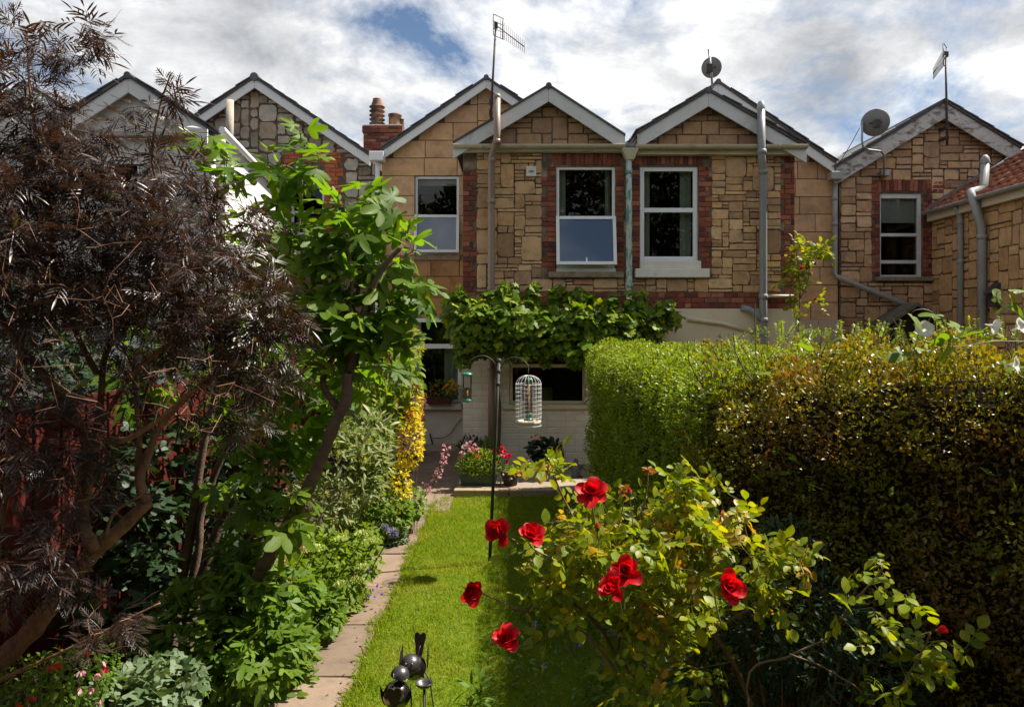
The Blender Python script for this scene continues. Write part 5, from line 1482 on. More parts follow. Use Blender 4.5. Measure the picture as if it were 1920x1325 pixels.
gold = shrub('golden_shrub', 'golden yellow small-leaved shrub in a narrow column by the path', 'shrub', [pxblob(768, 820, 26, 60, 8.2, .25), pxblob(750, 910, 18, 45, 8.0, .2), pxblob(775, 760, 16, 50, 8.3, .2)], T_small, .05, 1500, K['gold_leaf'], K['stem_brown'], stems=14, droop=.2)
shrub('variegated_shrub', 'cream-edged grey green shrub behind the fig trunk', 'shrub', [pxblob(650, 880, 80, 80, 6.9, .45), pxblob(690, 820, 45, 50, 7.1, .3), pxblob(600, 950, 60, 50, 6.6, .3)], T_lance, .11, 1500, K['grey_leaf'], K['stem_green'], base=(X(650, 6.9), 6.9, 0), n_ind=200, stems=26, droop=-.15)
shrub('border_shrub', 'dark mixed leafy shrub at the path edge under the golden shrub', 'shrub', [pxblob(720, 960, 55, 45, 7.9, .3), pxblob(770, 945, 26, 30, 8.3, .25), pxblob(700, 900, 50, 40, 8.2, .3)], T_round, .055, 1500, K['mid_leaf'], K['stem_green'], stems=12)
shrub('ivy_mound', 'low ivy mound spilling over the path edge', 'plant', [((-1.72, 7.35, .18), (.34, .65, .22)), ((-1.62, 8.4, .12), (.32, .5, .2)), ((-1.78, 6.4, .15), (.28, .6, .2))], T_ivy, .06, 1300, K['lush_leaf'], K['stem_green'], n_ind=120, stems=8, shell=.7)
shrub('variegated_ivy', 'small pale edged plant lying on the path by the lawn', 'plant', [((-1.30, 7.9, .07), (.16, .2, .07))], T_ivy, .045, 260, K['silver_leaf'], K['stem_green'], stems=4, shell=.6)
# sedum heads on stems among green leaves
sd = shrub('sedum_plant', 'bushy sedum with flat pale green flower heads beside the path', 'plant', [pxblob(615, 1075, 75, 75, 6.0, .38), pxblob(570, 1150, 75, 60, 5.6, .32), pxblob(685, 1035, 28, 50, 6.4, .22), pxblob(630, 1120, 36, 50, 5.8, .22)], T_ovate, .065, 2300, K['lush_leaf'], K['stem_green'], base=(X(620, 6.0), 6.0, 0), n_ind=200, stems=24)
def umbel(parent, c, r, mat, n=45, s=.02, name='flower_head'):
    a = NR.uniform(0, 2 * np.pi, n); q = np.sqrt(NR.random(n)) * r
    p = np.stack([np.cos(a) * q, np.sin(a) * q, .35 * (r - q * q / r)], 1) + c
    d = np.stack([np.cos(a) * .5, np.sin(a) * .5, np.ones(n)], 1) + NR.normal(size=(n, 3)) * .4
    scatter(name, T_small, p, frames(d, NR.normal(size=(n, 3))), NR.uniform(.7, 1.3, n) * s, mat, parent)
    tubes('stem', [(np.array([c + np.array([-.22, .06, -.35]), c + np.array([-.07, .02, -.12]), c]), np.array([.005, .004, .003]))], K['stem_green'], parent)
for (px, py, r) in ((683, 1003, .07), (698, 1017, .07), (592, 1030, .075), (640, 1012, .05), (575, 1105, .08), (612, 1118, .08), (640, 1098, .06), (668, 1090, .06), (680, 1065, .05), (550, 1180, .07), (590, 1175, .06), (640, 1135, .05)):
    umbel(sd, PV(px, py, 5.6), r, K['sedum_head'], 110, .022)
hy = shrub('hydrangea', 'hydrangea with dried cream flower heads under the fig', 'plant', [pxblob(555, 1110, 45, 45, 5.3, .25)], T_ovate, .09, 170, K['mid_leaf'], K['stem_brown'], stems=8)
for (px, py, r) in ((545, 1035, .075), (570, 1035, .07), (536, 1060, .06), (545, 1090, .055), (524, 1050, .06)): umbel(hy, PV(px, py, 5.05), r, K['cream_dry'], 70, .022)
# globe thistles
gt = thing('globe_thistle', 'globe thistles with round blue heads on tall stems above the sedum', 'plant', (X(690, 6.1), 6.1, 0))
for (px, py, Y, r) in ((737, 998, 5.9, .050), (722, 988, 6.1, .034), (580, 1091, 5.2, .024), (504, 1035, 5.0, .030), (690, 1070, 5.9, .020)):
    c = PV(px, py, Y); n = 240
    d = nz(NR.normal(size=(n, 3)))
    scatter('flower_globe', [leaf_simple(1, .35, 2, .3, .0)], np.tile(c, (n, 1)) + d * r * .45, frames(d, NR.normal(size=(n, 3))), np.full(n, r * .6), K['thistle'], gt)
    foot = np.array([c[0] - .35 * (1 if px > 600 else .3), c[1] + .1, .1])
    tubes('stem', [(bez(foot, (foot + c) / 2 + np.array([.02, 0, .05]), c, 8), np.linspace(.006, .004, 8))], K['stem_green'], gt)
n = 60
# anemone / maple-leaved perennial in front
an = shrub('anemone_plant', 'tall clump of lobed green leaves in front of the fig', 'plant', [pxblob(400, 1200, 130, 110, 4.9, .45), pxblob(480, 1110, 90, 80, 5.0, .4), pxblob(350, 1290, 130, 60, 4.6, .35), pxblob(500, 1230, 70, 90, 4.7, .35), pxblob(460, 1020, 50, 40, 5.2, .25)], T_maple, .105, 1500, K['mid_leaf'], K['stem_green'], base=(X(420, 4.9), 4.9, 0), n_ind=280, stems=40, droop=.3, twig=.005)
shrub('leafy_perennial', 'soft green perennial edging the near path', 'plant', [pxblob(540, 1230, 45, 70, 4.9, .25), pxblob(560, 1300, 30, 40, 4.7, .2), pxblob(600, 1150, 40, 40, 5.4, .2)], T_ovate, .075, 800, K['mid_leaf'], K['stem_green'], n_ind=120, stems=16)
shrub('silver_leaf_plant', 'silver-marked leafy plant low at the front of the border', 'plant', [pxblob(290, 1290, 90, 45, 4.1, .3), pxblob(210, 1320, 60, 40, 3.9, .25)], T_ivy, .062, 620, K['silver_leaf'], K['stem_green'], n_ind=140, stems=8, shell=.4, base=(X(290, 4.1), 4.1, 0))
fu = shrub('fuchsia', 'fuchsia with small leaves and dangling red and white flowers at bottom left corner', 'plant', [pxblob(90, 1290, 110, 60, 3.7, .3), pxblob(150, 1260, 60, 40, 3.7, .25), pxblob(30, 1320, 80, 50, 3.6, .3)], T_ovate, .032, 1600, K['mid_leaf'], K['stem_brown'], stems=24, base=(X(90, 3.7), 3.7, 0))
for (px, py, mt) in ((163, 1222, 'red'), (195, 1240, 'pink'), (180, 1265, 'pink'), (152, 1258, 'pink'), (172, 1290, 'pink'), (188, 1312, 'pink'), (105, 1240, 'orange'), (92, 1247, 'orange'), (60, 1304, 'orange'), (38, 1318, 'orange'), (198, 1250, 'red'), (150, 1290, 'pink'), (110, 1243, 'orange')):
    c = PV(px, py, 3.45); n = 9
    d = np.stack([NR.normal(0, .45, n), NR.normal(0, .45, n), -np.ones(n)], 1)
    scatter('flower', T_small, np.tile(c, (n, 1)) + NR.normal(0, .004, (n, 3)), frames(d, NR.normal(size=(n, 3))), NR.uniform(.018, .034, n), K[{'red': 'red_fl', 'pink': 'pink_fl', 'orange': 'orange_fl'}[mt]], fu)
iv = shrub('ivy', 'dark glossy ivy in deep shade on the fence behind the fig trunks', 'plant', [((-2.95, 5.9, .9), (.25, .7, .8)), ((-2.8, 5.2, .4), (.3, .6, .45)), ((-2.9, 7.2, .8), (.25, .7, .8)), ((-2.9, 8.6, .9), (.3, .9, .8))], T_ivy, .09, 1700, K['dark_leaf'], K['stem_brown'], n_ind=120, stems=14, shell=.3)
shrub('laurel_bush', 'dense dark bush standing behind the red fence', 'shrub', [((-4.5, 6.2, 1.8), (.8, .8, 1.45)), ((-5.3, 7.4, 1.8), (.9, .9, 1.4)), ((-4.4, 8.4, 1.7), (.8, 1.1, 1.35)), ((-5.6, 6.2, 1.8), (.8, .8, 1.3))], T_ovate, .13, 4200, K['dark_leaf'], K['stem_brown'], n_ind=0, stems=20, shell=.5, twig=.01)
# pink-flowered spire by the patio
sp = thing('pink_spire_plant', 'leaning spires of pink and white flowers between path and patio', 'plant', (X(790, 9.2), 9.2, 0))
for (a, b, n) in (((780, 950), (838, 835), 110), ((770, 955), (800, 905), 50)):
    p0, p1 = PV(*a, 9.1), PV(*b, 9.0)
    path_ = bez(p0, (p0 + p1) / 2 + np.array([.12, 0, -.05]), p1, 12)
    tubes('stem', [(path_, np.linspace(.007, .004, 12))], K['stem_green'], sp)
    t = NR.uniform(.45, 1, n); i = np.clip((t * 11).astype(int), 0, 10)
    q = path_[i] + (path_[i + 1] - path_[i]) * (t * 11 - i)[:, None]
    ang = NR.uniform(0, 2 * np.pi, n); d = np.stack([np.cos(ang), np.sin(ang), NR.normal(0, .3, n)], 1)
    scatter('flower', T_small, q + d * .02, frames(d, NR.normal(size=(n, 3))), NR.uniform(.03, .055, n), K['pink_fl'], sp)
q, o = ell((X(765, 9.2), 9.2, .2), (.2, .2, .2), 120, .3); leaves(sp, 'leaf', T_ovate, q, leaf_rot(o, 120), NR.uniform(.06, .1, 120), K['mid_leaf'])
# small purple geranium at the path
ge = shrub('geranium', 'small geranium with purple flowers hanging over the path edge', 'plant', [((-1.40, 6.1, .09), (.22, .25, .10))], T_maple, .05, 160, K['lush_leaf'], K['stem_green'], stems=6)
for (px, py, Y) in ((700, 1106, 6.0), (708, 1098, 6.05), (692, 1116, 5.95), (716, 1112, 6.0), (702, 1120, 5.95)):
    c = PV(px, py, Y); n = 6
    d = NR.normal(size=(n, 3)) + np.array([0, -.6, .3]); scatter('flower', T_round, np.tile(c, (n, 1)), frames(d, NR.normal(size=(n, 3))), NR.uniform(.016, .028, n), K['lilac_fl'], ge)

# ================================================================== grape vine across the back wall
vn = thing('grape_vine', 'grape vine trained along the wall over the kitchen window', 'vine', (X(935, 11.8), 11.8, .085))
VT = [tr([(935, 868), (936, 760), (930, 680), (940, 620)], .03, .02, Y=11.78), tr([(940, 625), (1000, 600), (1080, 600), (1180, 590), (1262, 605)], .018, .008, Y=11.7), tr([(938, 630), (890, 610), (850, 600)], .016, .008, Y=11.7)]
m = MB()
for p, r in VT: m.tube(p, r, 8)
m.build('vine_trunk', K['vine_stem'], vn)
vz = [(900, 610, 62, 50, 11.55, .35, 640), (960, 610, 75, 52, 11.5, .38, 800), (860, 580, 32, 34, 11.6, .28, 180), (1085, 600, 80, 45, 11.55, .3, 620), (1030, 625, 60, 42, 11.5, .32, 480), (1160, 620, 60, 42, 11.5, .32, 420), (1095, 655, 50, 30, 11.45, .3, 260), (1215, 605, 36, 30, 11.6, .25, 160), (1255, 600, 22, 20, 11.7, .2, 50), (900, 648, 40, 18, 11.5, .25, 120), (1195, 570, 16, 28, 11.65, .15, 50), (1085, 565, 22, 14, 11.65, .15, 50), (950, 560, 26, 14, 11.65, .15, 60), (865, 556, 18, 12, 11.6, .12, 40), (1010, 585, 20, 12, 11.6, .1, 30), (1145, 570, 14, 16, 11.65, .1, 30), (985, 660, 26, 14, 11.4, .2, 60), (875, 660, 14, 22, 11.5, .15, 50)]
pp, oo = [], []
for (px, py, rx, ry, Y, dp, n) in vz:
    c, rd = pxblob(px, py, rx, ry, Y, dp); c = (c[0], c[1] - .14, c[2]); rd = (rd[0], rd[1] * 1.15, rd[2] * 1.05)
    q, o = ell(c, rd, int(n * .66), .12); pp.append(q); oo.append(o)
for k in range(64):      # loose shoots along the vine's edges
    px = NR.uniform(838, 1262); top = NR.random() < .6
    py = (562 + NR.uniform(-24, 6)) if top else (650 + NR.uniform(-4, 26))
    if px > 1120: py = (578 + NR.uniform(-26, 4)) if top else (640 + NR.uniform(-4, 10))
    c, rd = pxblob(px, py, 9, 15, 11.35, .12); q, o = ell(c, rd, 9, .1); pp.append(q); oo.append(o)
pp, oo = np.concatenate(pp), np.concatenate(oo)
ok = pp[:, 1] < 11.92; pp, oo = pp[ok], oo[ok]
oo = nz(oo + np.array([0, -.8, .3]))
d = oo * .5 + NR.normal(size=oo.shape) * .45 + np.array([0, 0, -.55])
leaves(vn, 'vine_leaf', T_vine, pp, frames(d, oo + NR.normal(size=oo.shape) * .4 + np.array([0, 0, .5])), NR.uniform(.075, .14, len(pp)), K['vine_leaf'], 300)
tg = pp[NR.choice(len(pp), 60, replace=False)]
tubes('tendril_stem', grow(VT, tg, .004, .15, .1, .2), K['vine_stem'], vn, 4)

# ================================================================== hedges
def hedge(name, label, path2, wid, h, n, mat, leaf, core_in=.10, seed=1, rnd=.25, top_extra=1.0, bulge=.04, sprays=0, hvar=.03, spray_mat=None):
    """clipped hedge along a ground path: rounded-box section, leaves through its outer skin; path2 = left face line, wid = thickness to the right"""
    t = thing(name, label, 'hedge', ((path2[0][0] + path2[-1][0]) / 2 + wid / 2, (path2[0][1] + path2[-1][1]) / 2, 0))
    pa = np.array(path2, float); seg = np.diff(pa, axis=0); ln = np.linalg.norm(seg, axis=1); cum = np.concatenate([[0], np.cumsum(ln)]); Lt = cum[-1]
    # section outline (s: across from left face 0..wid, z)
    sec = [(0, 0)] + [(0 + .0, h - rnd)] + [(rnd - rnd * math.cos(a), h - rnd + rnd * math.sin(a)) for a in np.linspace(.2, math.pi / 2, 6)] + [(wid - rnd, h)] + [(wid - rnd + rnd * math.sin(a), h - rnd + rnd * math.cos(a)) for a in np.linspace(.2, math.pi / 2, 5)] + [(wid, 0)]
    sec = np.array(sec); sl = np.linalg.norm(np.diff(sec, axis=0), axis=1); sc = np.concatenate([[0], np.cumsum(sl)])
    def surf(u, v):
        """u along (0..Lt), v along the section; point and outward normal"""
        k = np.clip(np.searchsorted(cum, u, 'right') - 1, 0, len(seg) - 1)
        f = (u - cum[k]) / ln[k]
        base = pa[k] + seg[k] * f[:, None]
        dr = seg[k] / ln[k][:, None]
        right = np.stack([-dr[:, 1], dr[:, 0]], 1) * RIGHT
        j = np.clip(np.searchsorted(sc, v, 'right') - 1, 0, len(sl) - 1)
        g = (v - sc[j]) / sl[j]
        q = sec[j] + (sec[j + 1] - sec[j]) * g[:, None]
        tn = (sec[j + 1] - sec[j]) / sl[j][:, None]
        nrm2 = np.stack([-tn[:, 1], tn[:, 0]], 1)
        p = np.stack([base[:, 0] + right[:, 0] * q[:, 0], base[:, 1] + right[:, 1] * q[:, 0], q[:, 1]], 1)
        nn = np.stack([right[:, 0] * nrm2[:, 0], right[:, 1] * nrm2[:, 0], nrm2[:, 1]], 1)
        return p, nn
    RIGHT = -1.0 if True else 1.0
    # path runs away-to-near (decreasing Y) so the right side is +x
    d0 = seg[0] / ln[0]
    RIGHT = 1.0 if (-d0[1]) > 0 else -1.0
    vis = sc[-1] - (h * .55)
    n_end = int(n * .12)
    u = NR.uniform(0, Lt, n); v = NR.uniform(0, vis, n)
    p, nn = surf(u, v)
    lump = bulge * (np.sin(p[:, 0] * 5.1 + p[:, 1] * 4.3) * np.sin(p[:, 2] * 6.2 + p[:, 1] * 3.1) + .6 * np.sin(p[:, 0] * 11 - p[:, 1] * 9.4 + p[:, 2] * 13))
    dep = NR.random(n) ** 1.6 * .16
    p = p + nn * (lump - dep + .02)[:, None]
    p[:, 2] *= 1 - .10 * np.exp(-((p[:, 1] - 4.4) / .5) ** 2) * (hvar > .038)
    p[:, 2] += hvar * np.sin(p[:, 0] * 2.2 + p[:, 1] * 1.7) * (p[:, 2] / h)
    # end cap towards the house
    e = NR.random((n_end, 2)); dr = -d0
    rgt = np.array([-d0[1], d0[0]]) * RIGHT
    pe = np.stack([pa[0][0] + rgt[0] * e[:, 0] * wid, pa[0][1] + rgt[1] * e[:, 0] * wid, e[:, 1] * h], 1)
    dd = np.array([dr[0], dr[1], 0])
    pe += dd * (.04 - NR.random((n_end, 1)) * .14)
    edge = np.minimum(np.minimum(e[:, 0], 1 - e[:, 0]) * wid, (1 - e[:, 1]) * h)
    pe -= dd * (np.maximum(0, .22 - edge) ** 2 * 3.5)[:, None]
    p = np.concatenate([p, pe]); nn = np.concatenate([nn, np.tile(dd, (n_end, 1))])
    ok = p[:, 2] > .05; p, nn = p[ok], nn[ok]
    N_ = len(p)
    d = nn * .7 + NR.normal(size=(N_, 3)) * .65 + np.array([0, 0, .35])
    up = nn * .35 + np.array([0, 0, .8]) + NR.normal(size=(N_, 3)) * .55
    scatter('foliage', [leaf_simple(1, .52, 2, .35, .1)], p, frames(d, up), leaf * NR.uniform(.65, 1.35, N_), mat, t)
    # core of dense twigs
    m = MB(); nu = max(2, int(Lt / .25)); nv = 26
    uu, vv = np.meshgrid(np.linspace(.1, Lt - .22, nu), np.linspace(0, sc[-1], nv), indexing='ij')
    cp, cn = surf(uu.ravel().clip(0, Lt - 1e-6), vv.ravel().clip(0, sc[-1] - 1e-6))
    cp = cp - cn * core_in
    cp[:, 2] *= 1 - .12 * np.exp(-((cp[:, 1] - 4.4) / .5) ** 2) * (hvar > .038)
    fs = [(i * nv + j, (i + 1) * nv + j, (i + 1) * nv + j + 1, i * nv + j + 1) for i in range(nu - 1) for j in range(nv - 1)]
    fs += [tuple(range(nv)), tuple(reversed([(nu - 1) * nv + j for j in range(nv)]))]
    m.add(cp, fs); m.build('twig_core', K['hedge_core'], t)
    # twigs that stand clear of the clipped face
    paths = []
    uu = NR.uniform(0, Lt, 120); vv = NR.uniform(0.1, vis * .8, 120); q, qn = surf(uu, vv)
    for a, b in zip(q, qn): 
        e_ = a + b * NR.uniform(.0, .05) + NR.normal(size=3) * .07 + np.array([0, 0, .03])
        s_ = a - b * .12 - np.array([0, 0, .1])
        paths.append((bez(s_, (s_ + e_) / 2 + NR.normal(size=3) * .05, e_, 4), np.linspace(.005, .0025, 4)))
    tubes('twig', paths, K['hedge_twig'], t, 4, kind='stuff')
    # sprays: shoots with two ranks of leaves that escaped the shears
    if sprays:
        uu = NR.uniform(0, Lt, sprays); vv = NR.uniform(sc[1] * .6, vis * .98, sprays); q, qn = surf(uu, vv)
        pp_, dd_, ss_, pth = [], [], [], []
        for a, b in zip(q, qn):
            ax = nz(b * .8 + np.array([0, 0, .25 if b[2] > .5 else .1]) + NR.normal(size=3) * .55)
            L_ = NR.uniform(.05, .12)
            pth.append((np.array([a - ax * .05, a + ax * L_]), np.array([.002, .001])))
            sd_ = nz(np.cross(ax, NR.normal(size=3)))
            for k in range(10):
                for sg in (-1, 1): pp_.append(a + ax * L_ * (k + .5) / 10); dd_.append(ax * .5 + sd_ * sg); ss_.append(leaf * NR.uniform(.6, .9))
        dd_ = np.array(dd_)
        scatter('spray', [leaf_simple(1, .5, 2, .3, .1)], np.array(pp_), frames(dd_, np.array([0, 0, 1.0]) + NR.normal(size=dd_.shape) * .3), np.array(ss_), spray_mat or mat, t)
        tubes('spray_stem', pth, K['hedge_twig'], t, 3, kind='stuff')
    return t
hedge('clipped_hedge', 'bright green clipped hedge running from the house beside the lawn', [(1.12, 10.45), (1.13, 7), (1.15, 4.2)], 1.9, 2.10, 95000, K['hedge_leaf'], .033, rnd=.16, bulge=.06, sprays=450, hvar=.035)
hedge('bronze_hedge', 'darker bronze-tinged hedge with shaded face at right foreground', [(1.10, 4.55), (1.15, 4.2), (1.5, 3.62), (2.1, 2.95), (2.8, 2.3)], 1.5, 2.31, 86000, K['hedge_brown'], .029, rnd=.42, bulge=.09, sprays=420, hvar=.04, spray_mat=K['hedge_leaf'], core_in=.19)

# ================================================================== rose bush (right foreground)
rb = thing('rose_bush', 'rose bush with many red blooms on thorny canes before the lawn', 'rose bush', (X(1430, 3.3), 3.4, 0))
RT = [
    tr([(1455, 1640), (1440, 1400), (1400, 1300), (1383, 1257), (1358, 1215), (1336, 1188)], .012, .010, Y=3.05),
    tr([(1336, 1188), (1375, 1158), (1420, 1133), (1470, 1090), (1500, 1050)], .007, .004, Y=3.0),
    tr([(1336, 1188), (1318, 1155), (1306, 1133), (1280, 1080), (1265, 1000), (1268, 930)], .009, .004, Y=3.05),
    tr([(1420, 1640), (1290, 1400), (1229, 1319), (1190, 1268), (1156, 1228), (1127, 1180), (1087, 1140), (1010, 1090)], .012, .005, Y=3.0),
    tr([(1156, 1228), (1170, 1130), (1165, 1040), (1120, 980)], .008, .004, Y=3.1),
    tr([(1440, 1640), (1400, 1400), (1330, 1290), (1250, 1160), (1220, 1050), (1200, 950)], .011, .004, Y=3.3),
    tr([(1165, 1110), (1098, 1019), (1080, 980), (1057, 935), (1042, 900), (1028, 876), (1000, 868)], .005, .003, Y=3.0),
    tr([(1400, 1300), (1420, 1180), (1410, 1060), (1390, 960)], .008, .004, Y=3.2),
    tr([(1290, 1400), (1180, 1290), (1100, 1190), (1000, 1150), (960, 1140)], .008, .004, Y=2.9),
    tr([(1250, 1160), (1300, 1060), (1330, 960)], .006, .003, Y=3.4),
]
m = MB()
for p, r in RT: m.tube(p, r, 8)
for p, r in RT[:6]:      # thorns
    for i in range(4, len(p) - 1, 1):
        for k in range(2):
            d = nz(NR.normal(size=3)); a = p[i] + (p[i + 1] - p[i]) * NR.random()
            m.tube([a, a + d * (r[i] + .006), a + d * (r[i] + .012) - np.array([0, 0, .003])], [.003, .002, .0003], 4)
m.build('cane', K['rose_cane'], rb)
rz = [(1180, 1000, 150, 70, 3.1, .4, 62), (1080, 1030, 110, 60, 3.0, .3, 36), (1300, 960, 110, 60, 3.2, .35, 42), (1350, 1040, 110, 70, 3.1, .35, 34), (1130, 1090, 140, 60, 3.0, .3, 32), (1250, 1120, 130, 60, 3.0, .3, 30), (1020, 1130, 70, 50, 3.0, .2, 10), (1440, 1080, 60, 60, 3.0, .2, 12), (1200, 1200, 110, 40, 2.95, .2, 16), (1110, 970, 60, 40, 3.1, .2, 8), (1280, 890, 26, 26, 3.1, .08, 6), (1030, 870, 44, 20, 3.0, .06, 7), (1480, 1040, 60, 30, 3.0, .1, 6), (1240, 1270, 90, 40, 2.9, .2, 8), (1170, 1300, 40, 20, 2.8, .1, 4)]
tg = []
for (px, py, rx, ry, Y, dp, n) in rz:
    c, rd = pxblob(px, py, rx, ry, Y, dp); q, _ = ell(c, rd, n, .2); tg.append(q)
tg = np.concatenate(tg)
tw = grow(RT, tg, .0022, .09, .12, .2, .6, .005)
tubes('twig', tw, K['rose_green_stem'], rb, 5, kind='stuff')
pos, dirs = [], []
for pts, rs in tw:
    a = nz(pts[-1] - pts[-2])
    for k in range(3):
        j = max(len(pts) - 1 - k, 0)
        pos.append(pts[j]); dirs.append(a * (.7 if k == 0 else .2) + NR.normal(size=3) * .55 + np.array([0, 0, -.05]))
pos, dirs = np.array(pos), nz(np.array(dirs))
rot = frames(dirs, np.array([.1, -.2, 1.0]) + NR.normal(size=pos.shape) * .6)
sz = NR.uniform(.07, .125, len(pos))
ylw = NR.random(len(pos)) < .085
leaves(rb, 'rose_leaf', T_rose, pos[~ylw], rot[~ylw], sz[~ylw], K['rose_leaf'], 300)
leaves(rb, 'yellow_rose_leaf', T_rose, pos[ylw], rot[ylw], sz[ylw], K['rose_yellow'], int(ylw.sum()))
def petal_mesh(w=1.0, cup=.5, curl=.35):
    vs, ts, n, k = [], [], 5, 4
    for j in range(n):
        t = j / (n - 1)
        hw = w * (.18 + .62 * math.sin(math.pi * min(t * .75 + .08, 1)) ** .8) * .5
        for i in range(k + 1):
            s = i / k * 2 - 1
            y = t * (1 - .10 * s * s * (t > .6)) 
            z = cup * (s * s) * hw * 1.2 + .22 * math.sin(t * math.pi * .5) * t - curl * max(0, t - .6) ** 1.5 * 1.5
            vs.append((s * hw, y, z + .03 * math.sin(4 * s + 3 * t)))
    for j in range(n - 1):
        for i in range(k):
            a = j * (k + 1) + i
            ts += [(a, a + 1, a + k + 2), (a, a + k + 2, a + k + 1)]
    return np.array(vs, float), np.array(ts)
PM = [tri_mesh('petal', *petal_mesh(1.0, .5, .3), K['rose_petal'], True), tri_mesh('petal', *petal_mesh(1.15, .35, .6), K['rose_petal'], True), tri_mesh('petal', *petal_mesh(.85, .8, .1), K['rose_petal'], True)]
def rose(parent, c, r, face, full=1.0, stem_to=None, name='rose_flower'):
    """calyx mesh as the flower part, petals as its sub-parts; face = direction the bloom looks"""
    f = nz(np.array(face, float)); q = Vector(f).to_track_quat('Z', 'Y')
    m = MB(); m.lathe((0, 0, 0), [(.0005, -.2 * r), (.14 * r, -.16 * r), (.2 * r, -.04 * r), (.16 * r, .06 * r), (.0005, .08 * r)], 10)
    for k in range(5):
        a = k * 1.2566; m.add([(.12 * r * math.cos(a - .4), .12 * r * math.sin(a - .4), -.05 * r), (.12 * r * math.cos(a + .4), .12 * r * math.sin(a + .4), -.05 * r), (.75 * r * math.cos(a), .75 * r * math.sin(a), -.22 * r)], [(0, 1, 2)])
    o = obj(name, m.mesh('calyx', K['sepal']), parent, c, q)
    for ring, (n, tilt, s) in enumerate(((4, 6, .74), (5, 20, .88), (6, 38, 1.0), (6, 62, 1.08))):
        if ring == 3 and full < .9: continue
        for k in range(n):
            if ring > 1 and RND.random() < .14: continue
            az = 2 * math.pi * (k + .5 * (ring % 2)) / n + RND.uniform(-.35, .35)
            ti = math.radians(tilt * full + RND.uniform(-15, 15))
            # petal's +y along the tilted axis, its hollow side (+z) towards the centre
            yv = Vector((math.sin(ti) * math.cos(az), math.sin(ti) * math.sin(az), math.cos(ti)))
            zv = Vector((-math.cos(ti) * math.cos(az), -math.cos(ti) * math.sin(az), math.sin(ti)))
            xv = yv.cross(zv)
            R_ = Matrix((xv, yv, zv)).transposed()
            obj('petal', PM[2 if ring == 0 else (0 if ring < 3 else 1)], o, (math.cos(az) * .06 * r * ring, math.sin(az) * .06 * r * ring, 0), R_.to_quaternion(), r * s * RND.uniform(.82, 1.1), local=True)
    if stem_to is not None:
        tubes('flower_stem', [(bez(np.array(c) - f * .02, np.array(c) - f * .1, np.array(stem_to), 7), np.linspace(.003, .0035, 7))], K['rose_green_stem'], parent)
    return o
RS = [((1108, 926), 2.85, .060, (-.1, -.6, .5), 1.0, (1120, 1010)), ((938, 1002), 2.95, .060, (-.55, -.75, .35), 1.12, (1010, 1040)), ((994, 1006), 2.8, .052, (.2, -.7, .7), 1.05, (1050, 1050)), ((878, 1106), 2.9, .055, (.45, -.85, .0), .92, (980, 1145)),
      ((1172, 1076), 2.62, .056, (-.1, -.8, .6), 1.0, (1170, 1150)), ((1150, 1108), 2.58, .056, (-.4, -.6, .6), 1.1, (1165, 1160)), ((1356, 1096), 2.62, .068, (.25, -.85, .3), .9, (1352, 1170)), ((949, 1200), 2.8, .055, (-.1, -.6, .8), 1.0, (1050, 1190))]
for (px, Y, r, fc, fl, st_) in RS: rose(rb, PV(*px, Y), r, fc, fl, PV(*st_, Y + .1))
for (px, py) in ((1208, 1140), (1180, 925), (1290, 1020), (1120, 990)):      # closed buds
    c = PV(px, py, 2.85); m = MB(); m.lathe(c, [(.0005, -.012), (.008, -.006), (.0095, .004), (.006, .018), (.0005, .026)], 8); m.build('rose_bud', K['rose_petal'], rb)
    m = MB(); m.lathe(c, [(.0005, -.016), (.009, -.008), (.0105, .003), (.0095, .008)], 8); m.build('bud_sepal', K['sepal'], rb)
    tubes('flower_stem', [(bez(c - np.array([0, 0, .012]), c + np.array([.01, 0, -.08]), PV(px + 10, py + 90, 2.95), 6), np.full(6, .0022))], K['rose_green_stem'], rb)
for (px, py) in ((1214, 880), (1168, 918), (1355, 965)):     # withered heads
    c = PV(px, py, 3.0); n = 14
    d = NR.normal(size=(n, 3)) + np.array([0, 0, -.4]); scatter('withered_flower', T_ovate, np.tile(c, (n, 1)), frames(d, NR.normal(size=(n, 3))), NR.uniform(.02, .045, n), K['dead_rose'], rb)
    tubes('flower_stem', [(bez(c, c + np.array([.01, 0, -.1]), PV(px - 20, py + 100, 3.05), 6), np.full(6, .003))], K['rose_green_stem'], rb)
# second, sparse rose at the right edge
r2 = thing('rose_bush', 'sparse shaded rose canes with one half-open red bloom at lower right', 'rose bush', (X(1560, 2.9), 2.95, 0))
R2 = [tr([(1480, 1640), (1400, 1290), (1480, 1230), (1560, 1190), (1590, 1140), (1640, 1085), (1658, 1062)], .0055, .003, Y=2.8), tr([(1700, 1640), (1640, 1340), (1560, 1260), (1480, 1225)], .0045, .003, Y=2.75), tr([(1640, 1400), (1690, 1290), (1730, 1220), (1745, 1185)], .006, .003, Y=2.7)]
m = MB()
for p, r in R2: m.tube(p, r, 7)
m.build('cane', K['rose_cane'], r2)
tg = np.array([PV(a, b, 2.75 + RND.uniform(-.1, .1)) for a, b in ((1640, 1060), (1610, 1075), (1585, 1100), (1665, 1090), (1700, 1115), (1590, 1140), (1720, 1130), (1640, 1205), (1680, 1205), (1700, 1210), (1730, 1210), (1780, 1205), (1810, 1215), (1740, 1230), (1760, 1240), (1690, 1250), (1700, 1280), (1640, 1270), (1600, 1180), (1660, 1160), (1740, 1265), (1670, 1310), (1610, 1300))])
tw = grow(R2, tg, .0022, .09, .12, .2, .6, .004)
tubes('twig', tw, K['rose_green_stem'], r2, 5, kind='stuff')
pos = np.concatenate([t[0][-1:] for t in tw] + [t[0][-2:-1] for t in tw]); n = len(pos)
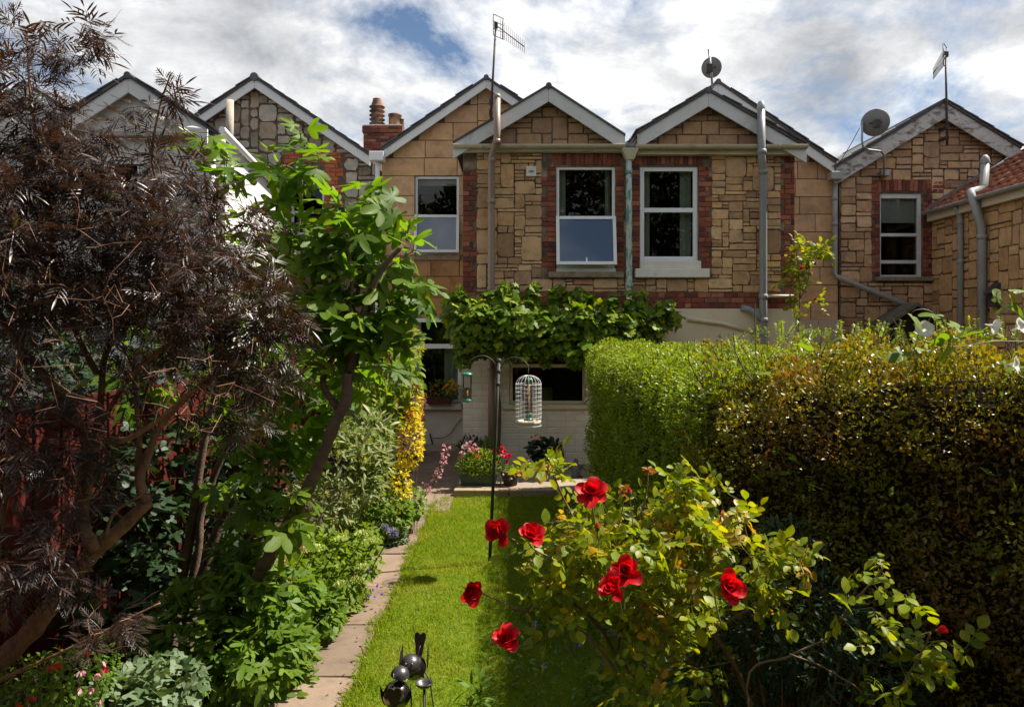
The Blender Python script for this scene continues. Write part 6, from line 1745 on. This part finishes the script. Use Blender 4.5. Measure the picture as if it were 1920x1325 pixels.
d = NR.normal(size=(n, 3)) * .6 + np.array([.3, -.2, 0]); leaves(r2, 'rose_leaf', T_rose, pos, frames(d, np.array([0, -.2, 1.0]) + NR.normal(size=(n, 3)) * .3), NR.uniform(.09, .14, n), K['rose_leaf'], n)
rose(r2, PV(1757, 1182, 2.7), .034, (.8, -.3, .3), .7, PV(1735, 1225, 2.72))

# shaded rhododendron under the roses
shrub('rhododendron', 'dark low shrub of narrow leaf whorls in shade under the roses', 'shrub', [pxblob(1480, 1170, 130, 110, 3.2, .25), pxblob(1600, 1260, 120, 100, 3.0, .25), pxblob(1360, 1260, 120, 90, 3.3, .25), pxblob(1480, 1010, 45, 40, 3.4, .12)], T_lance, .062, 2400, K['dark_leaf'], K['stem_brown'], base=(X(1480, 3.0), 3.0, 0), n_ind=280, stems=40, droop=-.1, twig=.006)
# campanula in the shade on the lawn's edge
ca = shrub('campanula', 'low shaded mat with small lilac bell flowers beneath the rose bush', 'plant', [((.42, 5.0, .08), (.45, .9, .16)), ((.62, 6.1, .10), (.4, .8, .2)), ((.9, 4.4, .08), (.5, .6, .2)), ((.28, 5.9, .12), (.2, .4, .2))], T_ovate, .045, 3200, K['mid_leaf'], K['stem_green'], stems=30, shell=.5)
for k in range(40):
    c = np.array([NR.uniform(.05, 1.0), NR.uniform(4.5, 6.7), NR.uniform(.16, .36)]); n = 6
    d = NR.normal(size=(n, 3)) + np.array([0, -.3, .5]); scatter('flower', T_ovate, np.tile(c, (n, 1)), frames(d, NR.normal(size=(n, 3))), NR.uniform(.018, .03, n), K['lilac_fl'], ca)
q = NR.normal(size=(40, 3)) * .3 + np.array([0, 0, 1])
shrub('lily_shoot', 'small spiky green shoot on the lawn by the metal birds', 'plant', [((-.23, 4.42, .10), (.06, .06, .09))], T_lance, .11, 34, K['mid_leaf'], K['stem_green'], stems=3, droop=-.5)
# ================================================================== climbing rose by the right-hand house, bindweed
cr = thing('climbing_rose', 'thin climbing rose with red blooms beside the grey soil pipe', 'climbing rose', (X(1500, 11.3), 11.3, 0))
CT = [tr([(1497, 860), (1494, 700), (1497, 620), (1500, 540), (1492, 490)], .014, .006, Y=11.3), tr([(1500, 560), (1515, 530), (1520, 490), (1545, 460)], .007, .004, Y=11.3), tr([(1498, 600), (1525, 575), (1535, 570)], .005, .003, Y=11.3)]
m = MB()
for p, r in CT: m.tube(p, r, 6)
m.build('stem', K['rose_cane'], cr)
cz = [(1500, 490, 26, 26, 32), (1535, 468, 28, 12, 26), (1490, 520, 16, 30, 18), (1505, 460, 18, 10, 12), (1540, 570, 8, 12, 5), (1495, 580, 10, 20, 6), (1492, 640, 16, 20, 7)]
tg = np.concatenate([ell(*pxblob(a, b, rx, ry, 11.25, .2), n, .1)[0] for a, b, rx, ry, n in cz])
tw = grow(CT, tg, .003, .15, .1, .2); tubes('twig', tw, K['rose_green_stem'], cr, 4, kind='stuff')
n = len(tg); leaves(cr, 'leaf', T_rose, tg, frames(NR.normal(size=(n, 3)), np.array([0, -.3, 1.0]) + NR.normal(size=(n, 3)) * .4), NR.uniform(.14, .22, n), K['rose_leaf'], n)
for (px, py) in ((1501, 504), (1527, 562)): rose(cr, PV(px, py, 11.1), .05, (0, -1, .3), .8)
bw = thing('bindweed', 'bindweed with white trumpet flowers scrambling over the bronze hedge', 'climber', (X(1800, 3.3), 3.4, 0))
BT = [tr([(1700, 700), (1735, 640), (1742, 600), (1750, 588), (1735, 580), (1715, 582), (1707, 590)], .0022, .0014, Y=3.15, k=6), tr([(1960, 640), (1910, 590), (1880, 575), (1868, 560), (1872, 545), (1885, 548)], .0025, .0014, Y=2.9), tr([(1735, 640), (1790, 650), (1860, 640), (1930, 640)], .002, .0015, Y=3.1), tr([(1800, 980), (1790, 800), (1790, 650)], .003, .002, Y=3.25)]
tubes('stem', BT, K['rose_green_stem'], bw, 5)
spots = [(1790, 612), (1812, 618), (1775, 630), (1800, 635), (1830, 622), (1760, 640), (1715, 596), (1755, 592), (1900, 560), (1890, 575), (1915, 590), (1870, 560), (1905, 545), (1690, 660), (1780, 655), (1720, 655), (1895, 690), (1440, 700), (1600, 690), (1745, 660), (1500, 645), (1560, 640)]
pos = np.array([PV(a, b, (3.1 if a > 1600 else 3.7) - .1) for a, b in spots]); n = len(pos)
leaves(bw, 'leaf', [leaf_lobed([(0, 1, .3), (-125, .45, .2), (125, .45, .2)], .42, 1, .15, seed=3)], pos, frames(NR.normal(size=(n, 3)) + np.array([0, 0, .2]), np.array([.2, -.4, .8]) + NR.normal(size=(n, 3)) * .3), NR.uniform(.05, .08, n), K['lush_leaf'], n)
def trumpet(c, r, face):
    q = Vector(nz(np.array(face, float))).to_track_quat('Z', 'Y')
    m = MB(); prof = [(.08, -1.2), (.12, -.7), (.25, -.3), (.6, .0), (.95, .12), (1.0, .1)]
    n_ = 20; vs, fs = [], []
    for rr_, z in prof:
        for k in range(n_):
            a = 2 * math.pi * k / n_; w_ = 1 + .05 * math.sin(5 * a) * (rr_ > .5)
            vs.append((rr_ * w_ * r * math.cos(a), rr_ * w_ * r * math.sin(a), z * r + .05 * r * math.sin(5 * a) * (rr_ > .5)))
    for i in range(len(prof) - 1):
        for k in range(n_): a, b = i * n_ + k, i * n_ + (k + 1) % n_; fs.append((a, b, b + n_, a + n_))
    m.add(vs, fs, True); obj('flower', m.mesh('trumpet', K['white_fl']), bw, c, q)
trumpet(PV(1734, 617, 3.0), .036, (-.3, -.85, .3)); trumpet(PV(1866, 612, 3.0), .034, (.95, -.1, -.2)); trumpet(PV(1916, 612, 2.9), .036, (.4, -.8, .4)); trumpet(PV(1905, 683, 2.85), .032, (.6, -.7, .1))

# ================================================================== lawn blades
n = 150000
yy = 2.9 + (10.02 - 2.9) * NR.random(n) ** 1.15
xx = NR.uniform(-1.08, 1.25, n)
le = np.array([lawn_edge(v) for v in yy])
ok = (xx > le - .02 - .035 * np.sin(yy * 13 + np.sin(yy * 5) * 2) * NR.random(n) + NR.normal(0, .016, n)) ; xx, yy = xx[ok], yy[ok]; n = len(xx)
p = np.stack([xx, yy, .026 + .01 * np.sin(xx * 2.3 + yy) * np.sin(yy * 1.7)], 1)
cl = .7 + .5 * (np.sin(xx * 5 + 1.3 * np.sin(yy * 4)) * np.sin(yy * 6.1 + xx * 2))
d = NR.normal(size=(n, 3)) * .55 + np.array([0, 0, .85])
d[:, 2] = np.abs(d[:, 2])
blade = (np.array([(-.5, 0, 0), (.5, 0, 0), (.3, .6, -.03), (-.3, .6, -.03), (0, 1, -.16)], float) * np.array([.11, 1, 1]), np.array([(0, 1, 2), (0, 2, 3), (3, 2, 4)]))
# longer tufts leaning over the path edge and round the patio
ne = 5200
ye = NR.uniform(2.9, 10.0, ne); xe = np.array([lawn_edge(v) for v in ye]) + NR.normal(.015, .025, ne)
keep = np.sin(ye * 7 + np.sin(ye * 17)) + NR.normal(0, .7, ne) > 0
pe_ = np.stack([xe, ye, np.full(ne, .024)], 1)[keep]; ne = len(pe_)
de_ = NR.normal(size=(ne, 3)) * .5 + np.array([-.45, 0, .6])
scatter('grass', [blade], pe_, frames(de_, NR.normal(size=(ne, 3)) + np.array([0, 0, .3])), NR.uniform(.05, .095, ne), K['blade'])
o = scatter('grass', [blade], p, frames(d, NR.normal(size=(n, 3)) + np.array([0, 0, .2])), NR.uniform(.022, .05, n) * (.85 + .3 * cl) * np.clip(.8 + yy * .035, .8, 1.2), K['blade'])
tag(o, None, None, None, 'stuff')

# ================================================================== things in the garden
fp = thing('feeder_pole', 'tall black bird feeder pole with two curved arms standing in lawn', 'pole', (X(917, 7.18), 7.18, 0))
pole0, pole1 = PV(917, 1066, 7.18), PV(935.5, 672, 7.18)
m = MB(); m.tube([pole0 - np.array([0, 0, .05]), pole0 * .3 + pole1 * .7, pole1], [.0165, .0165, .017], 12); m.build('post', K['dark_metal'], fp)
m = MB()
for f_ in (.88, .94, .99): c = pole0 * (1 - f_) + pole1 * f_; m.tube([c - np.array([0, 0, .02]), c + np.array([0, 0, .02])], .022, 12)
m.build('collar', K['dark_metal'], fp)
m = MB(); m.tube(smooth_path([PV(932, 692, 7.16), PV(924, 676, 7.15), PV(908, 667, 7.14), PV(890, 670, 7.13), PV(878, 681, 7.12), PV(875, 690, 7.12), PV(872, 686, 7.12)], 6), .005, 8); m.build('arm', K['dark_metal'], fp)
m = MB(); m.tube(smooth_path([PV(938, 692, 7.16), PV(946, 678, 7.12), PV(960, 670, 7.05), PV(976, 672, 6.98), PV(988, 682, 6.93), PV(992, 688, 6.92), PV(995, 684, 6.92)], 6), .005, 8); m.build('arm', K['dark_metal'], fp)
K['feeder_green'] = M('green_feeder_plastic', (0.02, 0.16, 0.10), (0.02, 0.13, 0.08), .3, 5)
K['seed'] = M('mixed_seed', (0.45, 0.30, 0.16), (0.22, 0.13, 0.07), .9, 60, bmp=.8, bscale=120)
K['white_wire'] = M('white_coated_wire', (0.72, 0.71, 0.68), (0.62, 0.60, 0.56), .4, 20)
Yf = 7.12; k = Yf / F
f1 = thing('seed_feeder', 'clear tube seed feeder with green cap hanging from left arm', 'bird feeder', PV(876, 750, Yf))
c = PV(876, 752, Yf)
m = MB(); m.lathe(c, [(.0005, 0), (10 * k, 0), (10.5 * k, 1 * k), (10 * k, 2.5 * k), (8 * k, 4 * k), (8 * k, 7 * k), (.0005, 7 * k)], 20); m.lathe(c, [(.002, 0), (.002, -.02)], 6); m.build('base_tray', K['feeder_green'], f1)
m = MB(); m.lathe(c, [(7.5 * k, 6 * k), (7.5 * k, 25 * k), (4 * k, 26 * k), (.0005, 26 * k)], 20); m.build('seed', K['seed'], f1)
m = MB(); m.lathe(c, [(8.2 * k, 6 * k), (8.2 * k, 49 * k)], 20); m.build('tube', K['glass_clear'], f1)
m = MB(); m.lathe(c, [(8.4 * k, 48 * k), (11 * k, 49 * k), (10.5 * k, 51 * k), (7 * k, 54 * k), (.0005, 55 * k)], 20); m.build('cap', K['feeder_green'], f1)
m = MB(); m.tube([c + np.array([0, 0, 55 * k]), c + np.array([0, 0, 66 * k])], .0018, 5); m.build('hanger', K['galv'], f1)
Yf = 6.92; k = Yf / F
f2 = thing('caged_feeder', 'white wire cage round a seed tube hanging from right arm', 'bird feeder', PV(991, 796, Yf))
c = PV(991, 797, Yf); R_, H_ = 24 * k, 94 * k
m = MB(); nw = 20
for i in range(nw):
    a = 2 * math.pi * i / nw; d = np.array([math.cos(a), math.sin(a), 0])
    pts = [c + d * R_ + np.array([0, 0, z]) for z in np.linspace(0, H_ * .82, 5)] + [c + d * R_ * math.cos(t) + np.array([0, 0, H_ * .82 + H_ * .18 * math.sin(t)]) for t in np.linspace(.25, 1.45, 5)]
    m.tube(pts, .0014, 4)
for z in np.linspace(0, H_ * .82, 11): m.tube([c + np.array([R_ * math.cos(a), R_ * math.sin(a), z]) for a in np.linspace(0, 2 * math.pi, 33)], .0017 if 0 < z < H_ * .8 else .0026, 4)
m.build('cage', K['white_wire'], f2)
m = MB(); m.lathe(c, [(.0005, 2 * k), (21 * k, 2 * k), (22.5 * k, 4 * k), (22.5 * k, 9 * k), (20 * k, 9 * k), (19 * k, 5 * k), (.0005, 5 * k)], 24); m.build('seed_tray', M('pale_seed_tray', (0.60, 0.50, 0.40), (0.5, 0.4, 0.3), .8, 25), f2)
m = MB(); m.lathe(c, [(7 * k, 20 * k), (7 * k, 82 * k), (.0005, 83 * k)], 16); m.build('seed', M('fine_seed', (0.42, 0.27, 0.18), (0.30, 0.18, 0.12), .9, 80, bmp=.5, bscale=120), f2)
m = MB(); m.lathe(c, [(7.6 * k, 20 * k), (7.6 * k, 84 * k)], 16); m.build('tube', K['glass_clear'], f2)
m = MB(); m.lathe(c, [(.0005, 9.2 * k), (10 * k, 9.2 * k), (8 * k, 13 * k), (5 * k, 14 * k), (5 * k, 17 * k), (8 * k, 20 * k), (8 * k, 23 * k), (.0005, 23 * k)], 16); m.lathe(c, [(8 * k, 83 * k), (9 * k, 84 * k), (7 * k, 88 * k), (.0005, 89 * k)], 16); m.build('green_fittings', K['feeder_green'], f2)
m = MB(); m.tube([c + np.array([0, 0, H_]), c + np.array([0, 0, 110 * k])], .0016, 5); m.build('hanger', K['galv'], f2)

# metal birds on stakes
K['steel'] = M('polished_dark_steel', (0.20, 0.17, 0.15), (0.15, 0.13, 0.12), .16, 3, metal=.95, spec=.6)
K['gun'] = M('gunmetal', (0.085, 0.08, 0.08), (0.11, 0.10, 0.10), .38, 5, metal=.75)
K['rust'] = M('dark_rusty_plate', (0.035, 0.022, 0.02), (0.06, 0.03, 0.022), .55, 9, metal=.4)
Yb_ = 3.6; k = Yb_ / F
def plate(pts, c, yaw, pitch, mat, name, parent, th=.002, roll=0):
    m = MB(); m.prism([(x, z) for x, z in pts], -th, th)
    o = obj(name, m.mesh(name, K[mat]), parent, c, Euler((pitch, roll, yaw)).to_quaternion()); return o
heart = [(0, -30 * k), (8 * k, -12 * k), (13 * k, 4 * k), (13.5 * k, 12 * k), (11 * k, 17 * k), (6 * k, 18.5 * k), (2 * k, 16 * k), (0, 13 * k), (-2 * k, 16 * k), (-6 * k, 18.5 * k), (-11 * k, 17 * k), (-13.5 * k, 12 * k), (-13 * k, 4 * k), (-8 * k, -12 * k)]
tailp = [(6 * k, -22 * k), (9 * k, 0), (11.5 * k, 12 * k), (11 * k, 18 * k), (7.5 * k, 21 * k), (3 * k, 19.5 * k), (0, 16 * k), (-3 * k, 19.5 * k), (-7.5 * k, 21 * k), (-11 * k, 18 * k), (-11.5 * k, 12 * k), (-9 * k, 0), (-6 * k, -22 * k)]
wing = [(0, -22 * k), (5 * k, -12 * k), (5.5 * k, 0), (3 * k, 14 * k), (0, 26 * k), (-3 * k, 12 * k), (-4 * k, 0), (-3 * k, -12 * k)]
b1 = thing('metal_bird', 'polished metal garden bird with heart-shaped tail and domed head, front of pair', 'ornament', (X(744, Yb_), Yb_, 0))
c = PV(744, 1302, Yb_)
m = MB(); m.sphere(c, 26 * k, 28, 18); m.build('body', K['steel'], b1)
hc = PV(750, 1266, Yb_ - .0); m = MB(); m.sphere(hc, 18 * k, 24, 8, 0, 90, Matrix.Rotation(.15, 3, 'Y')); m.lathe(hc, [(18 * k, 0), (17 * k, .5 * k), (.0005, 8 * k)], 24, True, Matrix.Rotation(.15, 3, 'Y')); m.build('head', K['gun'], b1)
plate(heart, PV(739, 1306, Yb_ - 28 * k), .05, math.radians(8), 'rust', 'tail', b1)
plate(wing, PV(717, 1304, Yb_), 1.2, 0, 'rust', 'wing', b1, roll=-.35); plate(wing, PV(771, 1310, Yb_), 1.9, 0, 'rust', 'wing', b1, roll=.25)
m = MB(); m.tube([PV(738, 1284, Yb_ - .055), PV(738, 1262, Yb_ - .052)], .0016, 6); m.tube([PV(761, 1286, Yb_ - .05), PV(763, 1272, Yb_ - .04)], .0016, 6); m.tube([PV(756, 1282, Yb_), PV(752, 1268, Yb_)], .003, 6); m.build('rod', K['galv'], b1)
m = MB(); m.tube([(c[0], c[1], 0), c], .006, 8); m.build('stake', K['dark_metal'], b1)
b2 = thing('metal_bird', 'gunmetal garden bird with raised twin-lobed tail, behind the other bird', 'ornament', (X(780, Yb_ + .12), Yb_ + .12, 0))
Y2 = Yb_ + .12; c = PV(776, 1250, Y2)
m = MB(); m.sphere(c, 24 * k, 28, 18); m.build('body', K['steel'], b2)
m = MB(); m.sphere(PV(770, 1245, Y2 - 9 * k), 19.5 * k, 24, 16); m.build('head', K['gun'], b2)
m = MB()
for dx in (-6, 6): m.sphere(PV(767 + dx, 1244, Y2 - 27 * k), 1.3 * k, 8, 6)
m.build('eye', K['galv'], b2)
plate(tailp, PV(787, 1206, Y2 + 10 * k), -.1, math.radians(-14), 'rust', 'tail', b2, .002, .03)
plate(wing, PV(752, 1232, Y2), 1.1, 0, 'gun', 'wing', b2, roll=.25); plate(wing, PV(802, 1232, Y2), 1.9, 0, 'gun', 'wing', b2, roll=-.10)
m = MB(); m.tube([PV(783, 1228, Y2 - .04), PV(788, 1210, Y2 - .04)], .0016, 6); m.build('rod', K['galv'], b2)
m = MB(); m.tube([(c[0] + .06, c[1], 0), PV(796, 1278, Y2), PV(792, 1262, Y2)], .006, 8); m.tube([(c[0] + .16, c[1], 0), PV(806, 1276, Y2), PV(797, 1258, Y2)], .004, 6); m.build('stake', K['dark_metal'], b2)
b3 = thing('metal_bowl', 'small dark metal bowl on a stake beside the two metal birds', 'ornament', (X(795, Yb_), Yb_ - .02, 0))
c = PV(795, 1278, Yb_ - .02)
m = MB(); m.lathe(c, [(.0005, -12 * k), (8 * k, -10 * k), (14 * k, -5 * k), (16.5 * k, 0), (16 * k, .6 * k), (13 * k, -4.5 * k), (7 * k, -8.6 * k), (.0005, -10 * k)], 24); m.build('bowl', K['gun'], b3)
m = MB(); m.tube([(c[0], c[1], 0), c - np.array([0, 0, 11 * k])], .0055, 8); m.build('stake', K['dark_metal'], b3)

# pots and trough on the patio
ZP = .118
K['trough'] = M('dark_green_plastic', (0.035, 0.085, 0.045), (0.03, 0.07, 0.04), .45, 5)
K['teal'] = M('teal_glazed_pot', (0.025, 0.09, 0.10), (0.02, 0.07, 0.085), .3, 5)
K['wicker'] = M('dark_woven_pot', (0.075, 0.05, 0.035), (0.05, 0.033, 0.024), .85, 30, bmp=.8, bscale=70, stretch=(1, 1, 3))
def flowers(parent, mat, spots, Y, n=12, s=.03, name='flower', up=.6):
    for (px, py) in spots:
        c = PV(px, py, Y + RND.uniform(-.06, .06)); d = NR.normal(size=(n, 3)) + np.array([0, -.5, up])
        scatter(name, T_round, np.tile(c, (n, 1)) + NR.normal(0, .008, (n, 3)), frames(d, NR.normal(size=(n, 3))), NR.uniform(.7, 1.3, n) * s, K[mat], parent)
tx0, tx1, ty = X(863, 10.45), X(932, 10.45), 10.45
tg_ = thing('plant_trough', 'dark green trough planted with pink and red flowers on patio edge', 'planter', ((tx0 + tx1) / 2, ty, ZP))
m = MB(); m.add([(tx0 + .02, ty - .09, ZP), (tx1 - .02, ty - .09, ZP), (tx1 - .02, ty + .09, ZP), (tx0 + .02, ty + .09, ZP), (tx0, ty - .11, ZP + .16), (tx1, ty - .11, ZP + .16), (tx1, ty + .11, ZP + .16), (tx0, ty + .11, ZP + .16)], [(0, 3, 2, 1), (0, 1, 5, 4), (1, 2, 6, 5), (2, 3, 7, 6), (3, 0, 4, 7)])
m.box(tx0 - .012, tx1 + .012, ty - .122, ty - .108, ZP + .14, ZP + .17); m.box(tx0 - .012, tx1 + .012, ty + .108, ty + .122, ZP + .14, ZP + .17); m.build('trough', K['trough'], tg_, bevel=.004)
m = MB(); m.box(tx0 + .01, tx1 - .01, ty - .1, ty + .1, ZP + .13, ZP + .145); m.build('soil', K['soil'], tg_)
q, o = ell(((tx0 + tx1) / 2, ty, ZP + .30), (.32, .14, .2), 700, .2); leaves(tg_, 'leaf', T_lance, q, leaf_rot(o, 700, -.6), NR.uniform(.05, .1, 700), K['lush_leaf'])
q, o = ell(((tx0 + tx1) / 2, ty - .05, ZP + .2), (.33, .12, .08), 200, .2); leaves(tg_, 'leaf', T_small, q, leaf_rot(o, 200, .2), NR.uniform(.03, .05, 200), K['lime_leaf'], rest_name='trailing_foliage')
flowers(tg_, 'pink_fl', [(876, 838), (886, 842), (881, 830), (896, 842), (890, 834), (868, 848), (872, 836), (880, 846), (866, 856)], 10.4, 16, .035)
flowers(tg_, 'white_fl', [(868, 840), (875, 832)], 10.42, 12, .03)
flowers(tg_, 'red_fl', [(925, 846), (938, 850), (946, 846), (942, 838), (948, 856), (952, 852), (950, 866), (955, 855), (940, 843)], 10.4, 15, .036)
flowers(tg_, 'orange_fl', [(890, 849), (899, 855), (892, 858), (905, 860), (935, 866), (940, 884)], 10.38, 9, .024)
bx_, by_ = X(957, 10.42), 10.42
bp = thing('flower_pot', 'dark woven pot of white and yellow flowers beside the green trough', 'planter', (bx_, by_, ZP)); k = 10.42 / F
m = MB(); m.lathe((bx_, by_, ZP), [(.0005, 0), (12 * k, 0), (15 * k, 12 * k), (19 * k, 26 * k), (20 * k, 27 * k), (18.5 * k, 27 * k), (17 * k, 22 * k), (.0005, 22 * k)], 22); m.build('pot', K['wicker'], bp)
q, o = ell((bx_, by_, ZP + 29 * k), (19 * k, 17 * k, 8 * k), 260, .3); leaves(bp, 'leaf', T_small, q, leaf_rot(o, 260, 0), NR.uniform(.03, .05, 260), K['mid_leaf'])
flowers(bp, 'white_fl', [(944, 890), (950, 886), (958, 889), (953, 893), (964, 891), (947, 895), (957, 896)], 10.30, 9, .02)
flowers(bp, 'yellow_fl', [(962, 884), (968, 888), (973, 890), (966, 881), (972, 884)], 10.30, 9, .026)
tp = thing('flower_pot', 'large teal glazed pot of dark leaves against white painted wall', 'planter', (X(1022, 11.5), 11.5, ZP)); k = 11.5 / F
c = (X(1022, 11.5), 11.5, ZP)
m = MB(); m.lathe(c, [(.0005, 0), (17 * k, 0), (21 * k, 14 * k), (23 * k, 27 * k), (24 * k, 28 * k), (22 * k, 28 * k), (20 * k, 24 * k), (.0005, 24 * k)], 24); m.build('pot', K['teal'], tp)
q, o = ell((c[0], c[1], ZP + 38 * k), (30 * k, 20 * k, 16 * k), 260, .3); leaves(tp, 'leaf', T_round, q, leaf_rot(o, 260, .2), NR.uniform(.08, .13, 260), K['dark_leaf'], 40)
flowers(tp, 'orange_fl', [(998, 820), (1006, 816), (1014, 822), (1003, 826)], 11.3, 8, .03)
for (px, lab, mt, hgt) in ((882, 'bushy dark green pot plant at the corner of the white wall', 'dark_leaf', 36), (915, 'tall bronze-green potted herb behind the trough', 'mid_leaf', 34)):
    Yq_ = 11.45; k = Yq_ / F; c = (X(px, Yq_), Yq_, ZP)
    t = thing('potted_plant', lab, 'planter', c)
    m = MB(); m.lathe(c, [(.0005, 0), (13 * k, 0), (17 * k, 22 * k), (18 * k, 23 * k), (16 * k, 23 * k), (15 * k, 19 * k), (.0005, 19 * k)], 20); m.build('pot', K['teal'] if px > 900 else K['wicker'], t)
    q, o = ell((c[0], c[1], ZP + (22 + hgt / 2) * k), (24 * k, 18 * k, hgt * .75 * k), 520, .1); leaves(t, 'leaf', T_lance, q, leaf_rot(o, 520, -.7), NR.uniform(.05, .09, 520), K[mt])
    tubes('stem', [(np.array([(c[0], c[1], ZP + 19 * k), tuple(q[i])]), np.array([.004, .002])) for i in range(24)], K['stem_green'], t, 4)
# little figures by the hedge foot
K['slate_blue'] = M('dull_blue_grey_metal', (0.10, 0.105, 0.13), (0.07, 0.07, 0.09), .6, 8)
fgk = 11.0 / F; c = PV(1080, 905, 11.0); c[2] = ZP
t = thing('garden_ornament', 'dull blue grey winged ornament on patio near the hedge', 'ornament', c)
m = MB(); m.lathe(c, [(.0005, 0), (11 * fgk, 0), (12 * fgk, 2 * fgk), (7 * fgk, 6 * fgk), (9 * fgk, 14 * fgk), (8 * fgk, 22 * fgk), (4 * fgk, 26 * fgk), (.0005, 27 * fgk)], 16); m.build('body', K['slate_blue'], t)
m = MB(); m.sphere(c + np.array([0, 0, 30 * fgk]), 4.5 * fgk, 14, 10); m.build('head', K['slate_blue'], t)
for s in (-1, 1):
    m = MB(); m.prism([(c[0] + s * 3 * fgk, ZP + 22 * fgk), (c[0] + s * 16 * fgk, ZP + 24 * fgk), (c[0] + s * 13 * fgk, ZP + 15 * fgk), (c[0] + s * 6 * fgk, ZP + 12 * fgk)][::s], 10.99, 11.01); m.build('wing', K['slate_blue'], t)
c = PV(1113, 905, 10.8); c[2] = ZP; k = 10.8 / F
t = thing('garden_figurine', 'small bearded gnome figurine in the hedge shade', 'ornament', c)
m = MB(); m.lathe(c, [(.0005, 0), (7 * k, 0), (7.5 * k, 4 * k), (6 * k, 12 * k), (4 * k, 17 * k), (.0005, 18 * k)], 14); m.build('body', M('faded_red_paint', (0.16, 0.03, 0.03), (0.09, 0.03, 0.03)), t)
m = MB(); m.sphere(c + np.array([0, 0, 20 * k]), 4 * k, 12, 8); m.build('head', M('painted_skin', (0.45, 0.28, 0.2)), t)
m = MB(); m.lathe(c + np.array([0, -3 * k, 17 * k]), [(.0005, -5 * k), (2.5 * k, -2 * k), (3.5 * k, 1 * k), (2 * k, 3 * k), (.0005, 3.4 * k)], 10); m.build('beard', K['sill_white'], t)
m = MB(); m.lathe(c + np.array([0, 0, 22 * k]), [(4.6 * k, 0), (3 * k, 4 * k), (1 * k, 10 * k), (.0005, 11 * k)], 12); m.build('hat', K['cement'], t)
# window box and cable at the ground-floor window
wb = thing('window_box', 'dark red window box with yellow flowers on the ground-floor sill', 'planter', (X(822, 13.7), 13.8, Z(757, 13.8)))
bx0_, bx1_ = X(800, 13.8), X(845, 13.8)
m = MB(); m.box(bx0_, bx1_, 13.76, 13.93, Z(757, 13.8), Z(744, 13.8)); m.build('box', M('dark_red_plastic', (0.10, 0.015, 0.02), (0.08, 0.012, 0.016), .5), wb, bevel=.008)
q, o = ell(((bx0_ + bx1_) / 2 + .08, 13.82, Z(732, 13.8)), (.34, .1, .2), 330, .1); leaves(wb, 'leaf', T_ovate, q, leaf_rot(o, 330, 0), NR.uniform(.05, .08, 330), K['mid_leaf'])
flowers(wb, 'yellow_fl', [(838, 722), (845, 728), (850, 718), (854, 730), (832, 728), (846, 714), (856, 724), (840, 735)], 13.68, 14, .045)
flowers(wb, 'orange_fl', [(812, 730), (820, 724), (816, 738)], 13.68, 8, .03)
cb = MB(); cb.tube(smooth_path([PV(866, 785, 13.95), PV(856, 795, 13.95), PV(846, 810, 13.95), (PV(832, 820, 13.95)), PV(812, 821, 13.95)], 6), .007, 6); o = cb.build('cable', K['dark_metal']); tag(o, 'black cable hanging along the white wall under the ground-floor window', 'cable')
t = thing('hand_fork', 'dark garden tool hanging by the cable on the white wall', 'tool', PV(812, 845, 13.9))
m = MB(); m.tube([PV(806, 812, 13.93), PV(811, 832, 13.93)], .016, 8); m.build('handle', K['stem_brown'], t)
m = MB()
for dx in (-4, 0, 4): m.tube([PV(811 + dx * .4, 832, 13.93), PV(812 + dx, 838, 13.93), PV(815 + dx, 850, 13.93)], .008, 6)
m.build('tine', K['dark_metal'], t)

# fallen leaves and crumbs of soil on the path
n = 560
q = np.stack([NR.uniform(-1.68, -1.03, n) , NR.uniform(3.5, 13, n), np.full(n, .045)], 1)
q[:, 0] = np.where(NR.random(n) < .18, NR.uniform(-1, .6, n), q[:, 0])
q[:, 0] = np.where(q[:, 0] > -1.03, q[:, 0], np.where(NR.random(n) < .7, -1.68 + np.abs(NR.normal(0, .16, n)), -1.05 - np.abs(NR.normal(0, .05, n))))
d = NR.normal(size=(n, 3)); d[:, 2] *= .1
K['litter'] = LM('dry_leaf_litter', [(0.10, 0.06, 0.03), (0.20, 0.13, 0.06), (0.06, 0.045, 0.025), (0.16, 0.15, 0.05)], trans=.1)
o = scatter('leaf_litter', T_small, q, frames(d, np.array([0, 0, 1.0]) + NR.normal(size=(n, 3)) * .25), NR.uniform(.015, .045, n), K['litter'])
# trees at the camera's back, mirrored in the upper windows
P_, O_ = [], []
for (x, y, z, rx, rz) in ((-13, -8, 5.5, 4, 4.5), (-7, -7, 5.5, 3.6, 4.8), (-2, -8, 5.2, 3.2, 4.6), (2.5, -7.5, 5.6, 3.4, 4.9), (7.5, -8, 5.5, 3.6, 4.6), (13, -7.5, 5.2, 4, 4.6), (0, -9.5, 3, 14, 3)):
    k_ = 5600
    q, o_ = ell((x, y, z), (rx, 2.2, rz), k_, .45); P_.append(q); O_.append(o_)
q, o_ = np.concatenate(P_), np.concatenate(O_)
ok = q[:, 2] > .1; q, o_ = q[ok], o_[ok]
K['wood_leaf'] = LM('woodland_leaf', [(0.045, 0.075, 0.015), (0.06, 0.095, 0.02), (0.09, 0.05, 0.025), (0.035, 0.06, 0.014)], trans=.3)
scatter('woodland', T_ovate, q, leaf_rot(o_, len(q)), NR.uniform(.3, .55, len(q)), K['wood_leaf'])
